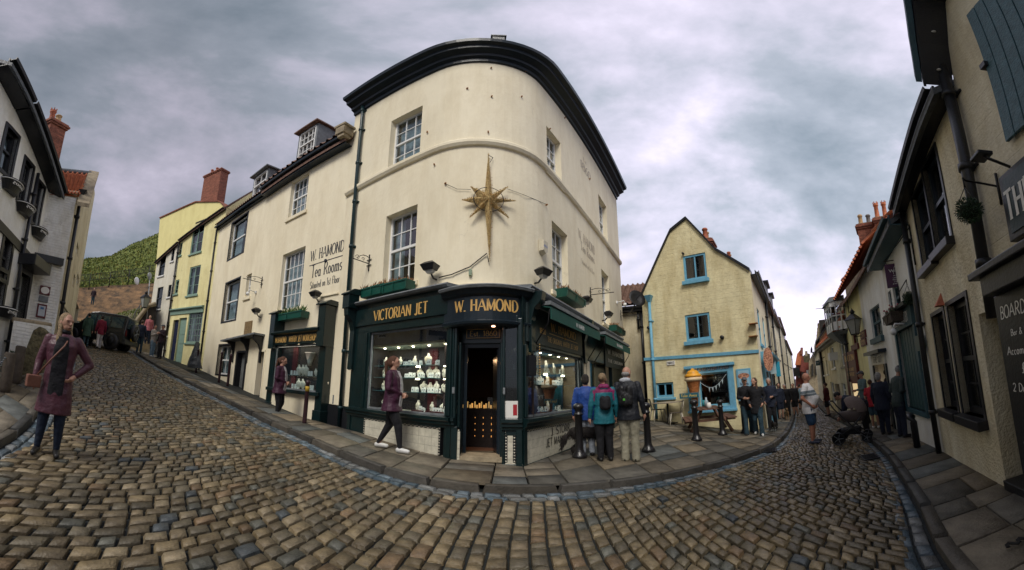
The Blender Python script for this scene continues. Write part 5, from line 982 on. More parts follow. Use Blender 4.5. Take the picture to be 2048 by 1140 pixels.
# jet workshop front on the tea rooms wall
FW = FT.offset(.28); uA, uB = sorted((FW.s(541, 720), FW.s(645, 720))); zw1 = FW.z(590, 690); zw0 = FW.z(600, 781)
ws = thing('workshop_shopfront', 'narrow dark green jet workshop shopfront on the tea rooms wall', 'shopfront', FW.P((uA + uB) / 2, .5)); zf_ = (FW.z(590, 672), FW.z(590, 652)); print('workshop', uA, uB, zw0, zw1, zf_, FW.s(536, 660), FW.s(640, 640))
mb = MB()
for u in (uA + .05, uB - .08): mb.fbox(FW, u - .13, u + .13, .2, zf_[0] - .25, -.27, 0); mb.fbox(FW, u - .16, u + .16, .2, .95, -.27, .03); mb.fbox(FW, u - .14, u + .14, zf_[0] - .35, zf_[1] + .45, -.27, .12); mb.sweep(FW, u - .2, u + .2, [(-.27, 0), (.18, 0), (.18, .03), (0, .14), (-.27, .14)], zf_[1] + .45)
mb.sweep(FW, uA + .1, uB - .1, [(-.27, .02), (.03, .02), (.05, .30), (.16, .34), (.18, .40), (.12, .44), (-.27, .5)], zw1 + .0); mb.fbox(FW, uA, uB, zw0 - .1, zw0, -.27, .08); mb.build('pilasters', M_GRN, ws, bevel=.01)
tx = MB(); ta, tb = FW.s(554, 680), FW.s(636, 668)
text(tx, 'W.HAMOND   WHITBY JET WORKSHOP', lambda u, v, o: FW.P(ta + tb - u, v, .055 + o), min(ta, tb), max(ta, tb), zw1 + .09, .17, thick=.2, thin=.1); tx.build('gold_lettering', M_GOLD, ws)
mb = MB(); mb.fbox(FW, uA + .15, uB - .18, .2, zw0 - .1, -.27, -.05); mb.build('stall_riser', M_CREAM, ws)
front_save = front; front = ws
class _N: pass
a_, b_ = uA + .18, uB - .21
zw_s = [FW.z(600, 750)]
name_par = ws
w3 = display(a_, b_, zw0, zw1, .25, zw_s, 3, 'display_window', 4, f=FW)
front = front_save
for k, (x, z_, h) in enumerate(((586, zw_s[0], .3), (594, zw_s[0], .3), (600, zw_s[0], .3), (620, zw_s[0], .2), (588, zw0 + .03, .3), (596, zw0 + .03, .3), (638, zw0 + .03, .42))): place_bust(FW.s(x, 760), z_, -.17, FW, h, 'cream bust with dark beads on the %s of the jet workshop window' % ('shelf' if z_ > zw0 + .1 else 'floor'), 'busts on the %s of the workshop window' % ('shelf' if z_ > zw0 + .1 else 'floor'))
for x in (572, 578, 583, 607, 612, 626, 632): place_card(FW.s(x, 760), zw_s[0], -.18, FW, .13, 'white jewellery card on the shelf of the jet workshop window', 'cards on the shelf of the workshop window'); place_card(FW.s(x + 3, 775), zw0 + .03, -.18, FW, .14, 'white jewellery card on the floor of the jet workshop window', 'cards on the floor of the workshop window')
mb = MB(); c = FW.P(FW.s(610, 730), zw_s[0] + .28, -.16); mb.lathe([(.05, 0), (.07, .1), (.15, .35), (.17, .36), (.14, .33), (.06, .1), (.03, .0)], c, 16); t = mb.build('vase', M_VELV, None, loc=c); tag(t, 'pale flared vase on the shelf of the jet workshop window', 'vase')
# black plinth under the pipe end of the tea rooms wall
mb = MB(); mb.fbox(FT, .0, uA - .0 + .1, .1, .95, .002, .03); tea.part('black_plinth', mb, M_BLK)
mb = MB(); mb.fbox(FT, *rect(FT, 666, 672, 800, 790, 808), 0, .02); tea.part('wall_tap_plate', mb, M_LEAD)
mb = MB(); mb.fbox(FT, 0, FT.s(640, 610), FT.z(700, 583), FT.z(700, 583) + .03, 0, .04); tea.part('cable_run', mb, M_CREAM)

# ---- pale yellow and white cottages further up
FY = Fac([(-13.2, 10.9), (-18.4, 11.0)]); yM = (FY.s(352, 488) + FY.s(340, 700)) / 2; yE = (FY.s(308, 527) + FY.s(297, 690)) / 2; print('Y', yM, yE)
yel = House('yellow_cottage', 'pale yellow terraced cottage with sage green windows and a multi paned shop window', 'house', FY, -.3, yM, 1.4, pw([(-.3, FY.z(430, 424)), (yM, FY.z(356, 483))]), M_YEL, depth=4)
for r, nx, ny in ((rect(FY, 384, 406, 476, 447, 505), 2, 3), (rect(FY, 377, 398, 562, 533, 590), 2, 3), (rect(FY, 357, 364, 499, 487, 511), 1, 2), (rect(FY, 350, 357, 574, 560, 588), 1, 3), (rect(FY, 375, 403, 654, 622, 686), 5, 5)):
    yel.window(r, nx, ny, sash=False, fm=M_SAGE, dep=.06, sill=M_SAGE, curt=.3, fw=.07)
r = rect(FY, 354, 369, 675, 636, 716); r[2] = 1.9; yel.hole(r, .12); d = MB(); d.fbox(FY, r[0], r[1], r[2], r[3], -.14, -.1); 
for k in range(4): d.fbox(FY, lerp(r[0], r[1], .2), lerp(r[0], r[1], .8), r[2] + .15 + k * .5, r[2] + .5 + k * .5, -.1, -.085)
yel.part('door', d, M_SAGE)
r = rect(FY, 342, 353, 680, 640, 716); r[2] = 1.9; yel.hole(r, .15); d = MB(); d.fbox(FY, r[0], r[1], r[2], r[3], -.16, -.12); yel.part('passage_door', d, mat('navy_door', (.010, .015, .05), .4))
mb = MB(); a, b = sorted((FY.s(342, 629), FY.s(409, 610))); z_ = FY.z(370, 625); mb.sweep(FY, a, b, [(0, -.1), (.05, -.08), (.06, .12), (.16, .18), (.16, .24), (0, .3)], z_); yel.part('fascia', mb, M_SAGE)
yel.walls(); yel.gutter(-.3, yM, (yel.top(-.3) - .03, yel.top(yM) - .03), off=.18, r=.05, fas=.08, m=M_BLK); yel.roof(2.2, M_PANB, over=.15); yel.pipe([(yM, yel.top(yM) - .1), (yM, 1.9)], .05, m=M_BLK)
wht = House('white_cottage_up_hill', 'cream white end cottage with small dark sash windows at the top of the lane', 'house', FY, yM, yE, 1.6, pw([(yM, FY.z(354, 486)), (yE, FY.z(308, 527))]), mat('off_white_render', (.74, .71, .60), .75, var=.06, scale=2, bump=.3, stain=.4), depth=4)
for px in ((319, 330, 532, 513, 551), (343, 348.5, 510, 497, 522), (313, 324, 596, 575, 618), (336, 342, 582, 570, 594), (332, 337, 658, 644, 672)): wht.window(rect(FY, *px), 1, 2, fm=M_NAVY, glass=M_GLASSB, dep=.08, sill=M_WP, curt=0)
wht.walls(); wht.gutter(yM, yE, (wht.top(yM) - .03, wht.top(yE) - .03), off=.18, r=.05, fas=.08, m=M_BLK); wht.roof(2.2, M_PANB, over=.15)
# tall yellow gabled house behind, with the big brick stack
FB_ = FY.offset(-3.2); pts = [(296, 700), (313, 520), (320, 437), (340, 428), (392, 405), (440, 404), (456, 420), (452, 560), (440, 700)]
mb = MB(); P = [FB_.P(FB_.s(*p), FB_.z(*p)) for p in pts]; Q = [FB_.P(FB_.s(*p), FB_.z(*p), -3) for p in pts]; n = len(P); mb.add(P + Q, [tuple(range(n)), tuple(range(2 * n - 1, n - 1, -1))] + [(i, (i + 1) % n, n + (i + 1) % n, n + i) for i in range(n)])
th = thing('tall_yellow_house', 'tall bright yellow gabled house with a large brick chimney behind the cottages', 'house', (P[0].x, P[0].y, 2)); mb.build('wall', mat('bright_yellow_render', (.84, .76, .34), .75, var=.05, scale=2, bump=.2, stain=.25), th)
mb = MB()
for a, b in ((2, 3), (3, 4), (4, 5), (5, 6)): 
    A, B = P[a], P[b]; C, D = Q[b], Q[a]; e = Vector((0, 0, .09)); nn = (A - D).normalized() * .1; mb.hexa([A + nn, B + nn, C, D, A + nn + e, B + nn + e, C + e, D + e])
mb.build('roof', M_BRICK, th)
sA_, sB_ = FB_.s(393, 400), FB_.s(441, 398); zb_ = FB_.z(415, 404); zt2 = FB_.z(415, 350); A = FB_.P((sA_ + sB_) / 2, zb_ - .8, -.4)
chimney(th, A, abs(sB_ - sA_) * .66, .7, zt2 - zb_ + .9, 0.0, [(-.42, -.1, .45, M_POT), (-.14, .1, .38, M_POT), (.14, -.1, .4, M_POT), (.42, .1, .36, M_POT)])
# ---- left: black and white house
FL = Fac([(-6.5, -.6), (-7.6, .2), (-10.0, 1.8)]); eL = FL.L
bw = House('black_trimmed_house', 'white roughcast house with black painted timber, sills and eaves at the left edge', 'house', FL, .2, eL, -.2, pw([(.2, FL.z(0, 150) + .25), (1.36, FL.z(20, 190)), (eL, FL.z(104, 384) + .05)]), M_WHT, depth=4.5)
for pts, nx in ((((0, 300), (38, 247), (0, 358), (20, 362)), 1), (((55, 316), (68, 330), (33, 395), (46, 416)), 1), (((77, 362), (88, 372), (61, 445), (70, 460)), 1)):
    pass
def wl(px, **k): r = rect(FL, *px); print('bw', [round(x, 2) for x in r]); return bw.window(r, **k)
for px in ((4, 30, 300, 255, 352), (41, 60, 365, 318, 410), (69, 82, 408, 362, 455)): 
    wl(px, nx=1, ny=2, fm=M_BLK, dep=.1, curt=.3, fw=.08)
wl((2, 20, 515, 470, 560), nx=1, ny=2, fm=M_BLK, dep=.1, fw=.08); wl((-12, 8, 580, 540, 612), nx=1, ny=2, fm=M_BLK, dep=.1, fw=.08)
r = rect(FL, 34, 53, 590, 545, 640); r[2] = .9; bw.hole(r, .3); d = MB(); d.fbox(FL, r[0], r[1], r[2], r[3], -.32, -.28); dd_ = bw.part('door', d, M_BLK); F = MB()
for q in ((r[0] - .16, r[0], r[2], r[3] + .15), (r[1], r[1] + .16, r[2], r[3] + .15), (r[0], r[1], r[3], r[3] + .15)): F.fbox(FL, *q, -.2, .04)
F.build('frame', M_BLK, dd_); F = MB(); F.fbox(FL, r[0] - .3, r[1] + .3, r[3] + .15, r[3] + .45, 0, .5); bw.part('door_hood', F, M_BLK, .02)
for w0 in [o for o in bw.o.children if o.name.startswith('window')]: pass
for h in bw.holes[:5]:
    a, b, z0, z1, _ = h; S = MB()
    for q in ((a - .1, a, z0 - .1, z1 + .1), (b, b + .1, z0 - .1, z1 + .1), (a, b, z1, z1 + .1), (a, b, z0 - .1, z0)): S.fbox(FL, *q, -.09, .03)
    bw.part('painted_surround', S, M_BLK)
zb1 = FL.z(30, 475); S = MB(); S.fbox(FL, .2, eL, (FL.z(5, 440) - .1, zb1 - .45), (FL.z(5, 440) + .12, zb1 - .2), .002, .05); bw.part('black_band', S, M_BLK)
bw.walls(); bw.roof(1.8, M_SLATE, over=.45, s0=.2, s1=eL + .1); bw.gutter(.2, 1.34, (bw.top(.2) - .05, bw.top(1.36) - .05), off=.45, r=.08, fas=.2, m=M_BLK); bw.gutter(1.38, eL + .1, (bw.top(1.36) - .05, bw.top(eL) - .05), off=.45, r=.08, fas=.2, m=M_BLK)
bw.pipe([(3.05, 6.5), (3.0, 1.0)], .05, m=M_BLK)
for k, px in enumerate(((17, 375), (44, 420), (72, 467), (8, 624))):
    u, z = FL.s(*px), FL.z(*px); t = thing('window_box', ('black rounded window box under the %s of the black trimmed house' % ('nearest upper window', 'middle upper window', 'farthest upper window', 'lower window')[k]), 'window box', FL.P(u, z, 0)); mb = MB(); n = 12; w2_ = .42; V = []
    for i in range(n + 1):
        a = pi * i / n; x = -w2_ * cos(a); o = .30 * sin(a); V += [FL.P(u + x, z + .12, o + .02), FL.P(u + x * .7, z - .15, o * .5 + .02)]
    mb.add(V, [(2 * i, 2 * i + 2, 2 * i + 3, 2 * i + 1) for i in range(n)] + [tuple(range(0, 2 * n + 2, 2)), tuple(range(1, 2 * n + 2, 2))]); mb.build('trough', M_BLK, t)
    mb = MB(); mb.tube([FL.P(u - w2_ * cos(pi * i / n), z + .08, .30 * sin(pi * i / n) + .025) for i in range(n + 1)], .012, 5); text(mb, 'HOLIDAYS', lambda uu, v, o: FL.P(u - uu, v, .02 + .30 * sqrt(max(0, 1 - (uu / w2_) ** 2)) - .02), -.25, .25, z - .03, .07, serif=False, thick=.2, thin=.2); mb.build('white_line', M_WLET, t)
# brick stack between the two left houses
q = at_dist(83, 345, 10.8); chimney(bw.o, (q.x, q.y, q.z - .4), .75, .62, FL.z(0, 0) * 0 + at_dist(70, 250, 10.8).z - q.z + .5, .45, [(-.1, .0, .75, M_POT), (.2, .05, .35, M_POTB)])
# ---- left: whitewashed brick cottage with the orange roof, gable to the lane
FBk = Fac([(-9.9, 1.62), (-9.95, 2.62)]); FG = Fac([(-9.95, 2.62), (-15.7, 5.0)])
wb = House('whitewashed_brick_cottage', 'whitewashed brick cottage with orange pantile roof beyond the black trimmed house', 'house', FBk, 0, 1.0, .4, pw([(0, FBk.z(100, 384)), (1.0, FBk.z(156, 397))]), M_WBRICK, depth=3)
gab = House('cream_gable_house', 'pale cream gable end house lining the left side of the lane', 'house', FG, 0, FG.L, .6, pw([(0, FG.z(158, 400)), (FG.s(189, 349) * .75, FG.z(185, 352)), (FG.L, FG.z(189, 349))]), M_DRY, depth=2.4)
print('FG', FG.L, FG.s(189, 349), FG.s(145, 682), FG.z(189, 349), FG.z(158, 400))
zE = wb.top(.5); A_, B_2 = at_dist(100, 386, 10.0), at_dist(160, 391, 10.25); D_, C_ = at_dist(92, 341, 11.5), at_dist(180, 349, 12.3)
tl = pantiles(A_, B_2, C_, D_, 9, 6, amp=.05, step=.05); wb.part('orange_pantile_roof', tl, M_PAN); mb = MB(); mb.tube([D_ + Vector((0, 0, .05)), C_ + Vector((0, 0, .05))], .1, 8); wb.part('ridge', mb, M_LEAD)
mb = MB(); a, b = at_dist(160, 412, 10.0), at_dist(183, 347, 12.4); e = Vector((.05, .26, 0)); f_ = Vector((0, 0, .14)); mb.hexa([a - e * .4, a + e, b + e, b - e * .4, a - e * .4 + f_, a + e + f_, b + e + f_, b - e * .4 + f_]); wb.part('stone_coping', mb, M_STONE)
for nm, px, m_ in (('brown_plaque', (79, 100, 581, 572, 590), M_MAR), ('slate_plaque', (77, 96, 598, 592, 604), M_LEAD), ('framed_notice', (73, 92, 622, 608, 636), M_MAR)):
    r = rect(FBk, *px); mb = MB(); mb.fbox(FBk, *r, 0, .04); o = wb.part(nm, mb, m_, .004)
    if nm == 'brown_plaque':
        c = FBk.P((r[0] + r[1]) / 2, (r[2] + r[3]) / 2, .042); mb = MB(); i, e, nn = FBk.seg(.5); ax = Vector((e.x, e.y, 0)); n3 = Vector((nn.x, nn.y, 0)); R_ = .13
        mb.add([c + ax * R_ * cos(k * pi / 10) + Vector((0, 0, R_ * .8 * sin(k * pi / 10))) for k in range(20)], [tuple(range(20))]); mb.build('plate', M_CARD, o)
    if nm == 'framed_notice':
        mb = MB(); a, b, z0, z1 = r; mb.fbox(FBk, a + .04, b - .04, z0 + .05, z1 - .05, .04, .045); o2 = mb.build('poster', mat('notice_paper', (.45, .48, .52), .6, bump=0), o); mb = MB(); mb.fbox(FBk, a + .09, b - .09, lerp(z0, z1, .62), z1 - .09, .046, .049); mb.build('blue_picture', mat('notice_blue', (.05, .16, .35), .5, var=.5, scale=30, bump=0), o2)
mb = MB(); mb.fbox(FBk, -.2, .9, FBk.z(100, 528), FBk.z(100, 514), 0, .16); wb.part('black_beam', mb, M_BLK)
wb.walls(); 
for px in ((121, 138, 630, 613, 650),): gab.window(rect(FG, *px), 5, 2, sash=False, dep=.1, fm=M_WP, sill=None)
for px in ((146, 150, 560, 545, 578), (152, 157, 500, 480, 515), (153, 158, 560, 545, 575)): gab.window(rect(FG, *px), 1, 2, dep=.1, curt=.3)
r = rect(FG, 149, 156, 630, 602, 680); r[2] = 1.5; gab.hole(r, .2); d = MB(); d.fbox(FG, r[0], r[1], r[2], r[3], -.22, -.18); dd_ = gab.part('door', d, M_WOOD)
gab.walls(); mb = MB(); mb.fbox(FG, -.05, FG.L + .05, (gab.top(0), gab.top(FG.L)), (gab.top(0) + .1, gab.top(FG.L) + .1), -2.4, .08); gab.part('verge', mb, M_STONE) if False else None
gab.pipe([(.25, gab.top(0) - .1), (.25, 1.0)], .06, m=M_BLK, hopper=True)
# ================================================================ RIGHT SIDE AND THE STREET
FR_ = Fac([(1.2, -1.2), (3.95, .95), (5.81, 2.34), (8.3, 4.5), (10.6, 6.9), (13.5, 10.2), (17, 13.9), (24, 20), (35, 30), (47, 41)])
def surround(h, r, m=None, w_=.07, dep=.1, off=.02):
    a, b, z0, z1 = r; S = MB()
    for q in ((a - w_, a, z0 - w_, z1 + w_), (b, b + w_, z0 - w_, z1 + w_), (a, b, z1, z1 + w_), (a, b, z0 - w_, z0)): S.fbox(h.f, *q, -dep, off)
    h.part('painted_surround', S, m or M_BLK)
sP1 = 2.88; sP2 = 5.82; sP3 = (FR_.s(1770, 603) + FR_.s(1792, 740)) / 2; print('P3', sP3)
M_INN = mat('inn_render_lined', (.74, .70, .57), .8, var=.10, scale=3, bump=.6, bscale=22, stain=.6, extra=course_bump(.34, 4.0, .5))
M_ROUGH = mat('cream_roughcast', (.76, .71, .55), .85, var=.10, scale=3, bump=.9, bscale=24, stain=.7)
inn = House('inn_building', 'cream inn with lined render, deep black eaves and dark signboard at the right edge', 'building', FR_, .2, sP1, -.5, pw([(.2, 7.2), (FR_.s(1889, 1), 6.45), (FR_.s(1896, 88), 5.65), (sP1, 4.95)]), M_INN, depth=4)
ze = inn.top(1)
hr = [.3, 2.35, 3.75, 4.85]
r = [1.15, 2.05, FR_.z(2010, 300) + .05, FR_.z(1965, 0) - .2]; print('inn', ze, r, FR_.s(1945, 78), FR_.z(1945, 78), FR_.s(2015, 290), FR_.z(2015, 290), FR_.s(2000, 330), FR_.z(2000, 330), FR_.z(2005, 487))
rs = [FR_.s(2013, 975), FR_.s(1976, 740)]; sD = sum(rs) / 2; print('door left', rs)
inn.walls(); ev = None; tps = [(.2, 7.2), (FR_.s(1889, 1), 6.45), (FR_.s(1896, 88), 5.65), (sP1 + .03, 4.95)]; mb = MB(); gm = MB(); st_ = MB()
for (u, a_1), (v, b_1) in zip(tps, tps[1:]): mb.fbox(FR_, u, v, (a_1 - .02, b_1 - .02), (a_1 + .05, b_1 + .05), 0, .30); mb.fbox(FR_, u, v, (a_1 - .06, b_1 - .06), (a_1 + .22, b_1 + .22), .301, .33); gm.fbox(FR_, u, v, (a_1 + .02, b_1 + .02), (a_1 + .14, b_1 + .14), .335, .40); mb.fbox(FR_, u, v, (a_1 + .222, b_1 + .222), (a_1 + .3, b_1 + .3), -3, .38)
ev = inn.part('eaves', mb, M_BLK); gm.build('gutter', M_TEAL, ev)
for x, y in ((1840, 2), (1853, 68), (1860, 133)): h_ = FR_.offset(.15).hit(x, y); st_.ell(FR_.P(h_[0], inn.top(h_[0]) - .025, .15), (.025, .025, .012), 10, 6)
st_.build('soffit_stud', M_WP, ev)
# open board shutter of the upper window
ua, za, ub, zb = FR_.s(1950, 60), FR_.z(1950, 60), FR_.s(2020, 245), FR_.z(2015, 290); u1_ = (ua + ub) / 2; u0_ = u1_ - .78; w5 = (u1_ - u0_) / 5
mb = MB()
for i in range(5): mb.fbox(FR_, u0_ + i * w5 + .006, u0_ + (i + 1) * w5 - .006, zb - .02, za + .25, .03, .062)
sh_ = mb.build('board_shutter', mat('blue_grey_boards', (.045, .115, .15), .55, var=.3, scale=14, bump=.5, bscale=40), inn.o, bevel=.004)
mb = MB(); mb.fbox(FR_, u1_ - .06, u1_ + .03, lerp(zb, za, .55), lerp(zb, za, .55) + .07, .03, .10); mb.build('shutter_catch', M_BLK, sh_)
mb = MB(); mb.fbox(FR_, u0_ - .8, u0_ - .01, zb, za + .3, .002, .05); inn.part('window_frame', mb, M_BLK)
# signboard with the start of the name, hanging slate menu, lamp
g = FR_.offset(.09); s0b, s1b = FR_.s(2048, 470) - .8, soff(FR_, 2007, 425, .09); z0b, z1b = (g.z(2016, 487) + g.z(2040, 470)) / 2, (g.z(2000, 350) + g.z(2030, 325)) / 2; print('board', s0b, s1b, z0b, z1b)
t = thing('inn_signboard', 'large dark signboard with white letters THE on the inn wall', 'sign', FR_.P(s1b - .5, z0b, .05)); mb = MB(); mb.fbox(FR_, s0b, s1b, z0b, z1b, .0, .08); bd = mb.build('board', M_BLK, t, bevel=.01); mb = MB(); mb.fbox(FR_, s0b, s1b - .07, z0b + .06, z1b - .06, .082, .09); mb.build('panel', mat('slate_blue_panel', (.03, .055, .065), .45, var=.3), bd)
tx = MB(); ht = (z1b - z0b) * .42; zb_ = z0b + (z1b - z0b) * .27; text(tx, 'THE BOARD INN', lambda u, v, o: FR_.P(s1b - .06 - u, v, .092 + o), 0, 1.75, zb_, ht, thick=.22, thin=.12); tx.build('white_lettering', M_WLET, bd)
t = thing('swan_neck_lamp', 'black hooded sign lamp above the inn signboard', 'lamp', FR_.P(s1b - .15, z1b + .2, 0)); mb = MB(); u_, z_ = FR_.s(2010, 318), FR_.z(2010, 318); mb.tube([FR_.P(u_ - .05, z_ - .12, 0), FR_.P(u_ - .05, z_ - .05, .2), FR_.P(u_, z_ + .03, .24)], .015, 6); mb.build('arm', M_BLK, t); mb = MB(); mb.fbox(FR_, u_ - .09, u_ + .09, z_ - .02, z_ + .02, .16, .30); mb.build('head', M_BLK, t, bevel=.01)
# bay porch at the very edge: black pilaster, cap and menu slate
uu = (FR_.s(2000, 600) + FR_.s(2025, 900)) / 2
t = thing('hanging_menu_board', 'tall black chalk menu board with white handwriting beside the inn door', 'menu board', FR_.P(uu - .5, 1.2, .4)); FRo = FR_.offset(.32); um = FRo.s(2010, 700); zt_ = FRo.z(2010, 585); mb = MB(); mb.fbox(FRo, um - .85, um + .02, .5, zt_, -.02, .02); bb = mb.build('board', M_BLK, t, bevel=.008); tx = MB(); W_ = lambda u, v, o: FRo.P(um - .06 - u, v, .022 + o)
for i, (wd, x0, x1, hh) in enumerate((('BOARD INN', .0, .62, .12), ('Bar & Rooms', .12, .5, .06), ('Accommodation', .02, .6, .08), ('£85', .2, .45, .1), ('2 Double with', .02, .55, .08), ('Room', .2, .45, .07), ('Hot food', .1, .5, .08), ('Ask inside', .05, .5, .1), ('for', .3, .42, .07), ('details', .2, .5, .08))): text(tx, wd, W_, x0, x1, zt_ - .2 - i * .145, hh * .8, serif=False, thick=.14, thin=.1, slant=.15)
tx.build('chalk_writing', M_WLET, bb)
mb = MB(); mb.fbox(FR_, .2, um - .0, zt_ + .0, zt_ + .16, .02, .45); mb.fbox(FR_, .2, um + .12, zt_ + .16, zt_ + .22, .0, .5); inn.part('porch_cap', mb, M_BLK, .01)
# middle house on the right
rgh = House('roughcast_house', 'cream roughcast house with black sash windows between two black downpipes', 'house', FR_, sP1 + .002, sP2, -.5, pw([(sP1 + .002, FR_.z(1897, 190)), (sP2, FR_.z(1812, 440) + .25)]), M_ROUGH, depth=4)
print('rgh top', rgh.top(3), rgh.top(5.8))
for c in (((1826, 401), (1845, 355), (1848, 545), (1873, 512)), ((1847, 345), (1868, 290), (1874, 512), (1906, 468))):
    r = rect4(FR_, *c); print('up', [round(x, 2) for x in r]); rgh.window(r, 1, 2, fm=M_NAVY, dep=.1, curt=.3, sill=M_BLK, fw=.07, sillp=.12, sillh=.12); surround(rgh, r, M_BLK, .05)
for c in (((1868, 633), (1887, 620), (1889, 814), (1918, 822)), ((1898, 612), (1929, 592), (1926, 826), (1974, 838))):
    r = rect4(FR_, *c); print('low', [round(x, 2) for x in r]); rgh.window(r, 2, 4, fm=M_BLK, dep=.12, curt=.35, sill=M_BLK, fw=.07, sillp=.14, sillh=.13); surround(rgh, r, M_BLK, .06)
dr_ = [sP1 + .0, sD, -.1, FR_.z(1955, 629)]
dl = [FR_.s(2048, 900) - .5, sD, -.05, (FR_.z(1957, 630) + FR_.z(1999, 612)) / 2]
inn.holes = []
# the dark inn doorway is set into the roughcast wall and runs out of the picture
rgh.hole([sP1 + .01, sD, -.06, dl[3]], .35)
mb = MB(); mb.fbox(FR_, sP1 + .01, sD - .02, -.1, dl[3], -.36, -.3)
for j in range(2):
    for k in range(3): u = lerp(sP1 + .1, sD - .2, j * .5); mb.fbox(FR_, u + .03, u + (sD - sP1 - .3) / 2, .25 + k * .62, .75 + k * .62, -.3, -.28)
dd_ = rgh.part('inn_door', mb, mat('black_door', (.012, .012, .014), .25, var=.2, coat=.4)); tx = MB(); text(tx, '126', lambda u, v, o: FR_.P(sD - .12 - u, v, -.278 + o), .1, .3, 1.55, .13, serif=False, thick=.14, thin=.1); tx.build('door_number', M_WLET, dd_)
mb = MB(); mb.fbox(FR_, .2, sD - .02, -.25, .05, -.3, .05); rgh.part('doorstep', mb, M_BLK, .01)
print('door', sD, dl)
rgh.walls(); rgh.roof(1.6, M_SLATE, over=.26, ztop=(rgh.top(rgh.s0), rgh.top(rgh.s1))); rgh.gutter(sP1 + .05, sP2, (rgh.top(rgh.s0) - .02, rgh.top(rgh.s1) - .02), off=.29, r=.05, fas=.08, m=M_BLK)
rgh.pipe([(sP1 + .0, 5.3), (sP1, 1.9)], .065, m=M_BLK); rgh.pipe([(sP2, 4.6), (sP2, -.15)], .055, m=M_BLK)
mb = MB(); q = FR_.P(FR_.s(1885, 607), FR_.z(1885, 610), 0); u = FR_.s(1885, 607); z = FR_.z(1885, 612); mb.add([FR_.P(u - .09, z, .0), FR_.P(u + .09, z, 0), FR_.P(u + .06, z, .12), FR_.P(u - .06, z, .12), FR_.P(u, z + .2, 0)], [(0, 1, 2, 3), (0, 1, 4), (1, 2, 4), (2, 3, 4), (3, 0, 4)]); rgh.part('terracotta_vent', mb, M_POT)
mb = MB(); p = FR_.P(FR_.s(1866, 912) + .0, 0, .28); gz = H(p.x, p.y) + .1; mb.tube([p + Vector((0, 0, gz)), p + Vector((0, 0, gz + .52)), p + Vector((.0, .02, gz + .6)), FR_.P(FR_.s(1866, 912) + .12, gz + .62, .3)], [.07, .07, .08, .085], 12); t = mb.build('flue_pipe', M_BLK, None, loc=(p.x, p.y, gz)); tag(t, 'short black bent flue pipe standing on the pavement by the downpipe', 'pipe')
mb = MB(); u, z = FR_.s(1848, 685), FR_.z(1848, 685); mb.add([FR_.P(u + du, z + dz, o) for o in (.02, .12) for du, dz in ((-.18, -.06), (-.1, .14), (.12, .14), (.2, .02), (.12, -.14), (-.1, -.14))], [(0, 1, 2, 3, 4, 5), (11, 10, 9, 8, 7, 6)] + [(i, (i + 1) % 6, 6 + (i + 1) % 6, 6 + i) for i in range(6)]); t = mb.build('wall_box', mat('dull_green_metal', (.07, .10, .085), .5), None, loc=FR_.P(u, z, 0)); tag(t, 'grey green hexagonal box on the wall beside the downpipe', 'box')
def topiary(c, r, label, armf):
    t = thing('topiary_ball', label, 'hanging plant', c); mb = MB(); rr = random.Random(int(r * 1000)); 
    for i in range(900):
        d = Vector((rr.gauss(0, 1), rr.gauss(0, 1), rr.gauss(0, 1))).normalized(); p = c + d * r * rr.uniform(.7, 1.02); n = (d + Vector((rr.gauss(0, .5), rr.gauss(0, .5), rr.gauss(0, .5)))).normalized(); s_ = n.cross(Vector((rr.gauss(0, 1), rr.gauss(0, 1), rr.gauss(0, 1)))).normalized() * r * .06; mb.add([p - s_, p + n * r * .09 - s_ * .2, p + n * r * .22, p + s_], [(0, 1, 2, 3)])
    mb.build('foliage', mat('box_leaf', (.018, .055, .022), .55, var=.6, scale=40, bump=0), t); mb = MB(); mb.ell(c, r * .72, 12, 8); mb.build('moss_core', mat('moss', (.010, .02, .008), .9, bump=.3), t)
    mb = MB(); 
    for k in range(3): mb.tube([c + Vector((0, 0, r * 2.0)), c + Vector((r * .7 * cos(k * 2.1), r * .7 * sin(k * 2.1), r * .6))], .004, 4)
    mb.build('chain', M_IRON, t); mb = MB(); mb.tube([c + Vector((0, 0, r * 2.0))] + armf, .012, 6); e = armf[-1]; mb.tube([e + Vector((0, 0, .15)), e - Vector((0, 0, .2))], .014, 6); mb.build('bracket', M_IRON, t); return t
c = at_dist(1938, 421, 3.12); ub = FR_.s(2005, 400); topiary(c, .128, 'large clipped topiary ball hanging from a scroll bracket on the inn wall', [c + Vector((0, 0, .36)), FR_.P(lerp(ub, FR_.s(1938, 400), .4), c.z + .42, .2), FR_.P(ub, c.z + .22, .02)])
c = at_dist(1818, 596, 6.4); us = FR_.s(1800, 590); topiary(c, .125, 'small clipped topiary ball hanging beside the white shop front', [c + Vector((0, 0, .35)), FR_.P(us, c.z + .35, .02)])
# white shop with the green boarded front
wsf = House('white_shop', 'white rendered shop with blue green boarded front and purple hanging sign', 'shop', FR_, sP2 + .002, sP3 - .1, -.8, pw([(sP2, FR_.z(1812, 440) + .1), (sP3 - .1, FR_.z(1762, 553) + .35)]), M_WHT, depth=4)
r = rect4(FR_, (1798, 668), (1834, 640), (1806, 770), (1848, 815)); print('green', r); r[2] = .55; wsf.hole(r, .1); mb = MB(); n = 7
for i in range(n): a, b = lerp(r[0], r[1], i / n), lerp(r[0], r[1], (i + 1) / n); mb.fbox(FR_, a + .012, b - .012, r[2], r[3], -.12, -.05)
bo = wsf.part('boarded_front', mb, mat('blue_green_boards', (.03, .075, .08), .5, var=.25, bump=.3), .006); mb = MB()
for q in ((r[0] - .1, r[0], r[2] - .1, r[3]), (r[1], r[1] + .1, r[2] - .1, r[3]), (r[0], r[1], r[2] - .1, r[2])): mb.fbox(FR_, *q, -.1, .05)
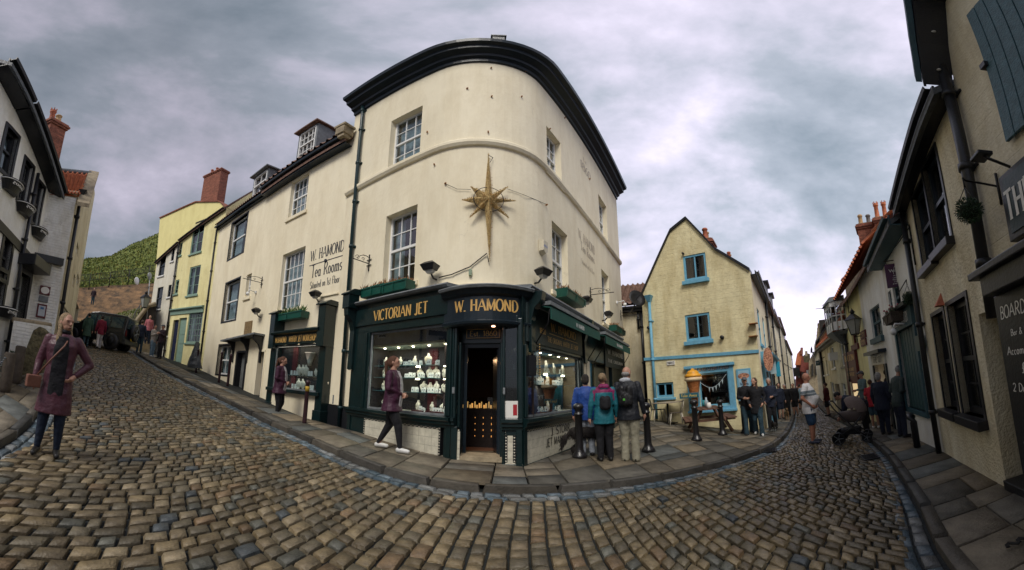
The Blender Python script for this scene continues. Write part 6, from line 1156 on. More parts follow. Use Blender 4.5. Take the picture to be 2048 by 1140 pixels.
mb.build('frame', M_TEAL, bo); mb = MB(); mb.fbox(FR_, r[0] - .12, r[1] + .12, r[3] + .0, r[3] + .38, -.05, .08); fb = mb.build('fascia', M_TEAL, wsf.o); mb = MB(); mb.sweep(FR_, r[0] - .2, r[1] + .2, [(0, 0), (.22, 0), (.24, .06), (0, .12)], r[3] + .38); mb.build('fascia_cornice', M_BLK, fb); tx = MB(); text(tx, 'KITCHEN WHITBY', lambda u, v, o: FR_.P(r[0] + r[1] - u, v, .082 + o), r[0] + .1, r[1] - .1, r[3] + .1, .2, thick=.2, thin=.1); tx.build('white_lettering', M_WLET, fb)
for px in ((1787, 1800, 590, 566, 622), (1777, 1784, 600, 580, 625)): wsf.window(rect(FR_, *px), 1, 2, fm=M_TEAL, dep=.08, curt=.3, sill=M_WP)
wsf.walls(); wsf.gutter(sP2, sP3 - .1, (wsf.top(sP2) - .05, wsf.top(sP3) - .05), off=.42, r=.06, fas=.16, m=M_TEAL); wsf.roof(1.4, M_SLATE, over=.38)
u, z = FR_.s(1805, 632), FR_.z(1805, 645); planter(u, z, .8, FR_, 'wooden window box of pink flowers above the boarded shop front', plants='flowers', m=M_WOOD, h=.2, d=.35)
cctv(FR_.s(1818, 650), FR_.z(1818, 648), FR_, 'white dome camera above the boarded shop front')
# purple hanging sign
def hanging_sign(px, D, wpx, hpx, m, label, lines, wall_u, fm=None, tcol=None, rot=None, iron=True, name='hanging_sign', cat='sign'):
    c = at_dist(px[0], px[1], D); W2 = D / CF * wpx / 2; H2 = D / CF * hpx / 2; az = atan2(c.x, c.y); rz = -az if rot is None else rot
    ax = Vector((cos(rz), sin(rz), 0)); nn = Vector((sin(rz), -cos(rz), 0)); t = thing(name, label, cat, c - Vector((0, 0, H2))); mb = MB(); P = lambda x, z, o: c + ax * x + Vector((0, 0, z)) + nn * o
    mb.hexa([P(-W2, -H2, -.025), P(W2, -H2, -.025), P(W2, -H2, .025), P(-W2, -H2, .025), P(-W2, H2, -.025), P(W2, H2, -.025), P(W2, H2, .025), P(-W2, H2, .025)]); b = mb.build('board', m, t, bevel=.006)
    tx = MB()
    for (wd, y, h, wf) in lines: text(tx, wd, lambda u, v, o: P(u, v, .027 + o), -W2 * wf, W2 * wf, y * H2, h * H2, thick=.16, thin=.1)
    if tx.v: tx.build('lettering', tcol or M_WLET, b)
    if iron:
        mb = MB(); mb.tube([P(-W2, H2 + .08, 0), P(W2, H2 + .08, 0), FR_.P(wall_u, c.z + H2 + .08, .0)], .013, 6)
        for x in (-W2 * .8, W2 * .8): mb.tube([P(x, H2, 0), P(x, H2 + .08, 0)], .007, 5)
        w0_ = FR_.P(wall_u, c.z + H2, .02); mb.tube([w0_ + Vector((0, 0, -.5)), w0_ + Vector((0, 0, .3))], .015, 6); mb.tube([w0_ + Vector((0, 0, .25)), P(0, H2 + .3, 0), P(-W2 * .9, H2 + .1, 0)], .01, 6); mb.build('bracket', M_IRON, t)
    return t
hanging_sign((1793, 550), 7.6, 44, 50, mat('plum_paint', (.060, .010, .050), .45), 'purple square hanging sign with white arch emblem on a scroll bracket', [('W&W', .28, .24, .62), ('HOMES', -.1, .1, .3), ('CANDLES', -.28, .09, .36), ('PRESENTS', -.44, .09, .4), ('CARDS', -.60, .09, .3), ('JEWELLERY', -.78, .09, .45)], sP2 - .1)
c = at_dist(1793, 550, 7.58); mb = MB(); az = atan2(c.x, c.y); ax = Vector((cos(-az), sin(-az), 0)); mb.tube([c + ax * (.085 * cos(k * pi / 8)) * (1) + Vector((0, 0, .03 + .2 * sin(k * pi / 8))) - Vector((0, .03, 0)) for k in range(9)], .006, 4); em = mb.build('arch_emblem', M_WLET, [o for o in COL.objects if o.name.startswith('hanging_sign')][0])
# white house 127, yellow house, cream house with the orange roof, narrow dark houses
sQ = (FR_.s(1724, 620) + FR_.s(1735, 720)) / 2; sQ2 = (FR_.s(1692, 620) + FR_.s(1697, 730)) / 2; sQ3 = (FR_.s(1645, 700) + FR_.s(1652, 780)) / 2; print('splits', sP3, sQ, sQ2, sQ3)
wh2 = House('white_house', 'white rendered house with blue sash window and numbered shop doorway', 'house', FR_, sP3 - .098, sQ, -1.2, pw([(sP3, FR_.z(1742, 538) + .3), (sQ, FR_.z(1722, 560) + .0)]), M_WHT, depth=4.5)
r = rect4(FR_, (1741, 640), (1757, 622), (1747, 678), (1768, 668)); r = rect(FR_, 1742, 1763, 645, 610, 676); print('wh2', r); wh2.window(r, 1, 2, fm=M_TEAL, dep=.1, curt=.3, sill=M_TEAL, sillh=.16, sillp=.1)
r = rect(FR_, 1753, 1776, 760, 728, 800); r[2] = -.5; wh2.hole(r, .25); mb = MB(); mb.fbox(FR_, r[0] - .12, r[0], r[2], r[3], -.1, .05); mb.fbox(FR_, r[1], r[1] + .12, r[2], r[3], -.1, .05); mb.fbox(FR_, r[0] - .25, r[1] + .25, r[3] + .32, r[3] + .42, -.0, .25); df = wh2.part('shop_doorway', mb, M_NAVY); mb = MB(); mb.fbox(FR_, r[0] - .1, r[1] + .1, r[3], r[3] + .3, 0, .06); sb = mb.build('number_board', mat('cream_board', (.6, .58, .5), .5), df); tx = MB(); text(tx, 'THE 127', lambda u, v, o: FR_.P(r[0] + r[1] - u, v, .062 + o), r[0] + .15, r[1] - .15, r[3] + .07, .17, thick=.2, thin=.12); tx.build('lettering', M_BLK, sb)
mb = MB(); mb.fbox(FR_, r[0] + .1, r[1] - .25, .3, r[3] - .3, -.5, -.46); mb.build('lit_interior', mat('warm_shop_interior', (.5, .38, .22), .8, var=.4, scale=6, emit=((1, .75, .4), .35)), df)
wh2.walls(); wh2.roof(2.4, M_PANB, over=.3)
mb = MB(); a, b = FR_.P(sP3, wh2.top(sP3) + .05, .3), FR_.P(sQ2, FR_.z(1692, 610), .3); 
yl2 = House('yellow_house', 'narrow yellow rendered house with maroon shopfront and white oriel bay', 'house', FR_, sQ + .002, sQ2, -1.2, pw([(sQ, FR_.z(1722, 562)), (sQ2, FR_.z(1693, 600))]), M_YEL, depth=4.5)
r = rect(FR_, 1702, 1714, 665, 628, 690); yl2.window(r, 1, 2, fm=M_MAR, dep=.1, sill=M_MAR, curt=.3, sillh=.2)
yl2.walls(); yl2.roof(2.4, M_PANB, over=.3); tl = pantiles(FR_.P(sP3, wh2.top(sP3) + .1, .35), FR_.P(sQ2, yl2.top(sQ2) + .1, .35), FR_.P(sQ2, yl2.top(sQ2) + 2.6, -2), FR_.P(sP3, wh2.top(sP3) + 2.6, -2), 20, 7, amp=.05); wh2.part('street_roof_tiles', tl, M_PAN)
mf = MB(); u0, u1 = FR_.s(1722, 760), FR_.s(1699, 760); z1_ = FR_.z(1712, 700); u0, u1 = min(u0, u1), max(u0, u1); FRm = FR_.offset(.12); mf.fbox(FR_, u0, u1, -.6, z1_, 0.003, .12); fm_ = thing('maroon_shopfront', 'maroon painted shopfront with gold lettering on the narrow yellow house', 'shopfront', FR_.P((u0 + u1) / 2, -.5, .1)); mo = mf.build('front_panel', M_MAR, fm_); tx = MB()
for wd, yy, h, k in (('BOLTON', .35, .22, .42), ('TEA AND', .75, .12, .3), ('COFFEE', .95, .12, .3)): m_ = (u0 + u1) / 2; text(tx, wd, lambda u, v, o: FR_.P(2 * m_ - u, v, .124 + o), m_ - k * (u1 - u0), m_ + k * (u1 - u0), z1_ - yy, h, thick=.2, thin=.1)
tx.build('gold_lettering', M_GOLD, mo); mb = MB(); mb.fbox(FR_, u0 + .15, (u0 + u1) / 2 - .1, -.1, z1_ - 1.25, .122, .14); mb.build('lit_pane', mat('warm_shop_interior', (.5, .38, .22), .8), mo); mb = MB(); mb.fbox(FR_, (u0 + u1) / 2 + .1, (u0 + u1) / 2 + .25, -.6, z1_ - 1.2, .122, .16); mb.build('pale_mullion', M_PALE, mo)
for px, lb in (((1722, 1733, 666, 661, 677), 'upper'), ((1723, 1734, 682, 677, 692), 'lower')):
    r = rect(FR_, *px); mb = MB(); mb.fbox(FR_, *r, .0, .05); t = mb.build('wall_plaque', M_MAR, None, loc=FR_.P(r[0], r[2], 0), bevel=.01); tag(t, '%s of two maroon plaques on the yellow house' % lb, 'plaque')
    tx = MB(); text(tx, 'ROOMS', lambda u, v, o: FR_.P(r[0] + r[1] - u, v, .052 + o), r[0] + .1, r[1] - .1, lerp(r[2], r[3], .55), .07, serif=False); text(tx, 'TO LET', lambda u, v, o: FR_.P(r[0] + r[1] - u, v, .052 + o), r[0] + .1, r[1] - .1, lerp(r[2], r[3], .2), .07, serif=False); tx.build('lettering', M_GOLD, t)
# oriel bay and street lantern
r = rect(FR_, 1673, 1692, 635, 605, 665); t = thing('oriel_bay', 'white painted oriel bay window hanging over the street', 'bay window', FR_.P((r[0] + r[1]) / 2, r[2], 0)); mb = MB(); a, b = r[0] - .1, r[1] + .1; P_ = [(a, 0), (a + .3, .55), (b - .3, .55), (b, 0)]
for (p, o), (q, o2) in zip(P_, P_[1:]):
    mb.quad(FR_.P(p, r[2], o), FR_.P(q, r[2], o2), FR_.P(q, r[2] + .35, o2), FR_.P(p, r[2] + .35, o)); mb.quad(FR_.P(p, r[3] - .2, o), FR_.P(q, r[3] - .2, o2), FR_.P(q, r[3], o2), FR_.P(p, r[3], o))
    for k in range(4): uu_ = lerp(p, q, k / 3); oo_ = lerp(o, o2, k / 3); mb.tube([FR_.P(uu_, r[2], oo_), FR_.P(uu_, r[3], oo_)], .035, 4)
    mb.tube([FR_.P(p, (r[2] + r[3]) / 2, o), FR_.P(q, (r[2] + r[3]) / 2, o2)], .03, 4)
mb.build('frame', M_WP, t); mb = MB(); P2 = [(p, o - .05) for p, o in P_]
for (p, o), (q, o2) in zip(P2, P2[1:]): mb.quad(FR_.P(p, r[2], o), FR_.P(q, r[2], o2), FR_.P(q, r[3], o2), FR_.P(p, r[3], o))
mb.build('pane', M_GLASSB, t); mb = MB(); mb.add([FR_.P(p, r[3], o * 1.2) for p, o in P_] + [FR_.P(p, r[3] + .2, o) for p, o in P_], [(0, 1, 2, 3), (4, 5, 6, 7), (0, 1, 5, 4), (1, 2, 6, 5), (2, 3, 7, 6)]); mb.add([FR_.P(p, r[2] - .05, o * 1.1) for p, o in P_] + [FR_.P((a + b) / 2, r[2] - .6, .02)], [(0, 1, 2, 3), (0, 1, 4), (1, 2, 4), (2, 3, 4)]); mb.build('bay_roof', M_LEAD, t)
def lantern(c, arm, label, s=1.):
    t = thing('street_lantern', label, 'lamp', c); mb = MB(); q = [Vector((x, y, 0)) for x, y in ((1, 1), (-1, 1), (-1, -1), (1, -1))]; z0, z1, r0, r1 = -.3 * s, .22 * s, .1 * s, .2 * s
    for v in q: mb.tube([c + v * r0 + Vector((0, 0, z0)), c + v * r1 + Vector((0, 0, z1))], .014, 5)
    mb.add([c + v * r1 * 1.2 + Vector((0, 0, z1)) for v in q] + [c + v * .05 + Vector((0, 0, z1 + .22 * s)) for v in q], [(0, 1, 2, 3), (4, 5, 6, 7), (0, 1, 5, 4), (1, 2, 6, 5), (2, 3, 7, 6), (3, 0, 4, 7)]); mb.lathe([(.06 * s, 0), (.1 * s, .06), (0.03, .14), (0, .2)], c + Vector((0, 0, z1 + .22 * s)), 8); mb.box(c + Vector((0, 0, z0)), (.2 * s, .2 * s, .04)); mb.build('frame', M_IRON, t)
    mb = MB(); mb.add([c + v * r0 * .92 + Vector((0, 0, z0)) for v in q] + [c + v * r1 * .92 + Vector((0, 0, z1)) for v in q], [(0, 1, 5, 4), (1, 2, 6, 5), (2, 3, 7, 6), (3, 0, 4, 7)]); mb.build('glass', mat('frosted_pane', (.32, .33, .30), .3, bump=0), t); mb = MB(); mb.tube([c + Vector((0, 0, z0)), c + Vector((0, 0, z0 - .06))] + arm, .02, 6); mb.build('arm', M_IRON, t); return t
ul = FR_.s(1724, 660); c = at_dist(1708, 652, 11.6); lantern(c, [FR_.P(ul, c.z - .34, .02), FR_.P(ul, c.z - .7, .02)], 'black street lantern on a wall bracket over the maroon shopfront', .95)
t = bracket(FR_.s(1697, 612), FR_.z(1697, 612), FR_, 'scrolled iron sign bracket high on the yellow house', L=1.3, h=.5)
cr = House('cream_house_orange_roof', 'cream rendered house with orange pantile roof and white sashes beyond the yellow house', 'house', FR_, sQ2 + .002, sQ3, -1.5, pw([(sQ2, FR_.z(1688, 664)), (sQ3, FR_.z(1648, 695))]), M_PALE, depth=5)
for px in ((1681, 1690, 710, 685, 733), (1662, 1669, 715, 692, 737), (1653, 1656, 735, 720, 748), (1648, 1650, 738, 722, 750)): cr.window(rect(FR_, *px), 1, 2, dep=.1, curt=.4, sill=M_BLK if px[0] == 1681 else M_WP)
for px in ((1663, 1670, 786, 764, 806), (1684, 1692, 780, 766, 795)): r = rect(FR_, *px); cr.window(r, 1, 2, dep=.1, curt=.2)
r = rect(FR_, 1672, 1681, 790, 768, 815); r[2] = -.9; cr.hole(r, .2); mb = MB(); mb.fbox(FR_, r[0], r[1], r[2], r[3], -.24, -.2); cr.part('door', mb, M_MAR)
cr.walls(); zz0, zz1 = cr.top(sQ2), cr.top(sQ3); tl = pantiles(FR_.P(sQ2 - .2, zz0 + .1, .3), FR_.P(sQ3, zz1 + .1, .3), FR_.P(sQ3, zz1 + 3, -2.4), FR_.P(sQ2 - .2, zz0 + 3, -2.4), 22, 9, amp=.06); cr.part('orange_pantile_roof', tl, M_PAN); cr.gutter(sQ2, sQ3, (zz0, zz1), off=.35, r=.08, fas=.15, m=M_BLK)
dormer(cr, (1652, 1672, 665, 642, 690), 0, fm=M_LEAD, rm=M_MAR, nx=1, ny=1, off=-.5, side=M_LEAD, depth=2.2); cr.pipe([(sQ3, zz1 - .1), (sQ3, -1)], .08, m=M_BLK); cr.pipe([(sQ2, zz0 + .2), (sQ2, -1)], .07, m=M_BLK)
r = rect(FR_, 1672, 1676, 712, 704, 720); mb = MB(); mb.fbox(FR_, r[0], r[1], r[2], r[3], 0, .4); t = mb.build('projecting_sign', M_CARD, None, loc=FR_.P(r[0], r[2], 0)); tag(t, 'small white projecting sign on the cream house', 'sign')
# big stack behind the white houses
p = at_dist(1744, 480, 14.5); zt1 = at_dist(1744, 452, 14.5).z; h_ = 3.2; az = -atan2(p.x, p.y)
chimney(wh2.o, (p.x, p.y, zt1 - h_), 1.05, .75, h_, az, [(-.36, 0, .55, M_POTB), (-.02, 0, .5, M_POTG)], label=None); p = at_dist(1766, 460, 13.8); zt1 = at_dist(1766, 440, 13.8).z
chimney(wh2.o, (p.x, p.y, zt1 - 2.6), .62, .6, 2.6, az, [(-.14, 0, .75, M_PAN), (.18, 0, .75, M_PAN)])
p0 = [(1688, 560), (1735, 519), (1735, 570), (1694, 602)]; D1 = 14; mb = MB(); A = [at_dist(x, y, D) for (x, y), D in zip(p0, (16.5, 13.6, 13.6, 16.2))]; bk = [a + Vector((2, -1.6, 0)) for a in A]; mb.hexa(A + bk); wh2.part('brown_dormer_gable', mb, M_STONE); mb = MB(); A = [at_dist(x, y, D) for (x, y), D in (((1685, 560), 16.4), ((1738, 512), 13.5))]; mb.tube(A, .09, 6); mb.tube([a + Vector((.1, .1, .02)) for a in A], .08, 6); wh2.part('ridge_tiles', mb, M_PAN)
# far right side: narrow dark fronts to the end of the street
xs = [(1639, 1645, 672, 'narrow grey stone house with a dark hanging sign at the far right of the street', M_STONE), (1634, 1639, 690, 'white rendered house far down the right of the street', M_WHT)]
prev = sQ3 + .05
for i, (x0, x1, yt, lb, m_) in enumerate(xs):
    e_ = prev + (9 if i == 0 else 12); h = House('terraced_house', lb, 'house', FR_, prev, e_, -3, FR_.P(0, 0).z + FR_.z((x0 + x1) / 2, yt), m_, depth=4); print('far', prev, e_, h.top(prev))
    for k in range(4 if i == 0 else 5):
        for z_ in (.6, 3.4): u = prev + .9 + k * 2.2; h.window([u, u + .9, z_, z_ + 1.5], 1, 2, dep=.08, fm=M_WP if i else M_BLK)
    h.walls(); h.roof(2.2, M_SLATE, over=.3); prev = e_ + .05
# ---- LEFT SIDE OF THE STREET: ice cream parlour cottage with its gable to the square
FC_ = Fac([(4.9, 12.2), (7.72, 9.05)]); FSt = Fac([(7.72, 9.05), (12.1, 13.25), (20, 20.7), (30, 30.0), (45, 43.6)])
def gz(x, y): return FC_.z(x, y)
gt = pw([(0 + FC_.s(1288, 610) * 0 - .0, gz(1286, 592)), (FC_.s(1341, 463), gz(1341, 463)), (FC_.s(1372, 438), gz(1372, 438)), (FC_.s(1430, 500), gz(1430, 500)), (FC_.L, gz(1492, 543))])
print('cott', FC_.L, [(x, gz(*x)) for x in ((1286, 592), (1341, 463), (1372, 438), (1430, 500), (1492, 543))], [FC_.s(x, 700) for x in (1290, 1312, 1365, 1430, 1509)])
ct = House('parlour_cottage', 'yellow painted gable ended cottage with sky blue windows and ice cream parlour front', 'house', FC_, 0, FC_.L, -.3, gt, M_COTT, depth=.5)
for px in ((1367, 1413, 535, 508, 560), (1371, 1421, 655, 627, 681)):
    r = rect(FC_, *px); ct.window(r, 2, 1, sash=False, fm=M_BLUE, dep=.06, curt=0, sill=M_BLUE, fw=.08, sillp=.12, sillh=.14)
r = rect(FC_, 1312, 1347, 778, 765, 795); ct.window(r, 2, 1, sash=False, fm=M_BLUE, dep=.08, sill=M_BLUE, fw=.07)
r = rect(FC_, 1398, 1458, 775, 745, 812); print('pwin', r); ct.window(r, 1, 1, sash=False, fm=M_BLUE, glass=M_GLASSB, dep=.10, fw=.05); pr = r
ct.walls(side=False); mb = MB(); 
a, b, z0, z1 = r; a2 = FC_.s(1376, 775); b2 = FC_.s(1470, 775); zt_ = FC_.z(1425, 728); zb2 = FC_.z(1425, 822)
for q in ((a2, a, zb2, zt_ - .1, 0.0, .05), (b, b2, zb2, zt_ - .1, 0, .05), (a, b, z1, zt_ - .1, 0, .045), (a, b, zb2, z0, 0, .045), (a2 - .06, b2 + .06, zt_ - .1, zt_, -.0, .14), (a2 - .02, b2 + .02, zb2 - .03, zb2 + .05, 0, .16)): mb.fbox(FC_, *q)
pf = ct.part('parlour_front', mb, M_BLUE, .006); mb = MB(); mb.fbox(FC_, a2 + .06, lerp(a2, a, .85), zb2 + .15, zt_ - .5, .052, .06); mb.build('poster_panel', mat('turquoise_poster', (.05, .33, .40), .5, var=.5, scale=9, bump=0), pf)
tx = MB(); text(tx, 'Cafe & Ice Cream Parlour', fmap(FC_, .05), FC_.s(1383, 738), FC_.s(1459, 736), lerp(z1, zt_, .3), .17, serif=False, thick=.2, thin=.14); tx.build('lettering', mat('dark_outline_letters', (.012, .03, .05), .6, bump=0), pf)
tx = MB(); text(tx, 'Cafe & Ice Cream Parlour', fmap(FC_, .056), FC_.s(1382.5, 738), FC_.s(1458.5, 736), lerp(z1, zt_, .3) + .015, .17, serif=False, thick=.10, thin=.08); tx.build('lettering_highlight', M_WLET, pf)
mb = MB(); zb = (gz(1312, 719) + gz(1509, 707)) / 2; mb.fbox(FC_, -.05, FC_.L + .02, (gz(1312, 719), gz(1505, 707)), (gz(1312, 719) + .11, gz(1505, 707) + .11), 0, .04); ct.part('blue_band', mb, M_BLUE)
pb = [(FC_.s(1303, 601), gz(1303, 605)), (FC_.s(1308, 717), gz(1308, 717)), (FC_.s(1311, 824), .6)]; um = sum(p[0] for p in pb) / 3; ct.pipe([(um, pb[0][1]), (um, .5)], .055, m=M_BLUE, hopper=True); 
mb = MB(); 
xs_ = list(gt.x)
for u, v in zip(xs_, xs_[1:]): mb.fbox(FC_, u, v, (gt(u) - .02, gt(v) - .02), (gt(u) + .10, gt(v) + .10), -.5, .07)
ct.part('verge', mb, M_BLK); mb = MB(); 
back = [FC_.P(u, gt(u) + .05, -.5) for u in xs_]; dv = Vector((cos(R(90 - 43.7)), sin(R(90 - 43.7)), 0)) * 5.5; ap = back[2]
for p, q in ((0, 1), (1, 2), (2, 3), (3, 4)): mb.quad(back[p], back[q], back[q] + dv, back[p] + dv)
ct.part('roof', mb, M_PANB)
for x, y, rr in ((1367, 508, .04), (1445, 675, .07), (1299, 656, .06)): mb = MB(); mb.tube([FC_.P(FC_.s(x, y), gz(x, y), 0), FC_.P(FC_.s(x, y), gz(x, y), .12)], rr, 10); ct.part('wall_vent', mb, M_BLK)
for y in (650, 675): mb = MB(); mb.fbox(FC_, FC_.s(1499, y), FC_.s(1499, y) + .3, gz(1499, y), gz(1499, y) + .03, 0, .2); ct.part('rusty_bracket', mb, M_RUST)
r = rect(FC_, 1334, 1350, 726, 722, 730); mb = MB(); mb.fbox(FC_, *r, 0, .03); sp_ = ct.part('street_name_plate', mb, M_CARD); tx = MB(); text(tx, 'CHURCH ST', fmap(FC_, .032), r[0] + .03, r[1] - .03, r[2] + .04, (r[3] - r[2]) * .5, serif=False, thick=.2, thin=.2); tx.build('lettering', M_BLK, sp_)
# tall menu panel
r = rect(FC_, 1475, 1504, 770, 737, 806); t = thing('menu_panel', 'tall blue framed menu panel with a red oval picture on the parlour cottage', 'sign', FC_.P(r[0], r[2], 0)); mb = MB(); mb.fbox(FC_, *r, 0, .05); bo = mb.build('board', M_BLUE, t, bevel=.006); mb = MB(); mb.fbox(FC_, r[0] + .06, r[1] - .06, r[2] + .06, r[3] - .06, .05, .056); pn = mb.build('panel', mat('pale_blue_panel', (.30, .50, .62), .5, var=.15, scale=3, bump=0), bo)
c = FC_.P((r[0] + r[1]) / 2, r[3] - .25, .06); i, e, nn = FC_.seg(1); ax = Vector((e.x, e.y, 0)); mb = MB(); mb.add([c + ax * .2 * cos(k * pi / 9) + Vector((0, 0, .1 * sin(k * pi / 9))) for k in range(18)], [tuple(range(18))]); mb.build('oval_picture', mat('red_food_picture', (.5, .04, .02), .5, var=.9, scale=18, bump=0, rgb2=(.8, .4, .25)), bo); tx = MB()
for k, wd in enumerate(('Hot Drinks', 'Sandwiches', 'Toasties', 'Ice Cream and', 'Milk Shakes')): text(tx, wd, fmap(FC_, .058), lerp(r[0], r[1], .2), lerp(r[0], r[1], .8), r[3] - .56 - k * .17, .1, serif=False, thick=.16, thin=.12)
tx.build('lettering', mat('navy_letters', (.01, .02, .08), .6, bump=0), bo)
# bunting in the window, lit bulb
mb = MB(); A, B = FC_.P(pr[0] + .05, pr[3] - .28, .03), FC_.P(pr[1] - .05, pr[3] - .1, .03); L_ = [A.lerp(B, k / 16) - Vector((0, 0, .35 * sin(pi * k / 16) * (1 - .2 * k / 16))) for k in range(17)]; mb.tube(L_, .008, 4)
for k in (5, 7, 9, 11, 13): p = L_[k]; q = L_[k + 1]; mb.add([p, q, (p + q) / 2 - Vector((0, 0, .17))], [(0, 1, 2)])
t = mb.build('bunting', mat('bunting_cloth', (.45, .55, .58), .8, bump=0), None, loc=L_[8]); tag(t, 'pale bunting strung across the parlour window', 'bunting')
mb = MB(); c = FC_.P(FC_.s(1394, 753), gz(1394, 752), .12); mb.ell(c, .075, 12, 8); t = mb.build('lamp_bulb', mat('lit_bulb', (1, .6, .4), emit=((1, .50, .28), 5), bump=0), None, loc=c); tag(t, 'round glowing bulb beside the giant ice cream cone', 'lamp')
# side of the cottage and the terrace down the left of the street
def strow(name, label, px0, px1, ytop0, m_, s0=None, s1=None, wins=(), top=None, roofm=M_PANB, **k):
    h = House(name, label, 'house', FSt, s0, s1, -2.6, top, m_, depth=5.0)
    return h
sA1 = FSt.s(1541, 700); hz = lambda x, y: FSt.z(x, y)
print('street left', [(x, round(FSt.s(*x), 1), round(hz(*x), 1)) for x in ((1499, 545), (1527, 600), (1541, 640), (1556, 655), (1567, 665), (1576, 700))])
# terrace down the left of the street
for nm, lb, s0, s1, ta, tb, m_, wm in (('parlour_side_house', 'street side of the parlour cottage, cream with sky blue sashes and a blue canopy', .02, 5.2, 5.45, 5.5, M_CREAM, M_BLUE), ('terraced_house', 'cream terraced house with black downpipes next to the parlour cottage', 5.22, 9.4, 5.7, 5.6, M_PALE, M_BLK), ('terraced_house', 'cream terraced house with a dormer, third from the parlour corner', 9.42, 17.5, 5.9, 5.9, M_CREAM, M_BLK), ('terraced_house', 'weathered grey cream house with a bay further down the street', 17.55, 29, 6.8, 6.6, M_DRY, M_BLK), ('terraced_house', 'distant pale house where the street bends', 29.1, 45, 6.0, 5.2, M_PALE, M_BLK)):
    h = House(nm, lb, 'house', FSt, s0, s1, -2.8, pw([(s0, ta), (s1, tb)]), m_, depth=5.0); k = s0 + (1.0 if s0 < 1 else .7)
    while k < s1 - 1.2:
        for z_ in (2.95, .0 if s0 > 6 else 9):
            if z_ < 5 and not (s0 < 1 and z_ < 2): h.window([k, k + .9, z_, z_ + (1.4 if z_ > 1 else 1.3)], 1, 2, dep=.06, fm=wm, sill=wm, curt=.3 if s0 < 10 else 0)
        k += 2.1 if s0 < 10 else 2.9
    h.walls(side=s0 > 1)
    if s0 > 1: h.roof(2.3, M_PANB, over=.25)
    h.gutter(s0, s1, (ta, tb), off=.25, r=.06, fas=.1, m=M_BLK); h.pipe([(s1 - .1, tb - .1), (s1 - .1, -2)], .06, m=M_BLK)
    if s0 < 1:
        mb = MB(); mb.sweep(FSt, .6, s1 - .3, [(0, -.25), (.3, -.25), (.42, -.1), (.45, 0), (0, .08)], 2.55); mb.fbox(FSt, .6, s1 - .3, -.4, 2.3, .0, .1); h.part('blue_shopfront', mb, M_BLUE); mb = MB()
        for q in (1.0, 2.4, 3.7): mb.fbox(FSt, q, q + 1.0, .3, 1.9, .102, .11)
        h.part('shop_pane', mb, M_ROOM)
        c = FSt.P(.35, 2.3, .28); az = FSt.seg(0)[1]; mb = MB(); ax = Vector((.74, -.67, 0)); mb.add([c + ax * .17 * cos(k * pi / 9) + Vector((0, 0, .42 * sin(k * pi / 9))) + Vector((-.67, -.74, 0)) * o for o in (-.03, .03) for k in range(18)], [tuple(range(18)), tuple(range(35, 17, -1))] + [(k, (k + 1) % 18, 18 + (k + 1) % 18, 18 + k) for k in range(18)]); t = mb.build('oval_sign', mat('red_food_picture', (.5, .04, .02)), None, loc=c); tag(t, 'red and white oval sign projecting from the parlour corner', 'sign')
    if 'dormer' in lb or 'next' in lb: c = FSt.P(s0 + 3, tb, -.6); mb = MB(); mb.box(c + Vector((0, 0, .8)), (1.3, 1.3, 1.4), R(43.7)); d_ = h.part('dormer', mb, M_LEAD); mb = MB(); mb.box(c + Vector((0, 0, 1.55)), (1.6, 1.6, .12), R(43.7)); mb.build('dormer_roof', M_BLK, d_)
    if s0 < 29: p = FSt.P(s0 + .6, ta + 1.3, -1.6); chimney(h.o, p, .6, .5, 1.0 if s0 > 1 else .35, .8, [(-.1, 0, .5, M_POT), (.15, 0, .45, M_POTB)])
for k, (px, D, w_, h_, m_, lb, ls) in enumerate((((1542, 735), 15, 20, 27, mat('pale_menu_sign', (.42, .55, .60), .5, bump=0), 'pale blue menu flag hanging on a pole from the parlour shopfront', [('HOT DRINKS', .45, .12, .8), ('CAKES', .2, .12, .5), ('TOASTIES', -.05, .12, .7), ('ICE CREAM', -.3, .12, .8)]), ((1556, 738), 16.5, 9, 30, mat('turquoise_banner', (.03, .34, .50), .6, bump=0), 'bright turquoise banner behind the pale menu flag', []), ((1593, 744), 30, 13, 17, M_BLK, 'black square picture sign hanging far down the street', []), ((1636, 726), 24, 9, 10, M_TEAL, 'small dark teal hanging sign far down the right of the street', [('INN', -.1, .3, .5)]))):
    t = hanging_sign(px, D, w_, h_, m_, lb, ls, 0, iron=False); c = at_dist(px[0] - 14, px[1] - 22, D); mb = MB(); a = at_dist(px[0], px[1] - h_ / 2 - 1, D); s_ = FR_ if px[0] > 1630 else FSt; hh = s_.hit(px[0] + (14 if px[0] > 1630 else -20), px[1] - 10); mb.tube([a, s_.P(hh[0], a.z - (.3 if k == 0 else 0), 0)] if hh and hh[2] < 60 else [a, a + Vector((0, 0, .3))], .02, 5); mb.build('pole', M_IRON if k > 1 else M_WP, t)
# end of the street: brick house with orange roof, stone chapel with cupola
def far(name, label, D, pts, m_, thick=6, extra=()):
    P = [at_dist(x, y, D) for x, y in pts]; az = Vector((P[0].x, P[0].y, 0)).normalized() * thick; t = thing(name, label, 'building', (P[0].x, P[0].y, -2.2)); mb = MB(); n = len(P); mb.add(P + [p + az for p in P], [tuple(range(n)), tuple(range(2 * n - 1, n - 1, -1))] + [(i, (i + 1) % n, n + (i + 1) % n, n + i) for i in range(n)]); mb.build('wall', m_, t)
    for nm, ps, mm_, dd in extra:
        Q = [at_dist(x, y, D - dd) for x, y in ps]; mb = MB(); n = len(Q); b = az.normalized() * (.3 + dd); mb.add(Q + [p + b for p in Q], [tuple(range(n)), tuple(range(2 * n - 1, n - 1, -1))] + [(i, (i + 1) % n, n + (i + 1) % n, n + i) for i in range(n)]); mb.build(nm, mm_, t)
    return t
M_RED = mat('far_red_brick', (.22, .06, .045), .9, var=.3, scale=2, bump=.2)
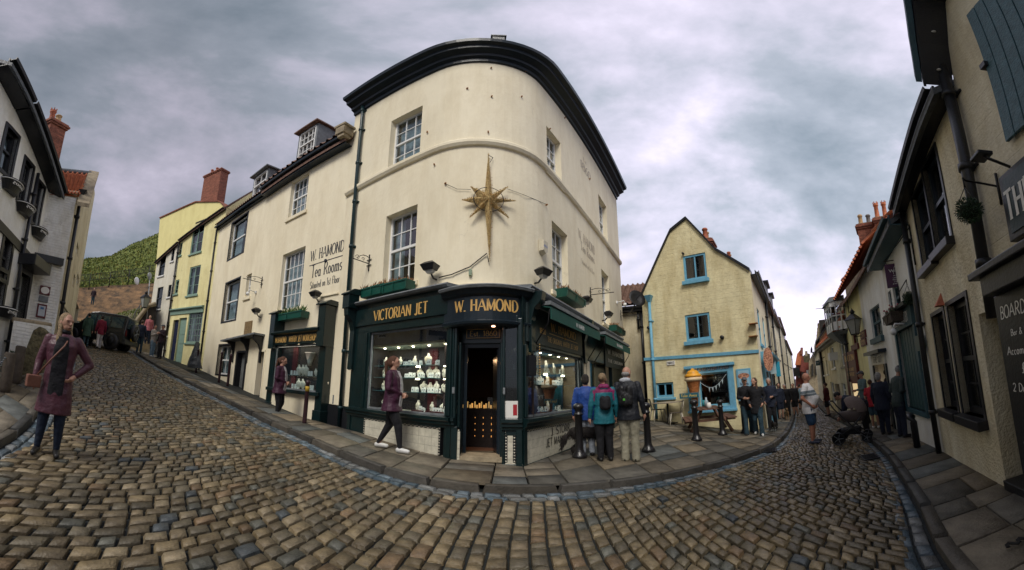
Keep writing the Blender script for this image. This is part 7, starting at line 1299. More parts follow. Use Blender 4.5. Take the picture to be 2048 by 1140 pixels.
far('brick_house', 'red brick house with a steep orange roof closing the street', 62, [(1592, 800), (1592, 722), (1597, 708), (1604, 700), (1608, 725), (1622, 725), (1622, 800)], M_RED, extra=(('roof', [(1590, 730), (1594, 708), (1602, 698), (1607, 730)], M_PAN, .4), ('roof_slope', [(1600, 742), (1604, 712), (1610, 730), (1612, 746)], M_RED, .6), ('window', [(1603, 745), (1609, 745), (1609, 756), (1603, 756)], M_ROOM, .8), ('window', [(1596, 745), (1600, 745), (1600, 756), (1596, 756)], M_ROOM, .8), ('chimney', [(1601, 708), (1601, 695), (1606, 695), (1606, 708)], M_BRICK, .7), ('window', [(1613, 740), (1617, 740), (1617, 750), (1613, 750)], M_WP, .8)))
far('wooded_slope_house', 'brown stone building half hidden between the brick house and the chapel', 70, [(1606, 800), (1606, 712), (1613, 706), (1620, 708), (1624, 800)], mat('moss_brown', (.10, .085, .045), .95, var=.6, scale=1.2, bump=.6))
far('stone_chapel', 'pale stone chapel with slate roof and small black cupola at the end of the street', 55, [(1618, 800), (1618, 722), (1626, 706), (1640, 712), (1640, 800)], M_STONE, extra=(('roof', [(1624, 704), (1640, 700), (1640, 718), (1631, 720)], M_SLATE, .5), ('window', [(1623, 728), (1627, 728), (1627, 752), (1623, 752)], M_ROOM, .4), ('window', [(1631, 728), (1634, 728), (1634, 750), (1631, 750)], M_ROOM, .4), ('cupola', [(1621, 705), (1621, 698), (1623, 692), (1625, 698), (1625, 705)], M_BLK, .6), ('chimney', [(1610, 712), (1610, 702), (1615, 702), (1615, 712)], M_STONE, .3)))
# alley wall with brown pantiles between the corner building and the cottage
FA = Fac([(3.6, 15.3), (6.6, 13.6)]); al = House('alley_house', 'low cream house with brown pantile roof in the alley behind the corner building', 'house', FA, 0, FA.L, -.3, FA.z(1262, 612), M_DRY, depth=4); al.walls(); z0 = al.top(1)
tl = pantiles(FA.P(-.3, z0 - .0, .3), FA.P(FA.L, z0, .3), FA.P(FA.L, FA.z(1270, 560) + .3, -1.6), FA.P(-.3, FA.z(1270, 560) + .3, -1.6), 15, 8, amp=.05, step=.05); al.part('pantile_roof', tl, M_PANB); al.gutter(0, FA.L, z0 - .12, off=.3, r=.07, fas=.15, m=M_BLK); u = FA.s(1287, 700); al.pipe([(u, z0 - .2), (u, .4)], .06, m=M_BLK)
al.pipe([(FA.s(1277, 640), z0 - .2), (FA.s(1277, 640), z0 - 1.1)], .05, m=M_BLK)
t = thing('satellite_dish', 'dark satellite dish on the alley house by the cottage', 'satellite dish', at_dist(1274, 600, 12.6)); c = at_dist(1272, 599, 12.6); M_ = Matrix.Rotation(R(75), 3, 'X') @ Matrix.Rotation(R(10), 3, 'Y'); mb = MB(); mb.lathe([(0.001, 0), (.12, .01), (.24, .045), (.34, .1), (.34, .11), (.2, .04), (.001, .02)], c, 20, M=M_); mb.build('dish', M_IRON, t); mb = MB(); mb.tube([c, c + Vector((0, .3, -.25)), c + Vector((0.05, .9, -.3))], .025, 6); mb.tube([c, c + Vector((.05, -.3, .1))], .012, 5); mb.build('mount', M_IRON, t)
# ---- wall furniture on the corner building
for x, y, f, wd, pl, lb in ((806, 588, FM, .78, 'dry', 'green dry window box above the gold lettered left shopfront, right one of the pair'), (762, 596, FM, .85, 'dry', 'green dry window box above the gold lettered left shopfront, left one of the pair'), (589, 642, FT, 1.5, 'green', 'green window box full of leafy plants above the jet workshop front'), (1130, 607, FM, 1.3, 'dry', 'green window box with brown heather above the long green awning'), (1226, 668, FM, 1.5, 'dry', 'small green window box above the far awning')):
    planter(f.s(x, y), f.z(x, y), wd, f, lb, plants=pl, d=.32)
for x, y, f, lb in ((873, 548, FM, 'black floodlight above the curved shop sign, left of the star'), (1069, 556, FM, 'black floodlight with pale lens right of the star'), (1158, 607, FM, 'black floodlight beside the heather window box'), (1204, 634, FM, 'black floodlight above the far awning'), (643, 597, FT, 'black floodlight over the right pilaster of the workshop front'), (523, 628, FT, 'black floodlight over the left pilaster of the workshop front')): floodlight(f.s(x, y), f.z(x, y), f, lb, s=.95)
for x, y, f, lb, L in ((739, 528, FM, 'iron scroll bracket right of the long green downpipe', .5), (1180, 590, FM, 'rusty iron scroll bracket between the two right hand first floor windows', .75), (524, 566, FT, 'iron scroll bracket on the tea rooms above the security camera', .8), (1241, 632, FM, 'iron scroll bracket at the far end of the corner building', .7)): bracket(f.s(x, y), f.z(x, y), f, lb, L)
cctv(FT.s(512, 590), FT.z(512, 585), FT, 'white dome camera on a long arm on the tea rooms wall'); cctv(FM.s(1233, 605), FM.z(1233, 605), FM, 'white camera at the far corner of the corner building')
mb = MB(); u, z = FM.s(1082, 497), FM.z(1082, 497); mb.add([FM.P(u + a, z + b, o) for o, k in ((.01, 1), (.12, .8)) for a, b in ((-.11 * k, .19 * k), (.11 * k, .19 * k), (.11 * k, -.1 * k), (0, -.19 * k), (-.11 * k, -.1 * k))], [(0, 1, 2, 3, 4), (9, 8, 7, 6, 5)] + [(i, (i + 1) % 5, 5 + (i + 1) % 5, 5 + i) for i in range(5)]); t = mb.build('alarm_bell_box', mat('cream_plastic', (.62, .56, .42), .5), None, loc=FM.P(u, z, 0)); tag(t, 'cream burglar alarm box right of the star', 'alarm'); tx = MB(); text(tx, 'ADT 724', lambda a, b, o: FM.P(u + a, b, .122), -.07, .07, z, .05, serif=False, thick=.25, thin=.2); tx.build('lettering', mat('alarm_blue', (.05, .15, .5), .5, bump=0), t)
# straw star over the corner
t = thing('straw_star', 'large eight pointed straw star decoration hung on the curved corner', 'star', FM.P(FM.s(976, 405), FM.z(976, 500), .15)); c_u, c_z = FM.s(975, 405), FM.z(975, 405); k_ = 6.3 / CF; tips = [(975, 312), (1011, 379), (1026, 407), (1012, 441), (977, 525), (940, 441), (926, 406), (942, 379)]; mb = MB(); Cc = FM.P(c_u, c_z, .14); rr = random.Random(3)
for i, (x, y) in enumerate(tips):
    T_ = FM.P(FM.s(x, y), FM.z(x, y), .12); d = (T_ - Cc); L = d.length; dn = d.normalized(); i_, e, nn = FM.seg(c_u); sd = Vector((nn.x, nn.y, 0)).cross(dn).normalized(); w0 = .17 if L < .55 else .085
    mb.add([Cc + sd * w0 - Vector((nn.x, nn.y, 0)) * .05, Cc - sd * w0 - Vector((nn.x, nn.y, 0)) * .05, T_, Cc + Vector((nn.x, nn.y, 0)) * .07], [(0, 1, 2), (0, 2, 3), (1, 3, 2)])
    for q in range(150):   # straw tufts
        kk = rr.random() ** .8; p = Cc + d * kk + sd * rr.uniform(-1, 1) * w0 * (1 - kk) + Vector((nn.x, nn.y, 0)) * (.07 * (1 - kk)); a = (sd * rr.choice((-1, 1)) + dn * rr.uniform(-.6, .6) + Vector((nn.x, nn.y, 0)) * rr.uniform(0, .8)).normalized() * rr.uniform(.012, .034); w_ = dn * .008; mb.add([p - w_, p + w_, p + a], [(0, 1, 2)], rr.choice((0, 0, 1)))
mb.build('straw', [mat('straw', (.46, .30, .11), .85, var=.5, scale=40, bump=.6, rgb2=(.74, .54, .24)), mat('rust_straw', (.35, .17, .04), .9, var=.5, scale=40, bump=0)], t); mb = MB(); mb.tube([Cc + (Vector((e.x, e.y, 0)) * cos(k * pi / 12) + Vector((0, 0, 1)) * sin(k * pi / 12)) * .30 for k in range(25)], .008, 4); P_ = lambda x, y, o=.04: FM.P(FM.s(x, y), FM.z(x, y), o); mb.tube([P_(892, 369), P_(915, 380), P_(942, 381)], .006, 4); mb.tube([P_(1012, 379), P_(1050, 393), P_(1091, 410)], .006, 4); mb.tube([P_(978, 330, .1), P_(985, 318, .05), P_(975, 312, .05)], .01, 4); mb.tube([P_(977, 525), P_(973, 508), P_(940, 535), P_(905, 550), P_(880, 556)], .012, 5); mb.build('wire', M_IRON, t)
mb = MB(); mb.fbox(FM, FM.s(938, 548), FM.s(944, 548), FM.z(940, 552), FM.z(940, 540), 0, .06); shop.part('junction_box', mb, mat('pale_green_box', (.25, .32, .22), .6))
# ---- bollards along the kerb
def bollard_mb(c, h=1.02, r=.075):
    mb = MB(); mb.lathe([(r * 1.9, 0), (r * 1.9, .04), (r * 1.5, .08), (r * 1.2, .12), (r * 1.05, .16), (r, .2), (r * .92, h * .78), (r * 1.15, h * .79), (r * 1.15, h * .81), (r * .9, h * .82), (r * .88, h * .88), (r * 1.35, h * .91), (r * 1.4, h * .94), (r * 1.1, h * .98), (r * .5, h)], c, 18); return mb
M_BOL = mat('bollard_paint', (.014, .013, .015), .33, var=.3, scale=12, bump=.25, coat=.3)
for x, yt, yb, lb in ((1160, 822, 930, 'black cast iron bollard beside the person in blue, nearest the shop'), (1298, 818, 916, 'black cast iron bollard just right of the bald man with the rucksack'), (1395, 815, 897, 'black cast iron bollard in front of the giant ice cream cone'), (1447, 813, 884, 'black cast iron bollard in front of the picnic table'), (1491, 807, 874, 'black cast iron bollard beside the walking couple')):
    a, b = ray(x, yt), ray(x, yb); D = 1.05 / (a[2] / math.hypot(a[0], a[1]) - b[2] / math.hypot(b[0], b[1])); p = at_dist(x, yb, D); p.z = H(p.x, p.y) + .07; o = bollard_mb(p, 1.05).build('bollard', M_BOL, None, loc=p); tag(o, lb, 'bollard', 'bollards round the corner pavement')
for x, yt, yb, D, lb, hh in ((609, 762, 842, 8.0, 'thin maroon post with yellow tape on the raised pavement', .95), (455, 708, 772, 13.2, 'dark pointed iron post outside the tea rooms, nearer of the pair', 1.15), (437, 705, 768, 13.8, 'dark pointed iron post outside the tea rooms, farther of the pair', 1.15), (392, 690, 742, 15.6, 'dark iron post by the covered bench', 1.0)):
    p = at_dist(x, yb, D); p.z = max(p.z, H(p.x, p.y) + .05); mb = MB(); mb.lathe([(.055, -.1), (.05, .0), (.045, hh * .9), (.06, hh * .92), (.05, hh * .97), (.0, hh)], p, 12); o = mb.build('iron_post', mat('dark_maroon_iron', (.035, .014, .018), .4, bump=.2), None, loc=p); tag(o, lb, 'post')
    if x == 609: mb = MB(); mb.lathe([(.05, hh * .72), (.052, hh * .8), (.051, hh * .84)], p, 12); mb.build('yellow_tape', mat('yellow_tape', (.5, .32, .04), .5), o)
# tarpaulin-covered thing by the yellow cottage
t = thing('covered_bench', 'folded dark tarpaulin cover leaning by the yellow cottage', 'cover', at_dist(388, 735, 15.8)); c = at_dist(388, 736, 15.8); mb = MB(); vs = []; rr = random.Random(5)
for i in range(9):
    for k in range(10): a = 2 * pi * k / 10; q = 1 - i / 10; vs.append(c + Vector((.42 * q * cos(a) * (1 + .2 * rr.random()), .25 * q * sin(a) * (1 + .2 * rr.random()), i * .15)))
mb.add(vs, [(i * 10 + k, i * 10 + (k + 1) % 10, (i + 1) * 10 + (k + 1) % 10, (i + 1) * 10 + k) for i in range(8) for k in range(10)] + [tuple(80 + k for k in range(10))]); mb.build('tarpaulin', mat('tarpaulin', (.03, .035, .04), .45, bump=.5), t)
# ---- cafe furniture in the little square
def Gz(x, y, dz=.068): return H(x, y) + dz
M_WMET = mat('cream_metal', (.48, .44, .36), .4, var=.15, metal=.1)
def metal_chair(c, rz, label):
    t = thing('metal_cafe_chair', label, 'chair', c, 'cream metal chairs at the cafe table'); t.rotation_euler = (0, 0, rz); V = Vector; mb = MB(); P = lambda x, y, z: V(c) + V((x, y, z)); mb.box(P(0, 0, .45), (.38, .38, .025)); mb.build('seat', M_WOOD, t, bevel=.01)
    mb = MB(); mb.tube([P(-.18, .18, .45), P(-.19, .24, .7), P(-.14, .27, .84), P(.14, .27, .84), P(.19, .24, .7), P(.18, .18, .45)], .014, 6); mb.add([P(-.07, .2, .46), P(.07, .2, .46), P(.08, .275, .83), P(-.08, .275, .83)], [(0, 1, 2, 3)]); mb.build('backrest', M_WMET, t)
    for a, b in ((-1, -1), (1, -1), (-1, 1), (1, 1)): mb = MB(); mb.tube([P(a * .17, b * .17, .44), P(a * .25, b * .25, 0)], [.02, .014], 6); mb.build('leg', M_WMET, t)
    return t
c = at_dist(1317, 840, 12.4); c.z = Gz(c.x, c.y); metal_chair(c, 1.5, 'cream metal chair at the left end of the cafe table'); c = at_dist(1353, 846, 11.7); c.z = Gz(c.x, c.y); metal_chair(c, -1.9, 'cream metal chair at the right end of the cafe table')
c = at_dist(1337, 840, 12.2); c.z = Gz(c.x, c.y); t = thing('cafe_table', 'small square cafe table between two metal chairs', 'table', c); mb = MB(); mb.box(c + Vector((0, 0, .74)), (.85, .7, .035), .4); mb.build('tabletop', mat('pale_wood_top', (.35, .29, .22), .6), t, bevel=.008); mb = MB(); mb.tube([c, c + Vector((0, 0, .72))], .035, 8); mb.build('leg', M_IRON, t); mb = MB(); mb.box(c + Vector((0, 0, .02)), (.45, .45, .03), .4); mb.build('foot', M_IRON, t)
c = at_dist(1418, 856, 10.9); c.z = Gz(c.x, c.y); rz = R(66); t = thing('picnic_table', 'brown timber picnic table outside the parlour window', 'table', c); ro = Matrix.Rotation(rz, 3, 'Z'); PB = mat('brown_timber', (.13, .065, .042), .7, var=.35, scale=9, bump=.4)
def pl(nm, boxes): mb = MB(); [mb.box(c + ro @ Vector(q), d, rz) for q, d in boxes]; return mb.build(nm, PB, t, bevel=.006)
pl('tabletop', [((0, y, .74), (1.5, .13, .04)) for y in (-.29, -.145, 0, .145, .29)])
for s_ in (-1, 1): pl('bench', [((0, s_ * .68, .44), (1.5, .13, .04)), ((0, s_ * .54, .44), (1.5, .13, .04))])
for s_ in (-1, 1):
    mb = MB(); X = s_ * .52
    for k in (-1, 1): mb.tube([c + ro @ Vector((X, k * .25, .72)), c + ro @ Vector((X, k * .62, 0))], .05, 4)
    mb.build('a_frame', PB, t); pl('crossbar', [((X + .05, 0, .40), (.04, 1.5, .09))])
for dx, hh, m_, nm, lb in ((-.45, .16, M_CARD, 'napkin_stack', 'crumpled white napkins on the picnic table'), (.1, .3, mat('clear_bottle', (.35, .42, .45), .2), 'bottle', 'pale plastic bottle standing on the picnic table'), (.65, .2, mat('turquoise_cup', (.03, .25, .28), .5), 'cup', 'turquoise cup at the right end of the picnic table')): p = c + ro @ Vector((dx, .0, .765)); mb = MB(); mb.lathe([(.06, 0), (.065, hh * .6), (.03, hh * .75), (.028, hh), (.0, hh)] if nm == 'bottle' else [(.08, 0), (.07, hh * .5), (.05, hh), (.0, hh)], p, 12); o = mb.build(nm, m_, None, loc=p); tag(o, lb, nm.split('_')[0])
# giant ice cream cone with its sign
c0 = at_dist(1386, 813, 12.0); zt_ = at_dist(1386, 737, 12.0).z; Hc = zt_ - c0.z; t = thing('giant_ice_cream_cone', 'giant model ice cream cone with yellow swirl in front of the parlour', 'ice cream cone', c0); cx = c0 - Vector((.05, .25, 0)); mb = MB(); mb.lathe([(.02, 0), (.10, .02), (.13, Hc * .3), (.19, Hc * .5), (.24, Hc * .66), (.26, Hc * .68)], cx, 20); co = mb.build('cone', mat('waffle_cone', (.42, .15, .045), .55, var=.35, scale=14, bump=.9, bscale=20), t)
mb = MB(); mb.lathe([(.25, Hc * .66), (.31, Hc * .70), (.28, Hc * .75), (.25, Hc * .77)], cx, 20); mb.build('cream', mat('vanilla_cream', (.75, .58, .36), .5), t); mb = MB(); mb.lathe([(.26, Hc * .765), (.30, Hc * .79), (.25, Hc * .84), (.20, Hc * .86), (.21, Hc * .885), (.15, Hc * .93), (.07, Hc * .955), (.02, Hc)], cx, 20); mb.build('swirl', mat('yellow_sauce', (.78, .36, .03), .4, var=.25), t)
mb = MB(); P = at_dist(1378, 791, 11.55); mb.box(P, (.62, .04, .17), -.35); b = mb.build('arrow_board', mat('dark_teal_board', (.02, .10, .13), .5), t, bevel=.005); mb = MB(); az = -.35; ax = Vector((cos(az), sin(az), 0)); text(mb, 'Take Away', lambda u, v, o: P + ax * u + Vector((0, 0, v)) - Vector((-ax.y, ax.x, 0)) * .024, -.27, .25, -.04, .09, serif=False, thick=.2, thin=.16); mb.build('lettering', mat('mustard_letters', (.5, .38, .1), .5, bump=0), b)
# ---- top of the lane: retaining wall, railings, hill, steps
def terr(name, pts, m_, kind, label=None, cat=None, th=0, sub=12, amp=.3, seed=1):
    """curved surface through rows of picture points given with distances"""
    rows = [[at_dist(x, y, D) for x, y, D in r] for r in pts]; mb = MB(); nr, nc = len(rows), len(rows[0]); G = []
    for i in range((nr - 1) * sub + 1):
        a = min(i // sub, nr - 2); t_ = i / sub - a; L = []
        for j in range((nc - 1) * sub + 1):
            b = min(j // sub, nc - 2); u = j / sub - b; p = (rows[a][b] * (1 - u) + rows[a][b + 1] * u) * (1 - t_) + (rows[a + 1][b] * (1 - u) + rows[a + 1][b + 1] * u) * t_
            L.append(p + Vector((0, 0, amp * mnoise.noise(p * .35 + Vector((seed, 0, 0))) + amp * .08 * mnoise.noise(p * .9))))
        G.append(L)
    n = len(G[0]); mb.add([p for L in G for p in L], [(i * n + j, i * n + j + 1, (i + 1) * n + j + 1, (i + 1) * n + j) for i in range(len(G) - 1) for j in range(n - 1)], 0, True); return mb.build(name, m_, None, kind=kind, label=label, cat=cat, loc=rows[0][0]), G
M_GRASS = mat('rough_grass', (.045, .085, .014), .9, var=.6, scale=1.6, bump=1.0, bscale=14, rgb2=(.19, .22, .035)); M_GRS2 = mat('worn_grass_bank', (.10, .11, .045), .9, var=.5, scale=1.5, bump=.8, bscale=12, rgb2=(.19, .16, .09))
hill, G1 = terr('hill', [[(120, 592, 43), (230, 590, 44), (340, 585, 46)], [(120, 545, 60), (230, 535, 62), (340, 500, 64)], [(120, 528, 85), (220, 512, 88), (340, 455, 84)], [(120, 540, 115), (225, 522, 115), (340, 470, 110)]], M_GRASS, 'structure', amp=.6)
M_RET = mat('rusty_sandstone_courses', (.09, .07, .05), .9, var=.5, scale=1.3, bump=.8, bscale=7, rgb2=(.26, .155, .075), extra=course_bump(.5, 1.3, 1.0, (.16, .14, .12)))
rw, G2 = terr('retaining_wall', [[(120, 655, 37), (230, 630, 37), (350, 600, 37)], [(120, 575, 42), (230, 571, 42), (350, 562, 42)]], M_RET, None, 'long rusty coloured sandstone retaining wall below the grassy hill', 'wall', amp=.25, sub=16)
bank, G3 = terr('grass_bank', [[(120, 700, 21), (230, 690, 22.5), (350, 690, 24)], [(120, 665, 26), (230, 640, 28), (350, 612, 30)], [(120, 652, 36), (230, 628, 36.5), (350, 598, 36.5)]], M_GRS2, 'structure', amp=.15, seed=4)
gb = MB(); rr = random.Random(9)
for G_, nb, hs in ((G1, 9000, (.12, .4)), (G3, 2600, (.05, .16))):
    for i in range(nb):
        a = rr.uniform(0, len(G_) - 1.01); b = rr.uniform(0, len(G_[0]) - 1.01); i_, j_ = int(a), int(b); p = G_[i_][j_].lerp(G_[i_ + 1][j_], a - i_).lerp(G_[i_][j_ + 1].lerp(G_[i_ + 1][j_ + 1], a - i_), b - j_); q = Vector((rr.gauss(0, .3), rr.gauss(0, .3), 1)).normalized() * rr.uniform(*hs); s_ = Vector((rr.gauss(0, 1), rr.gauss(0, 1), 0)).normalized() * hs[1] * .35; gb.add([p - s_, p + s_, p + q + s_ * .6, p + q * 1.1 - s_ * .5], [(0, 1, 2, 3)], rr.choice((0, 0, 0, 0, 0, 1, 2)) if G_ is G1 else 0)
gb.build('tussocks', [M_GRASS, mat('flowering_gorse', (.22, .19, .04), .9, var=.5, scale=5, bump=0), mat('dark_scrub', (.03, .06, .014), .9, var=.5, scale=5, bump=0)], None, fixn=False, kind='stuff', label='rough grass and scrub tussocks covering the hill', cat='grass')
t = thing('iron_railings', 'black iron railings along the top of the retaining wall', 'railings', at_dist(230, 560, 41)); mb = MB(); tp = [at_dist(x, y, 41.5) for x, y in ((150, 551), (182, 549), (222, 544), (260, 540), (300, 532), (330, 527))]
for dz in (0, -.75): mb.tube([p + Vector((0, 0, dz)) for p in tp], .035, 5)
for a, b in zip(tp, tp[1:]):
    for k in range(12): p = a.lerp(b, k / 12); mb.tube([p, p + Vector((0, 0, -1.5 if k else -1.9))], .02 if k else .06, 4)
mb.build('rails', M_IRON, t)
t = thing('hand_railing', 'black handrail climbing the grassy steps', 'railings', at_dist(250, 640, 27)); mb = MB(); hp = [at_dist(x, y, D) for x, y, D in ((262, 645, 22), (272, 622, 26), (286, 602, 31), (300, 595, 34))]; mb.tube(hp, .04, 5); [mb.tube([p, p - Vector((0, 0, 1.3))], .035, 4) for a, b in zip(hp, hp[1:]) for p in (a, a.lerp(b, .5))]; mb.build('rails', M_IRON, t)
mb = MB()
for i in range(5): a, b = at_dist(255, 700 - i * 5, 19.0 + i * .4), at_dist(300, 697 - i * 5, 19.4 + i * .4); d = Vector((a.x, a.y, 0)).normalized() * .6; z = Vector((0, 0, .22)); mb.hexa([a - z, b - z, b - z + d, a - z + d, a, b, b + d, a + d])
t = mb.build('stone_steps', M_STONE, None, loc=at_dist(275, 695, 19)); tag(t, 'worn stone steps rising at the top of the lane', 'steps')
A, B = at_dist(262, 690, 20.6), at_dist(300, 690, 21.5); t = thing('stone_archway', 'dark stone passage at the top of the lane behind the steps', 'building', A); mb = MB(); d = Vector((A.x, A.y, 0)).normalized() * 2; P = [at_dist(x, y, 20.6) for x, y in ((262, 700), (262, 662), (275, 640), (296, 612), (312, 608), (312, 700))]; n = 6; mb.add(P + [p + d for p in P], [tuple(range(n))] + [(i, (i + 1) % n, n + (i + 1) % n, n + i) for i in range(n)]); mb.build('wall', mat('dark_stone', (.035, .03, .025), .9, bump=.6), t); mb = MB(); mb.tube(P[1:5], .14, 5); mb.build('coping', M_STONE, t)
c = at_dist(290, 604, 20); lantern(c, [c + Vector((.2, 0, .9)), c + Vector((.5, .1, .9))], 'black lantern hanging at the top of the lane by the white cottage', 1.1)
mb = MB(); c = at_dist(300, 552, 20.5); mb.lathe([(0.0, 0), (.22, .0), (.22, .04), (0, .04)], c, 18, M=Matrix.Rotation(R(90), 3, 'X') @ Matrix.Rotation(R(-60), 3, 'Y')); mb.tube([c, c + Vector((0, .2, -2.6))], .03, 6); t = mb.build('road_sign', mat('pale_grey_sign', (.4, .42, .45), .5), None, loc=c); tag(t, 'round grey road sign at the corner of the white cottage', 'sign')
mb = MB(); c = at_dist(274, 562, 36); mb.lathe([(.15, 0), (.42, .0), (.42, .06), (.15, .06)], c, 18, M=Matrix.Rotation(R(90), 3, 'X') @ Matrix.Rotation(R(-60), 3, 'Y')); t = mb.build('wall_roundel', M_CARD, None, loc=c); tag(t, 'white ring sign on the retaining wall', 'sign')
# ---- left foreground: low wall, stone block, posts and chain
t = thing('low_garden_wall', 'whitewashed low wall with stone coping and a mossy stone end before the brick cottage', 'wall', at_dist(60, 700, 8.8)); mb = MB(); A, B = at_dist(18, 700, 8.3), at_dist(96, 690, 9.0); za = H(A.x, A.y); zt0, zt1 = at_dist(20, 640, 8.3).z, at_dist(98, 652, 9.0).z; d = Vector((-.26, .1, 0)); mb.hexa([Vector((A.x, A.y, za)), Vector((B.x, B.y, za)), Vector((B.x, B.y, za)) + d, Vector((A.x, A.y, za)) + d, Vector((A.x, A.y, zt0)), Vector((B.x, B.y, zt1)), Vector((B.x, B.y, zt1)) + d, Vector((A.x, A.y, zt0)) + d]); mb.build('wall', M_WBRICK, t)
mb = MB(); mb.tube([Vector((A.x - .1, A.y, zt0 + .03)), Vector((B.x - .1, B.y, zt1 + .03))], [.075, .075], 6); mb.build('coping', M_STONE, t); mb = MB(); n = 12; c = at_dist(82, 735, 7.6); P = []
q0 = [(98, 745), (97, 690), (90, 662), (80, 652), (66, 660), (54, 690), (44, 720), (41, 750)]; P = [at_dist(x, y, 7.7) for x, y in q0]; d = Vector((-.9, .5, 0)) * .4; mb.add(P + [p + d for p in P], [tuple(range(8)), tuple(range(15, 7, -1))] + [(i, (i + 1) % 8, 8 + (i + 1) % 8, 8 + i) for i in range(8)]); mb.build('mossy_stone_end', mat('mossy_stone', (.10, .085, .05), .95, var=.6, scale=9, bump=1.2, bscale=18, rgb2=(.20, .17, .09)), t, bevel=.03)
for x, yb, yt, D, lb in ((10, 775, 703, 6.6, 'squat weathered timber post carrying a chain at the left edge'), (32, 757, 690, 7.4, 'second weathered timber post by the mossy wall end')): p = at_dist(x, yb, D); zt_ = at_dist(x, yt, D).z; p.z = H(p.x, p.y) + .05; mb = MB(); mb.lathe([(.11, 0), (.12, .1), (.115, zt_ - p.z - .03), (.09, zt_ - p.z), (0, zt_ - p.z)], p, 10); o = mb.build('timber_post', M_WOOD, None, loc=p); tag(o, lb, 'post')
mb = MB(); a, b = at_dist(10, 716, 6.5), at_dist(-30, 735, 6.0)
for i in range(14): mb.ell(a.lerp(b, i / 14) - Vector((0, 0, .12 * sin(pi * i / 14))), (.03, .012, .02) if i % 2 else (.012, .03, .02), 6, 4)
t = mb.build('chain', M_LEAD, None, loc=a); tag(t, 'grey chain hanging from the left timber post', 'chain')
mb = MB(); rr = random.Random(2)
for i in range(220): p = at_dist(rr.uniform(22, 42), rr.uniform(705, 760), 7.9); s_ = Vector((rr.gauss(0, 1), rr.gauss(0, 1), rr.gauss(0, 1))).normalized() * .04; q = Vector((rr.gauss(0, 1), rr.gauss(0, 1), 1)).normalized() * .09; mb.add([p - s_, p + s_, p + q], [(0, 1, 2)])
t = mb.build('wall_weeds', mat('dark_leaf', (.012, .035, .010), .8, var=.6, scale=20, bump=0), None, loc=at_dist(32, 755, 7.9)); tag(t, 'dark green weeds growing between the posts and the mossy wall', 'plant')
# drain covers and the chain-like slot drain on the right pavement
for x, y, lb in ((1540, 905, 'small iron drain cover in the road beside the square'), (1738, 908, 'iron drain cover in the road by the right kerb')): p = at_dist(x, y, 1); d = Vector(ray(x, y)); k = (H(6, 6) + .02 - EYE) / d.z; p = Vector((d.x * k, d.y * k, 0)); p.z = H(p.x, p.y) + .022; mb = MB(); mb.box(p, (.42, .3, .02), .8); [mb.box(p + Vector((0, 0, .012)) + Matrix.Rotation(.8, 3, 'Z') @ Vector((-.15 + i * .06, 0, 0)), (.02, .24, .012), .8) for i in range(6)]; o = mb.build('drain_cover', M_IRON, None, loc=p); tag(o, lb, 'drain cover')
a = Vector((2.35, .62)); b = Vector((3.55, -.35)); mb = MB()
for i in range(30): p = a.lerp(b, i / 30); mb.box((p.x, p.y, H(p.x, p.y) + .112), (.03, .09 if i % 2 else .05, .012), -.68 + (.5 if i % 2 else -.5))
t = mb.build('slot_drain', M_IRON, None, loc=(a.x, a.y, H(a.x, a.y) + .1)); tag(t, 'dark pierced slot drain crossing the right hand pavement', 'drain')
# ================================================================ PEOPLE AND ANIMALS
def remesh(mb, vox, sm=2):
    me = bpy.data.meshes.new('t'); me.from_pydata(mb.v, [], mb.f); b = bmesh.new(); b.from_mesh(me); bmesh.ops.recalc_face_normals(b, faces=b.faces); b.to_mesh(me); b.free()
    o = bpy.data.objects.new('t', me); COL.objects.link(o); r = o.modifiers.new('r', 'REMESH'); r.mode = 'VOXEL'; r.voxel_size = vox; r.use_smooth_shade = True
    if sm: s = o.modifiers.new('s', 'SMOOTH'); s.iterations = sm; s.factor = .5
    dg = bpy.context.evaluated_depsgraph_get(); dg.update(); m2 = bpy.data.meshes.new_from_object(o.evaluated_get(dg)); bpy.data.objects.remove(o); bpy.data.meshes.remove(me); return m2
def cap(mb, a, b, ra, rb, n=10, flat=1.):
    a, b = Vector(a), Vector(b); d = b - a; L = max(d.length, 1e-4); q = Vector((0, 0, 1)).rotation_difference(d / L).to_matrix(); pr = [(ra * cos(t), -ra * sin(t)) for t in (pi / 2 - .02, 1.05, .5, 0)] + [(rb * cos(t), L + rb * sin(t)) for t in (0, .5, 1.05, pi / 2 - .02)]
    vs = [a + q @ Vector((r * cos(2 * pi * k / n) * flat, r * sin(2 * pi * k / n), z)) for r, z in pr for k in range(n)]; m = len(pr)
    mb.add(vs, [(i * n + k, i * n + (k + 1) % n, (i + 1) * n + (k + 1) % n, (i + 1) * n + k) for i in range(m - 1) for k in range(n)] + [tuple(range(n - 1, -1, -1)), tuple((m - 1) * n + k for k in range(n))])
def loft(mb, rings, n=16, T=None):
    vs = []
    for z, rx, ry, yo in rings:
        for k in range(n): p = Vector((rx * cos(2 * pi * k / n), yo + ry * sin(2 * pi * k / n), z)); vs.append(T(p) if T else p)
    m = len(rings); mb.add(vs, [(i * n + k, i * n + (k + 1) % n, (i + 1) * n + (k + 1) % n, (i + 1) * n + k) for i in range(m - 1) for k in range(n)] + [tuple(range(n - 1, -1, -1)), tuple((m - 1) * n + k for k in range(n))])
def cloth(name, rgb, rough=.85, **k): return mat(name, rgb, rough, var=.25, scale=14, bump=.95, bscale=11, **k)
SKIN = mat('skin', (.42, .23, .16), .5, var=.12, scale=12, bump=.05); HAIRS = {}
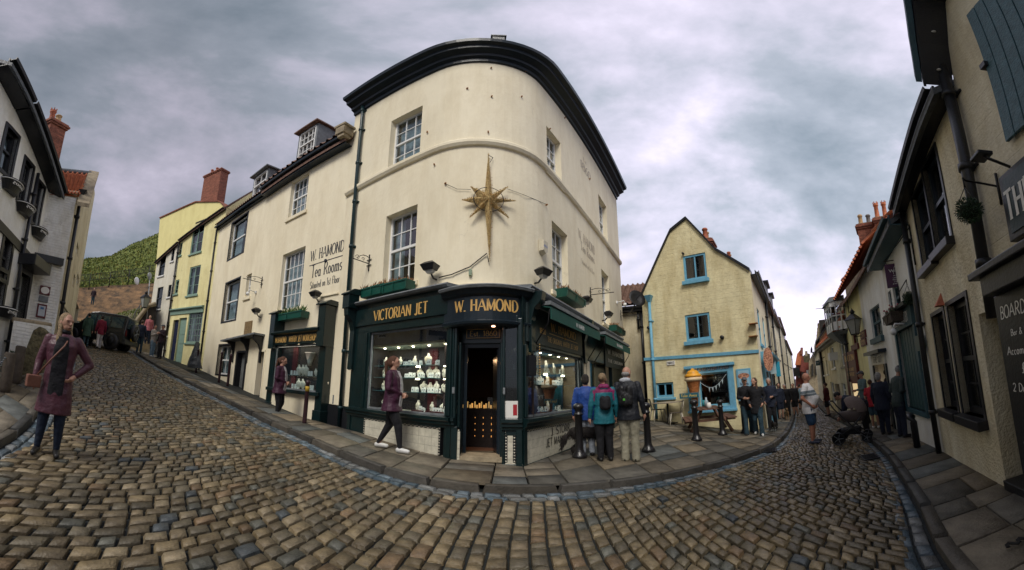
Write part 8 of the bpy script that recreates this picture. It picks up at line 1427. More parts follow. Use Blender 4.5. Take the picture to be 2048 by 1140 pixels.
def hairm(c): return mat('hair_' + c, {'dark': (.02, .014, .01), 'brown': (.07, .035, .018), 'blonde': (.27, .185, .10), 'grey': (.32, .31, .30), 'black': (.008, .007, .007), 'auburn': (.10, .04, .02)}[c], .6, var=.6, scale=60, bump=.7, bscale=90)
BLKC, NAVC = cloth('black_cloth', (.009, .009, .012)), cloth('navy_cloth', (.012, .017, .035)); DEN = cloth('denim', (.022, .05, .07)); DEND = cloth('dark_denim', (.008, .016, .035)); SOLE = mat('dark_shoe', (.012, .011, .011), .45, bump=.1); WSH = mat('white_shoe', (.62, .62, .60), .5, bump=.1)
ARM = {'down': ((.135, -.01, .645), (.145, .035, .50)), 'front': ((.13, -.03, .65), (.055, .115, .64)), 'fold': ((.12, -.01, .655), (.02, .10, .60)), 'hip': ((.20, -.03, .66), (.115, .03, .575)), 'pocket': ((.15, -.05, .655), (.11, .05, .55)), 'bag': ((.14, -.01, .65), (.15, .03, .53)), 'reach': ((.12, .06, .67), (.07, .17, .66)), 'phone': ((.11, .0, .66), (.04, .12, .72))}
def person(c, Ht, yaw, label, top, bottom, shoes=SOLE, hair=('short', 'brown'), arms=('down', 'down'), lean=0, stride=0, hem=.45, flare=1., sleeve='long', legs='long', girth=1., head=(0, 0), vox=.014, skin=None, belly=0, group=None, inner=None, legspread=.0, voxb=None, hood=None):
    """builds a standing or walking figure at c facing yaw (degrees clockwise from +Y)"""
    S = skin or SKIN; t = thing('person', label, 'person', c, group); t.rotation_euler = (0, 0, -R(yaw)); hp = Vector((0, 0, .5)); la = R(lean)
    def T(p):
        k = min(1, max(0, (p.z - .46) / .16)); return hp + Matrix.Rotation(-la * k, 3, 'X') @ (p - hp) if p.z > .46 else p
    TU = lambda p: hp + Matrix.Rotation(-la, 3, 'X') @ (Vector(p) - hp)
    g = girth; J = {}
    for s, nm in ((-1, arms[0]), (1, arms[1])):
        e, w_ = ARM[nm]; J[s] = [TU((s * .098 * g ** .5, -.005, .805)), TU((s * e[0] * (g * .5 + .5), e[1], e[2])), TU((s * w_[0] * (g * .4 + .6), w_[1], w_[2]))]
        if lean > 35: sh = J[s][0]; J[s] = [sh, sh + Vector((s * .02, .02, -.15)), sh + Vector((s * .0, .10, -.27))]
        st = stride * s; J['l', s] = [Vector((s * .043 * g, 0, .49)), Vector((s * (.05 + legspread * .5), .10 * st + .015 + (.03 if st < 0 else 0), .275)), Vector((s * (.055 + legspread), .16 * st - (.02 if st < 0 else 0), .04 + (.02 if st < 0 else 0)))]
    RG = [(.46, .075 * g, .058 * g, 0), (.50, .092 * g, .066 * g, -.004), (.56, .085 * g, .062 * g + belly * .5, belly * .5), (.63, .078 * g, .056 * g + belly, belly), (.70, .088 * g, .062 * g + belly * .4, belly * .5), (.77, .098 * g ** .5, .060 * g, 0), (.82, .088, .045, -.004), (.84, .055, .038, -.004)]
    hd = Matrix.Rotation(-la - R(head[1]), 3, 'X') @ Matrix.Rotation(-R(head[0]), 3, 'Z'); nk = TU((0, .0, .855)); HP = lambda x, y, z: (nk + hd @ Vector((x, y, z)))
    B = MB(); loft(B, RG, T=T); cap(B, TU((0, -.005, .82)), HP(0, .0, .03), .033 * g ** .3, .030); hm = Matrix.Identity(3)
    B.ell(HP(0, .002, .082), (.043, .054, .058), 14, 10, M=hd); B.ell(HP(0, .020, .048), (.031, .033, .034), 12, 8, M=hd); cap(B, HP(0, .050, .078), HP(0, .062, .062), .007, .010, 8); B.ell(HP(0, .048, .040), (.014, .01, .008), 8, 6, M=hd); B.ell(HP(0, .047, .091), (.034, .010, .008), 8, 6, M=hd)
    for s in (-1, 1): B.ell(HP(s * .043, -.004, .072), (.006, .012, .018), 8, 6, M=hd)
    for s in (-1, 1):
        a, e, w_ = J[s]; cap(B, a, e, .029 * g ** .6, .023 * g ** .5); cap(B, e, w_, .023 * g ** .5, .015); d = (w_ - e).normalized(); sd = Vector((s, 0, 0)); sd = (sd - d * sd.dot(d)).normalized(); u = d.cross(sd); cap(B, w_, w_ + d * .035, .015, .020, 10, 1.)
        for i, (o_, L) in enumerate(((-.017, .034), (-.006, .040), (.006, .038), (.016, .029))): k = w_ + d * .048 + u * o_; m_ = k + d * L * .55 - sd * .003; cap(B, k, m_, .0062, .0056, 6); cap(B, m_, m_ + d * L * .42 - sd * .012, .0056, .0045, 6)
        k = w_ + d * .018 - u * .018; cap(B, k, k + d * .03 - u * .014 - sd * .008, .0075, .006, 6)
        h_, kn, an = J['l', s]; cap(B, h_, kn, .054 * g ** .8, .034 * g ** .5); cap(B, kn, an, .035 * g ** .5, .020); cap(B, an - Vector((0, .01, .015)), an + Vector((s * .01, .085, -.024)), .018, .013)
    sc = lambda mb: setattr(mb, 'v', [(x * Ht, y * Ht, z * Ht) for x, y, z in mb.v]) or mb
    def put(nm, mb, m, v=vox, sm=2, rm=True, par=None, lab=None):
        sc(mb)
        if rm: me = remesh(mb, v, sm); o = bpy.data.objects.new(nm, me); me.materials.clear(); me.materials.append(m); me.polygons.foreach_set('material_index', [0] * len(me.polygons)); COL.objects.link(o)
        else: o = mb.build(nm, m, None)
        o.parent = par or t; return tag(o, lab)
    bo = put('body', B, S, voxb or vox * .8, 1)
    if vox < .013:
        E = MB(); [E.ell(HP(s * .017, .050, .081), (.0085, .005, .0045), 8, 6, M=hd) for s in (-1, 1)]; E.ell(HP(0, .0565, .0395), (.013, .004, .0045), 8, 6, M=hd); put('face_features', E, [mat('eye_and_lip', (.10, .03, .03), .4, bump=0)], rm=False)
    # clothing
    C_ = MB(); o_ = .013; hr = [r for r in RG if r[0] >= max(hem, .46)]; lo = []
    if hem < .5: n_ = max(1, int((.5 - hem) / .05)); lo = [(hem + (.5 - hem) * i / n_, (.092 * g) * (1 + (flare - 1) * (1 - i / n_)), (.066 * g) * (1 + (flare - 1) * (1 - i / n_)), 0) for i in range(n_)]
    loft(C_, [(z, rx + o_, ry + o_, yo) for z, rx, ry, yo in lo + [r for r in RG if r[0] > hem + .01 and r[0] >= .5]] + [(.852, .046, .042, -.004)], T=T)
    for s in (-1, 1):
        a, e, w_ = J[s]; cap(C_, a, e, .037 * g ** .6, .031 * g ** .5)
        if sleeve == 'long': cap(C_, e, w_ - (w_ - e).normalized() * .01, .031 * g ** .5, .0225)
        elif sleeve == 'short': pass
    if sleeve == 'short':
        C_.v = C_.v; 
    if hood: cap(C_, TU((-.03, -.045, .835)), TU((.03, -.045, .835)), .03, .03)
    if sleeve == 'short':
        C2 = MB(); loft(C2, [(z, rx + o_, ry + o_, yo) for z, rx, ry, yo in lo + [r for r in RG if r[0] > hem + .01 and r[0] >= .5]] + [(.852, .046, .042, -.004)], T=T)
        for s in (-1, 1): a, e, w_ = J[s]; cap(C2, a, a.lerp(e, .62), .038 * g ** .6, .037 * g ** .5)
        C_ = C2
    tp = put('top', C_, top, vox)
    if inner:   # open front showing what is worn underneath
        I = MB(); z0, z1, w0, m_ = inner; loft(I, [(z, w0 * (1 if z < .75 else .7), .012, np.interp(z, [.3, .5, .56, .63, .7, .77, .83], [.06 * flare, .07 * g, .068 * g + belly, .062 * g + belly * 1.6, .068 * g + belly * .8, .066 * g, .05])) for z in np.linspace(z0, z1, 7)], n=12, T=T); put('inner_top', I, m_, vox)
    Lg = MB(); loft(Lg, [(z, rx + .006, ry + .006, yo) for z, rx, ry, yo in RG[:3]])
    for s in (-1, 1):
        h_, kn, an = J['l', s]; k = 1.12 if legs != 'slim' else 1.03
        if legs == 'shorts': cap(Lg, h_, h_.lerp(kn, .86), .062 * g ** .8, .052 * g ** .5)
        else: cap(Lg, h_, kn, .058 * g ** .8 * k, .040 * k * g ** .4); cap(Lg, kn, an + Vector((0, 0, .01)), .040 * k * g ** .4, .032 * k if legs != 'slim' else .024); legs == 'wide' and cap(Lg, kn.lerp(an, .5), an + Vector((0, 0, -.01)), .042, .044)
    put('trousers' if legs != 'shorts' else 'shorts', Lg, bottom, vox)
    Sh = MB()
    for s in (-1, 1): an = J['l', s][2]; cap(Sh, an - Vector((0, .016, .014)), an + Vector((s * .012, .088, -.022)), .027, .020); cap(Sh, an - Vector((0, .02, .026)), an + Vector((s * .012, .09, -.028)), .020, .018)
    put('shoes', Sh, shoes, vox)
    st, hc = hair[:2]
    if st != 'bald':
        Hm = MB(); Hm.ell(HP(0, -.010, .092), (.048, .056, .056), 14, 10, M=hd)
        if st in ('long', 'pony', 'bob'): Hm.ell(HP(0, -.026, .068), (.047, .042, .056), 12, 8, M=hd)
        if st == 'long':
            for s in (-1, 1): cap(Hm, HP(s * .034, -.008, .06), HP(s * .052, .012, -.05), .017, .022); cap(Hm, HP(s * .052, .012, -.05), TU((s * .06, .05, .74)), .02, .010)
            cap(Hm, HP(0, -.04, .05), TU((0, -.055, .72)), .034, .025, flat=1.5)
        if st == 'pony': cap(Hm, HP(0, -.05, .11), HP(0, -.085, .07), .018, .022); cap(Hm, HP(0, -.085, .07), HP(.0, -.085, -.05), .024, .014)
        if st == 'bun': Hm.ell(HP(0, -.06, .09), (.028, .028, .03), 10, 8, M=hd)
        Hm.v = [v for v in Hm.v]; put('hair', Hm, hairm(hc), vox * .8, 1)
    if st == 'cap' or len(hair) > 2:
        K = MB(); K.ell(HP(0, -.004, .105), (.051, .058, .046), 12, 8, M=hd); cap(K, HP(0, .05, .105), HP(0, .082, .100), .016, .014, flat=2.2) if hair[2:] != ('beanie',) else None; put('cap', K, cloth('cap_grey', (.10, .10, .11)), vox)
    return t, HP, TU, put
def Pt(px, yt, yb, Ht, D=None, dz=None):
    a, b = ray(px[0], yt), ray(px[1], yb); D = D or Ht / (a[2] / math.hypot(a[0], a[1]) - b[2] / math.hypot(b[0], b[1])); p = at_dist(px[1], yb, D); return Vector((p.x, p.y, (H(p.x, p.y) + dz) if dz is not None else p.z)), D, math.degrees(atan2(p.x, p.y))
def backpack(put, TU, m, w_=.075, z0=.60, z1=.80, yo=-.10):
    b = MB(); q = [TU((x * w_, y, z)) for z in (z0, z1) for x, y in ((-1, -.055), (1, -.055), (1, yo - .03), (-1, yo - .03))]; cap(b, TU((-w_ * .5, yo, z0 + .03)), TU((-w_ * .5, yo, z1 - .03)), .04, .036); cap(b, TU((w_ * .5, yo, z0 + .03)), TU((w_ * .5, yo, z1 - .03)), .04, .036); cap(b, TU((0, yo - .02, z0 + .03)), TU((0, yo - .02, z0 + .09)), .045, .04); cap(b, TU((-.06, -.05, .66)), TU((-.065, -.03, .83)), .012, .012); cap(b, TU((.06, -.05, .66)), TU((.065, -.03, .83)), .012, .012); cap(b, TU((.065, -.03, .83)), TU((.07, .06, .74)), .01, .01); cap(b, TU((-.065, -.03, .83)), TU((-.07, .06, .74)), .01, .01); return put('rucksack', b, m)
# woman in the long wine raincoat, standing on the cobbles at the left
WINE = mat('wine_raincoat', (.085, .028, .042), .42, var=.3, scale=5, bump=.9, bscale=9); c, D, az = Pt((108, 88), 641, 924, 1.68); c.z = H(c.x, c.y) + .005
print('woman', c, D)
t, HP, TU, put = person(c, 1.68, az + 180 + 4, 'woman in a long wine coloured raincoat standing on the cobbles with a tan shoulder bag', WINE, DEND, hair=('long', 'blonde'), arms=('hip', 'bag'), hem=.30, flare=1.22, legs='slim', head=(-38, 0), vox=.0095, inner=(.325, .83, .056, BLKC), shoes=SOLE, girth=1.05, legspread=.012)
b = MB(); [b.tube([TU((x, y, z)) for x, y, z in ((-.045, .02, .845), (-.02, .09, .77), (.06, .10, .66), (.135, .06, .55))], .006, 6)]; put('bag_strap', b, mat('tan_leather', (.17, .07, .045), .5, bump=.2), rm=False); b = MB(); b.box(TU((.155, .075, .505)), (.10, .045, .085), .5); put('shoulder_bag', b, mat('tan_leather', (.26, .10, .07)), .008, 3); b = MB(); b.ell(HP(0, .0, .01), (.045, .045, .025), 12, 8); put('scarf', b, BLKC)
PLUM = cloth('plum_jacket', (.045, .008, .028), .55); LG = cloth('pale_grey_jumper', (.42, .40, .41))
for (px, yt, yb, D0, dz, pz, lb) in (((776, 779), 709, 899, None, .078, .5, 'woman in plum jacket and white trainers walking past the large lit shop window'), ((556, 553), 708, 838, 9.15, -.18, .2, 'woman in plum jacket looking at the jet workshop window further up the hill')):
    c, D, az = Pt(px, yt, yb, 1.68, D0, dz); t, HP, TU, put = person(c, 1.68, az + 92 + (20 if dz < 0 else 14), lb, PLUM, BLKC, shoes=WSH, hair=('pony', 'auburn'), arms=('fold', 'fold'), hem=.42, flare=1.25, girth=1.22, legs='slim', stride=.75 if dz > 0 else .1, vox=.011, head=(0, 0 if dz > 0 else 14), belly=.012, inner=(.45, .84, .05, LG)); print('girl', c, D)
# trio at the right window
c, D, az = Pt((1178, 1176), 740, 922, 1.62, 6.9, .07); person(c, 1.62, az + 2, 'person in a bright blue jacket looking into the right shop window', cloth('bright_blue_jacket', (.012, .055, .26), .6), cloth('pale_jeans', (.30, .33, .38)), hair=('bob', 'dark'), hem=.44, flare=1.05, girth=1.12, vox=.012)
c, D, az = Pt((1214, 1212), 748, 926, 1.64, 6.45, .07); t, HP, TU, put = person(c, 1.64, az - 12, 'blonde woman in pink and teal jacket with small black backpack at the shop window', cloth('teal_jacket', (.010, .13, .17), .6), BLKC, hair=('bun', 'blonde'), hem=.43, flare=1.08, girth=1.12, vox=.011, head=(25, 0), hood=1)
b = MB(); loft(b, [(.765, .112, .078, 0), (.80, .118, .074, 0), (.83, .09, .06, -.004), (.856, .052, .048, -.006)]); [cap(b, TU((s * .103, -.005, .80)), TU((s * .12, -.005, .70)), .041, .037) for s in (1, -1)]; cap(b, TU((-.03, -.045, .845)), TU((.03, -.045, .845)), .034, .034); put('pink_yoke', b, cloth('magenta_cloth', (.20, .012, .085), .6)); backpack(put, TU, BLKC, .05, .60, .74)
c, D, az = Pt((1262, 1263), 745, 934, 1.78, 6.5, .073); print('trio', c, D); t, HP, TU, put = person(c, 1.78, az + 12, 'bald man with a black rucksack and stone coloured trousers seen from behind', cloth('black_jacket', (.012, .014, .020), .6), cloth('stone_trousers', (.31, .29, .215)), hair=('bald', ''), hem=.44, flare=1.08, girth=1.15, vox=.011, head=(20, 0), legs='wide'); backpack(put, TU, cloth('rucksack_black', (.016, .016, .018), .5)); b = MB(); b.ell(HP(0, -.035, .0), (.062, .035, .03), 12, 8); put('pale_hood', b, cloth('pale_grey_hood', (.42, .44, .48))); b = MB(); b.ell(HP(0, -.018, .065), (.0455, .047, .03), 12, 8); put('hair_fringe', b, hairm('grey'), .01); b = MB(); b.box(TU((.0, -.175, .66)), (.02, .006, .02)); put('green_tag', b, mat('green_tag', (.1, .45, .05)), rm=False)
# couple and others outside the parlour
c, D, az = Pt((1498, 1500), 766, 874, 1.74, 10.5, .07); person(c, 1.74, az + 180 - 6, 'man in a grey cap and black jacket walking beside the long haired woman', BLKC, DEN, hair=('short', 'grey', 'cap'), arms=('front', 'front'), vox=.015, stride=.5, hem=.43, legs='wide'); c, D, az = Pt((1522, 1520), 764, 878, 1.70, 10.2, .07)
person(c, 1.70, az + 180 + 4, 'young woman with long brown hair, black coat and blue flared jeans outside the parlour', BLKC, DEN, shoes=WSH, hair=('long', 'brown'), arms=('pocket', 'pocket'), vox=.014, stride=-.5, hem=.38, legs='wide', head=(30, 0)); c, D, az = Pt((1548, 1548), 766, 866, 1.74, 11.6, .07); person(c, 1.74, az + 182, 'grey haired man in dark jacket behind the long haired woman', NAVC, BLKC, hair=('short', 'grey'), arms=('front', 'pocket'), vox=.016, stride=.3, head=(0, 18), hem=.44)
far_ = [((1564, 1563), 775, 834, 16.5, 'bystander in dark shorts and jacket beside the sandy dog', NAVC, NAVC, 'shorts', ('short', 'dark')), ((1578, 1577), 778, 832, 18, 'person in black with a red collar bending among the crowd', BLKC, BLKC, 'long', ('short', 'grey')), ((1593, 1592), 777, 828, 18.5, 'person in black top and dark shorts right of the red collared one', BLKC, BLKC, 'shorts', ('short', 'brown'))]
protos = []
for px, yt, yb, D0, lb, tp_, bt, lg, hr in far_: c, D, az = Pt(px, yt, yb, 1.7, D0, .06); t, *_ = person(c, 1.72, az + random.choice((0, 150, 200)), lb, tp_, bt, hair=hr, legs=lg, vox=.022, girth=1.15, lean=12 if 'bending' in lb else 0); protos.append(t)
for k, (x, D, wh, tp_) in enumerate(((1603, 21, 0, cloth('light_blue_top', (.25, .40, .55))), (1610, 22, 1, cloth('tan_coat', (.22, .15, .10))), (1598, 26, 2, cloth('white_top', (.5, .5, .5))), (1605, 30, 0, cloth('grey_top', (.08, .09, .10))), (1611, 33, 1, cloth('olive_top', (.06, .06, .04))), (1654, 17, 2, cloth('maroon_top', (.08, .012, .016))), (1601, 36, 2, NAVC), (1607, 41, 0, BLKC), (1613, 38, 1, NAVC), (1616, 28, 0, cloth('light_blue_top', (.25, .40, .55))), (1596, 40, 1, BLKC), (1587, 23, 2, NAVC))):
    t = copy_tree(protos[wh]); p = at_dist(x, 800, D); t.location = (p.x, p.y, H(p.x, p.y) + .03); t.rotation_euler = (0, 0, random.uniform(0, 6)); t.scale = (1, 1, random.uniform(.93, 1.04)); t['group'] = 'people crowding the far street'; t['label'] = {11: 'dark figure nearest the left wall in the far street crowd', 5: 'figure in maroon by the cream house on the right of the street'}.get(k, 'small figure in the crowd down the narrow street')
    for ch in t.children:
        if ch.name.startswith('top'): ch.data = ch.data.copy(); ch.data.materials[0] = tp_
# bald man in the striped shirt
c, D, az = Pt((1632, 1628), 748, 892, 1.78, 8.7, .0); print('man', c, D); WS = mat('striped_shirt', (.74, .73, .74), .8, var=.08, scale=10, bump=.5, bscale=30)
n = WS.node_tree.nodes; l = WS.node_tree.links; b_ = n['Principled BSDF']; tc_ = n.new('ShaderNodeTexCoord'); sz = n.new('ShaderNodeSeparateXYZ'); l.new(tc_.outputs['Object'], sz.inputs[0]); rp_ = n.new('ShaderNodeValToRGB'); rp_.color_ramp.interpolation = 'CONSTANT'; e_ = rp_.color_ramp.elements; e_[0].color = (1, 1, 1, 1); e_[1].position = 1.20 / 2; e_[1].color = (.22, .27, .30, 1); q_ = e_.new(1.25 / 2); q_.color = (.55, .6, .62, 1); q_ = e_.new(1.27 / 2); q_.color = (.2, .25, .28, 1); q_ = e_.new(1.33 / 2); q_.color = (1, 1, 1, 1); mt = n.new('ShaderNodeMath'); mt.operation = 'MULTIPLY'; mt.inputs[1].default_value = .5; l.new(sz.outputs[2], mt.inputs[0]); l.new(mt.outputs[0], rp_.inputs[0]); mx_ = n.new('ShaderNodeMix'); mx_.data_type = 'RGBA'; mx_.blend_type = 'MULTIPLY'; mx_.inputs[0].default_value = 1; l.new(b_.inputs['Base Color'].links[0].from_socket, mx_.inputs[6]); l.new(rp_.outputs[0], mx_.inputs[7]); l.new(mx_.outputs[2], b_.inputs['Base Color'])
person(c, 1.78, az + 100, 'bald man in a white shirt with grey chest band and blue shorts', WS, cloth('blue_shorts', (.018, .05, .11)), shoes=mat('navy_trainer', (.03, .035, .06), .5), hair=('bald', ''), arms=('pocket', 'pocket'), legs='shorts', sleeve='short', girth=1.28, belly=.035, hem=.43, vox=.012, skin=mat('ruddy_skin', (.38, .17, .11), .5, var=.12, bump=.05), legspread=.01)
# people on the right pavement
for px, yt, yb, Ht, D0, lb, kw in (((1814, 1808), 737, 884, 1.74, 8.3, 'elderly man in a pale flat cap and green grey jacket peering into the boarded shop', dict(top=cloth('green_grey_jacket', (.028, .045, .045), .7), bottom=NAVC, hair=('short', 'grey', 'cap'), arms=('front', 'front'), lean=10, head=(0, 14), hem=.44, y=55)),
    ((1774, 1775), 755, 882, 1.62, 8.9, 'grey haired woman in a long navy coat with a shoulder bag', dict(top=NAVC, bottom=NAVC, hair=('bob', 'grey'), hem=.40, flare=1.15, girth=1.25, y=30)), ((1793, 1792), 745, 868, 1.72, 10.2, 'man in black behind the elderly man in the flat cap', dict(top=BLKC, bottom=cloth('stone_grey', (.12, .12, .12)), hair=('short', 'dark'), y=70, hem=.45)),
    ((1749, 1752), 763, 852, 1.45, 10.2, 'child in a red patterned vest and denim shorts', dict(top=cloth('red_vest', (.42, .02, .035)), bottom=cloth('denim_shorts', (.05, .10, .14)), hair=('short', 'auburn'), sleeve='short', legs='shorts', shoes=WSH, y=20, girth=1.1)), ((1727, 1735), 753, 845, 1.75, 11.5, 'man in a teal grey shirt and dark hat beside the maroon shopfront', dict(top=cloth('teal_grey_shirt', (.10, .16, .17)), bottom=BLKC, hair=('short', 'black', 'cap'), arms=('reach', 'pocket'), y=240)),
    ((1733, 1733), 765, 850, 1.7, 9.3, 'person in a dark top bending forward over the pushchair', dict(top=NAVC, bottom=BLKC, hair=('short', 'black'), lean=68, y=-80, head=(0, -10), vox=.012))):
    y = kw.pop('y'); c, D, az = Pt(px, yt, yb, Ht, D0, .07 if 'pushchair' not in lb else .02); person(c, Ht, az + y, lb, vox=kw.pop('vox', .014), **kw)
# top of the lane
for px, yb, Ht, D0, lb, kw in (((173, 170), 692, 1.66, 16.6, 'person in a long green hooded coat walking up the lane', dict(top=cloth('green_coat', (.035, .075, .055)), bottom=DEN, hair=('short', 'dark'), hem=.32, flare=1.25, stride=.5, y=0, hood=1)), ((196, 197), 692, 1.66, 16.8, 'person in a crimson jacket and white trousers walking up the lane', dict(top=cloth('crimson_jacket', (.17, .010, .03)), bottom=cloth('white_trousers', (.5, .48, .48)), hair=('bob', 'dark'), hem=.42, stride=.6, y=-10)),
    ((283, 279), 691, 1.74, 18.2, 'man in a navy top and jeans at the foot of the stone steps', dict(top=NAVC, bottom=DEN, hair=('short', 'brown'), y=10)), ((309, 303), 708, 1.62, 17.6, 'person in pale jacket and light jeans looking at phone by the white cottage', dict(top=cloth('pale_jacket', (.40, .36, .32)), bottom=cloth('light_denim', (.16, .24, .31)), shoes=WSH, hair=('bob', 'dark'), arms=('phone', 'phone'), y=130)), ((320, 319), 712, 1.72, 17.4, 'man in dark clothes and cap beside the person in the pale jacket', dict(top=cloth('dark_plum_top', (.025, .012, .018)), bottom=BLKC, hair=('short', 'dark', 'cap'), arms=('phone', 'down'), y=-130, girth=1.1)),
    ((186, 184), 610, 1.7, 33.5, 'person in a dark top and jeans standing on the bank below the retaining wall', dict(top=cloth('dark_plum_top', (.025, .012, .018)), bottom=DEN, hair=('short', 'brown'), y=180)), ((296, 293), 688, 1.65, 19.6, 'person in pink half hidden by the corner of the white cottage', dict(top=cloth('pink_top', (.45, .14, .16)), bottom=DEND, hair=('short', 'brown'), y=170))):
    y = kw.pop('y'); p = at_dist(px[1], yb, D0); az = math.degrees(atan2(p.x, p.y)); 
    if D0 < 25: p.z = H(p.x, p.y) + (.07 if px[0] > 280 else .01) if D0 < 18.3 else p.z
    person(p, Ht, az + y, lb, vox=.018, **kw)
# dogs
def dog(c, yaw, L, m, label, shaggy=0, headm=None, pose='stand', vox=.012):
    t = thing('dog', label, 'dog', c); t.rotation_euler = (0, 0, -R(yaw)); B = MB(); h = L * .75; V = Vector; s_ = L
    loft_ = [((0, -.42, .62), .13), ((0, -.2, .60), .15), ((0, .1, .60), .17), ((0, .3, .62), .16), ((0, .42, .68), .11)]
    for (a, ra), (b, rb) in zip(loft_, loft_[1:]): cap(B, V(a) * s_, V(b) * s_, ra * s_, rb * s_)
    cap(B, V((0, .38, .70)) * s_, V((0, .52, .88)) * s_, .10 * s_, .075 * s_); B.ell(V((0, .56, .92)) * s_, V((.085, .10, .085)) * s_); cap(B, V((0, .62, .90)) * s_, V((0, .76, .86)) * s_, .05 * s_, .032 * s_)
    for x in (-1, 1):
        B.ell(V((x * .085, .53, .90)) * s_, V((.018, .045, .075)) * s_); cap(B, V((x * .09, .33, .55)) * s_, V((x * .09, .32, .28)) * s_, .06 * s_, .035 * s_); cap(B, V((x * .09, .32, .28)) * s_, V((x * .09, .33, .03)) * s_, .033 * s_, .028 * s_); cap(B, V((x * .09, .33, .025)) * s_, V((x * .09, .40, .02)) * s_, .03 * s_, .026 * s_)
        cap(B, V((x * .09, -.36, .56)) * s_, V((x * .1, -.28, .36)) * s_, .10 * s_, .05 * s_); cap(B, V((x * .1, -.28, .36)) * s_, V((x * .1, -.46, .22)) * s_, .045 * s_, .03 * s_); cap(B, V((x * .1, -.46, .22)) * s_, V((x * .1, -.43, .03)) * s_, .03 * s_, .026 * s_); cap(B, V((x * .1, -.43, .025)) * s_, V((x * .1, -.36, .02)) * s_, .03 * s_, .026 * s_)
    cap(B, V((0, -.50, .64)) * s_, V((0, -.68, .45)) * s_, .05 * s_, .035 * s_); shaggy and cap(B, V((0, -.66, .48)) * s_, V((0, -.74, .22)) * s_, .08 * s_, .03 * s_); me = remesh(B, vox, 2); o = bpy.data.objects.new('body', me); me.materials.clear(); me.materials.append(m); me.polygons.foreach_set('material_index', [0] * len(me.polygons)); COL.objects.link(o); o.parent = t
    if shaggy:
        F = MB(); rr = random.Random(1); vs = me.vertices
        for i in range(3500): v = vs[rr.randrange(len(vs))]; nn = (V(v.normal) * .4 + V((0, -.3, -1))).normalized() * rr.uniform(.03, .09); q = V((rr.gauss(0, 1), rr.gauss(0, 1), rr.gauss(0, 1))).normalized() * .006; F.add([v.co - q, v.co + q, v.co + nn], [(0, 1, 2)])
        F.build('coat', m, t, loc=None, fixn=False) if False else None; o2 = F.build('coat', m, None, fixn=False); o2.parent = t
    E = MB(); E.ell(V((0, .79, .87)) * s_, .018 * s_, 8, 6); [E.ell(V((x * .045, .645, .94)) * s_, .012 * s_, 6, 5) for x in (-1, 1)]; o3 = E.build('nose_and_eyes', mat('dog_nose', (.006, .005, .005), .3), None); o3.parent = t; return t
c, D, az = Pt((1180, 1185), 850, 915, .7, 6.9, .07); dog(c, az + 75, .80, mat('dark_dog_fur', (.014, .010, .009), .8, var=.6, scale=30, bump=.9, bscale=60), 'large shaggy black dog standing between the bollard and the people at the shop window', 1); c, D, az = Pt((1574, 1574), 810, 834, .55, 15.5, .06); dog(c, az + 175, .58, mat('sandy_fur', (.30, .17, .08), .8, var=.3), 'sandy brown dog facing the camera near the street kerb', vox=.015); c, D, az = Pt((1549, 1549), 832, 866, .4, 10.9, .07); dog(c, az + 190, .40, mat('dark_dog_fur', (.014, .010, .009)), 'small black dog at the feet of the grey haired man')
# ================================================================ PUSHCHAIR AND CAR
p = at_dist(1706, 884, 8.45); c = Vector((p.x, p.y, H(p.x, p.y) + .01)); t = thing('pushchair', 'taupe and black pushchair with hood and spoked wheels on the cobbles', 'pushchair', c); az = math.degrees(atan2(c.x, c.y)); rz = -R(az + 8); ro = Matrix.Rotation(rz, 3, 'Z'); Q = lambda x, y, z: c + ro @ Vector((x * .82, y, z * 1.04)); TAU = mat('taupe_fabric', (.17, .13, .115), .8, var=.15, bump=.4)
mb = MB(); vs = []; n = 18
for z, k in ((.50, .72), (.56, .92), (.66, 1), (.74, 1.03)):
    for i in range(n): a = 2 * pi * i / n; vs.append(Q(.10 + .40 * k * cos(a), .20 * k * sin(a), z))
mb.add(vs, [(i * n + k, i * n + (k + 1) % n, (i + 1) * n + (k + 1) % n, (i + 1) * n + k) for i in range(3) for k in range(n)] + [tuple(range(n)), tuple(3 * n + k for k in range(n))], 0, True); mb.build('carrycot', mat('dark_taupe', (.09, .07, .065), .75, bump=.3), t)
mb = MB(); vs = []; A = [R(x) for x in range(-5, 126, 13)]; m = 10
for a in A:
    for j in range(m + 1): b = pi * j / m; vs.append(Q(.10 + .02 + .42 * cos(a) * (.35 + .65 * sin(b)) * (1 if cos(a) > 0 else .9), -.215 * cos(b), .73 + .36 * sin(a) * (.25 + .75 * sin(b)) + .012 * ((A.index(a)) % 2)))
mb.add(vs, [(i * (m + 1) + j, i * (m + 1) + j + 1, (i + 1) * (m + 1) + j + 1, (i + 1) * (m + 1) + j) for i in range(len(A) - 1) for j in range(m)], 0, True); mb.build('hood', TAU, t)
mb = MB()
for s in (-1, 1): mb.tube([Q(-.48, s * .24, 1.0), Q(-.38, s * .26, .86), Q(.22, s * .27, .30), Q(.42, s * .25, .18)], .017, 8); mb.tube([Q(.36, s * .25, .62), Q(.10, s * .26, .40), Q(-.32, s * .28, .20)], .016, 8)
mb.tube([Q(-.48, -.24, 1.0), Q(-.52, 0, 1.02), Q(-.48, .24, 1.0)], .02, 8); mb.tube([Q(-.32, -.28, .20), Q(-.32, .28, .20)], .015, 8); mb.build('frame', M_BLK, t); mb = MB(); mb.box(Q(0, 0, .28), (.45, .4, .14), rz); mb.build('basket', BLKC, t, bevel=.02)
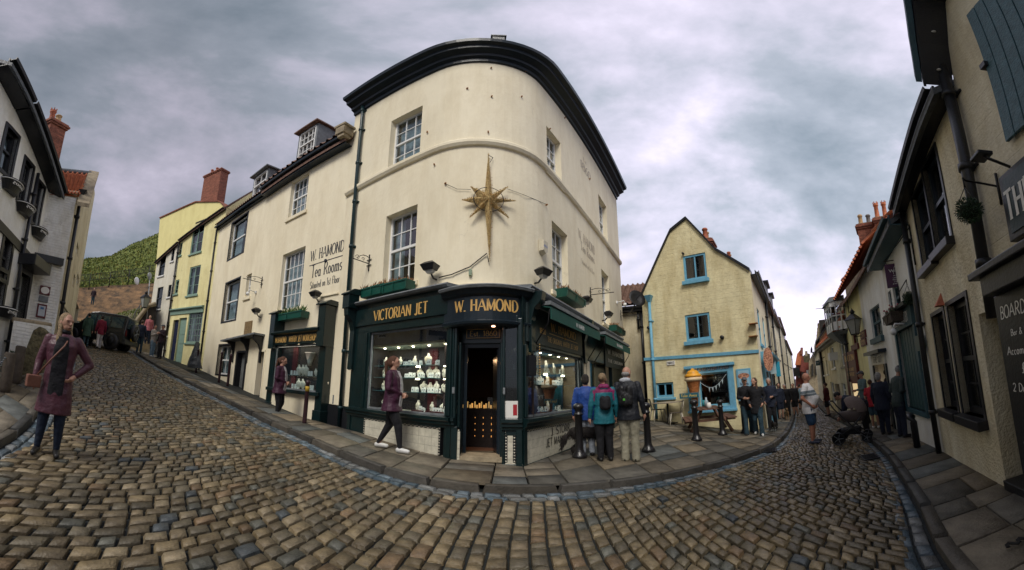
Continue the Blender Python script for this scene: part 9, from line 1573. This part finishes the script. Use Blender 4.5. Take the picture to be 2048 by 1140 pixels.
for x, y, r in ((-.34, -.30, .16), (-.34, .30, .16), (.44, -.22, .12), (.44, .22, .12)):
    w_ = Q(x, y, r + .0); MR = ro @ Matrix.Rotation(R(90), 3, 'X'); mb = MB(); mb.lathe([(r - .035, -.02), (r - .008, -.022), (r, 0), (r - .008, .022), (r - .035, .02), (r - .035, -.02)], w_, 22, M=MR); wo = mb.build('wheel', M_BLK, t); mb = MB(); [mb.tube([w_, w_ + MR @ Vector(((r - .03) * cos(k * 1.257), (r - .03) * sin(k * 1.257), 0))], .009, 5) for k in range(5)]; mb.build('spokes', M_LEAD, wo)
# dark off-road car parked across the top of the lane
p = at_dist(194, 690, 18.0); p.z = H(p.x, p.y) - .04; t = thing('off_road_car', 'dark off-road car with a rear mounted spare wheel parked at the top of the lane', 'car', p); az = math.degrees(atan2(p.x, p.y)); rz = -R(az - 62); ro = Matrix.Rotation(rz, 3, 'Z'); CAR = mat('dark_car_paint', (.016, .019, .024), .3, metal=.4, var=.1, bump=0, coat=.6)
# local: y forwards (away from the viewer to the left), rear at -y
tilt = Matrix.Rotation(R(3), 3, 'X'); K = lambda x, y, z: p + ro @ (tilt @ Vector((x * .88, y * .80, z * .88)))
mb = MB(); W_ = .95; sect = [(-2.2, .42, 1.12, 1.88), (-2.15, .40, 1.15, 1.93), (-.2, .38, 1.15, 1.98), (.35, .38, 1.15, 1.90), (1.05, .38, 1.12, 1.16), (2.05, .40, 1.02, 1.06), (2.25, .45, .85, .88)]; vs = []
for y, z0, zb, zr in sect: vs += [K(-W_ * .97, y, z0), K(-W_, y, zb - .2), K(-W_ * .97, y, zb), K(-W_ * (.82 if zr > zb + .3 else .95), y, zr), K(W_ * (.82 if zr > zb + .3 else .95), y, zr), K(W_ * .97, y, zb), K(W_, y, zb - .2), K(W_ * .97, y, z0)]
mb.add(vs, [(i * 8 + k, i * 8 + (k + 1) % 8, (i + 1) * 8 + (k + 1) % 8, (i + 1) * 8 + k) for i in range(6) for k in range(8)] + [tuple(range(8)), tuple(48 + k for k in range(8))]); mb.build('body', CAR, t, bevel=.04); WG = mat('tinted_car_glass', (.02, .045, .05), .08, spec=.9, bump=0, coat=.5)
for s in (-1, 1):
    for y0, y1 in ((-2.0, -1.2), (-1.1, -.2), (-.1, .55)): mb = MB(); f = 1.014; q = [K(s * W_ * .965 * f, y0, 1.2), K(s * W_ * .965 * f, y1 + (.25 if y1 > .4 else 0), 1.2), K(s * W_ * .845 * f, y1, 1.78), K(s * W_ * .845 * f, y0, 1.78)]; d = ro @ Vector((s * .02, 0, 0)); mb.hexa(q + [a + d for a in q]); mb.build('side_window', WG, t)
    for y in (-1.4, 1.4):
        for nm, m_, pr in (('wheel', M_BLK, [(.24, -.13), (.38, -.13), (.41, -.08), (.41, .08), (.38, .13), (.24, .13), (.24, -.13)]),): MR = ro @ tilt @ Matrix.Rotation(R(90), 3, 'Y'); mb = MB(); mb.lathe(pr, K(s * .86, y, .41), 24, M=MR); wo = mb.build(nm, m_, t); mb = MB(); mb.lathe([(0, -.02), (.24, -.03), (.24, .03), (0, .02)], K(s * .93, y, .41), 12, M=MR); mb.build('rim', M_LEAD, wo)
    mb = MB(); mb.box(K(s * .78, -2.21, 1.0), (.12, .05, .28), rz); mb.build('tail_light', mat('red_lens', (.12, .008, .008), .3, bump=0), t)
mb = MB(); q = [K(-.72, -2.215, 1.25), K(.72, -2.215, 1.25), K(.66, -2.2, 1.78), K(-.66, -2.2, 1.78)]; d = ro @ Vector((0, -.03, 0)); mb.hexa([a + d for a in q] + q); mb.build('rear_window', WG, t); MR = ro @ tilt @ Matrix.Rotation(R(90), 3, 'X'); mb = MB(); cc = K(.05, -2.38, 1.12); mb.lathe([(.2, -.12), (.38, -.12), (.42, -.06), (.42, .08), (.36, .12), (.2, .12), (.2, -.12)], cc, 24, M=MR); sp_ = mb.build('spare_wheel', M_BLK, t); mb = MB(); [mb.tube([cc + MR @ Vector((0, 0, .11)), cc + MR @ Vector((.3 * cos(k * 1.257), .3 * sin(k * 1.257), .11))], .035, 6) for k in range(5)]; mb.build('rim', M_LEAD, sp_)
mb = MB(); mb.box(K(0, -2.27, .52), (1.85, .16, .26), rz); mb.build('bumper', M_BLK, t, bevel=.03); mb = MB(); mb.box(K(.0, -2.36, .70), (.54, .02, .12), rz); mb.build('number_plate', mat('yellow_plate', (.55, .38, .03), .5, bump=0), t)
mb = MB(); q = [K(-.8, .60, 1.32), K(.8, .60, 1.32), K(.7, .40, 1.80), K(-.7, .40, 1.80)]
mb.add(q, [(0, 1, 2, 3)]); mb.build('windscreen', WG, t)
def split_islands(o, name):
    """one object per loose piece, beside the original"""
    b = bmesh.new(); b.from_mesh(o.data); b.faces.ensure_lookup_table(); seen = set(); L = []
    for f in b.faces:
        if f.index in seen: continue
        st, g = [f], []; seen.add(f.index)
        while st:
            x = st.pop(); g.append(x)
            for v in x.verts:
                for y in v.link_faces:
                    if y.index not in seen: seen.add(y.index); st.append(y)
        L.append(g)
    for i, g in enumerate(L):
        vi = {}; [vi.setdefault(v.index, len(vi)) for f in g for v in f.verts]; me = bpy.data.meshes.new(name); b.verts.ensure_lookup_table(); inv = sorted(vi, key=vi.get)
        me.from_pydata([b.verts[k].co[:] for k in inv], [], [[vi[v.index] for v in f.verts] for f in g]); [me.materials.append(m) for m in o.data.materials]; me.polygons.foreach_set('use_smooth', [f.smooth for f in g]); me.polygons.foreach_set('material_index', [f.material_index for f in g])
        n = bpy.data.objects.new(name, me); COL.objects.link(n); n.parent = o.parent; n.location = o.location
    b.free(); bpy.data.objects.remove(o)
for pre, nm in (('spotlights', 'spotlight'), ('folding_arm', 'folding_arm'), ('rusty_wall_fixings', 'rusty_wall_fixing'), ('trim_lights', 'trim_light'), ('soffit_stud', 'soffit_stud'), ('shop_pane', 'shop_pane'), ('curtain', 'curtain')):
    for o in [o for o in list(COL.objects) if o.name.split('.')[0] == pre]: split_islands(o, nm)
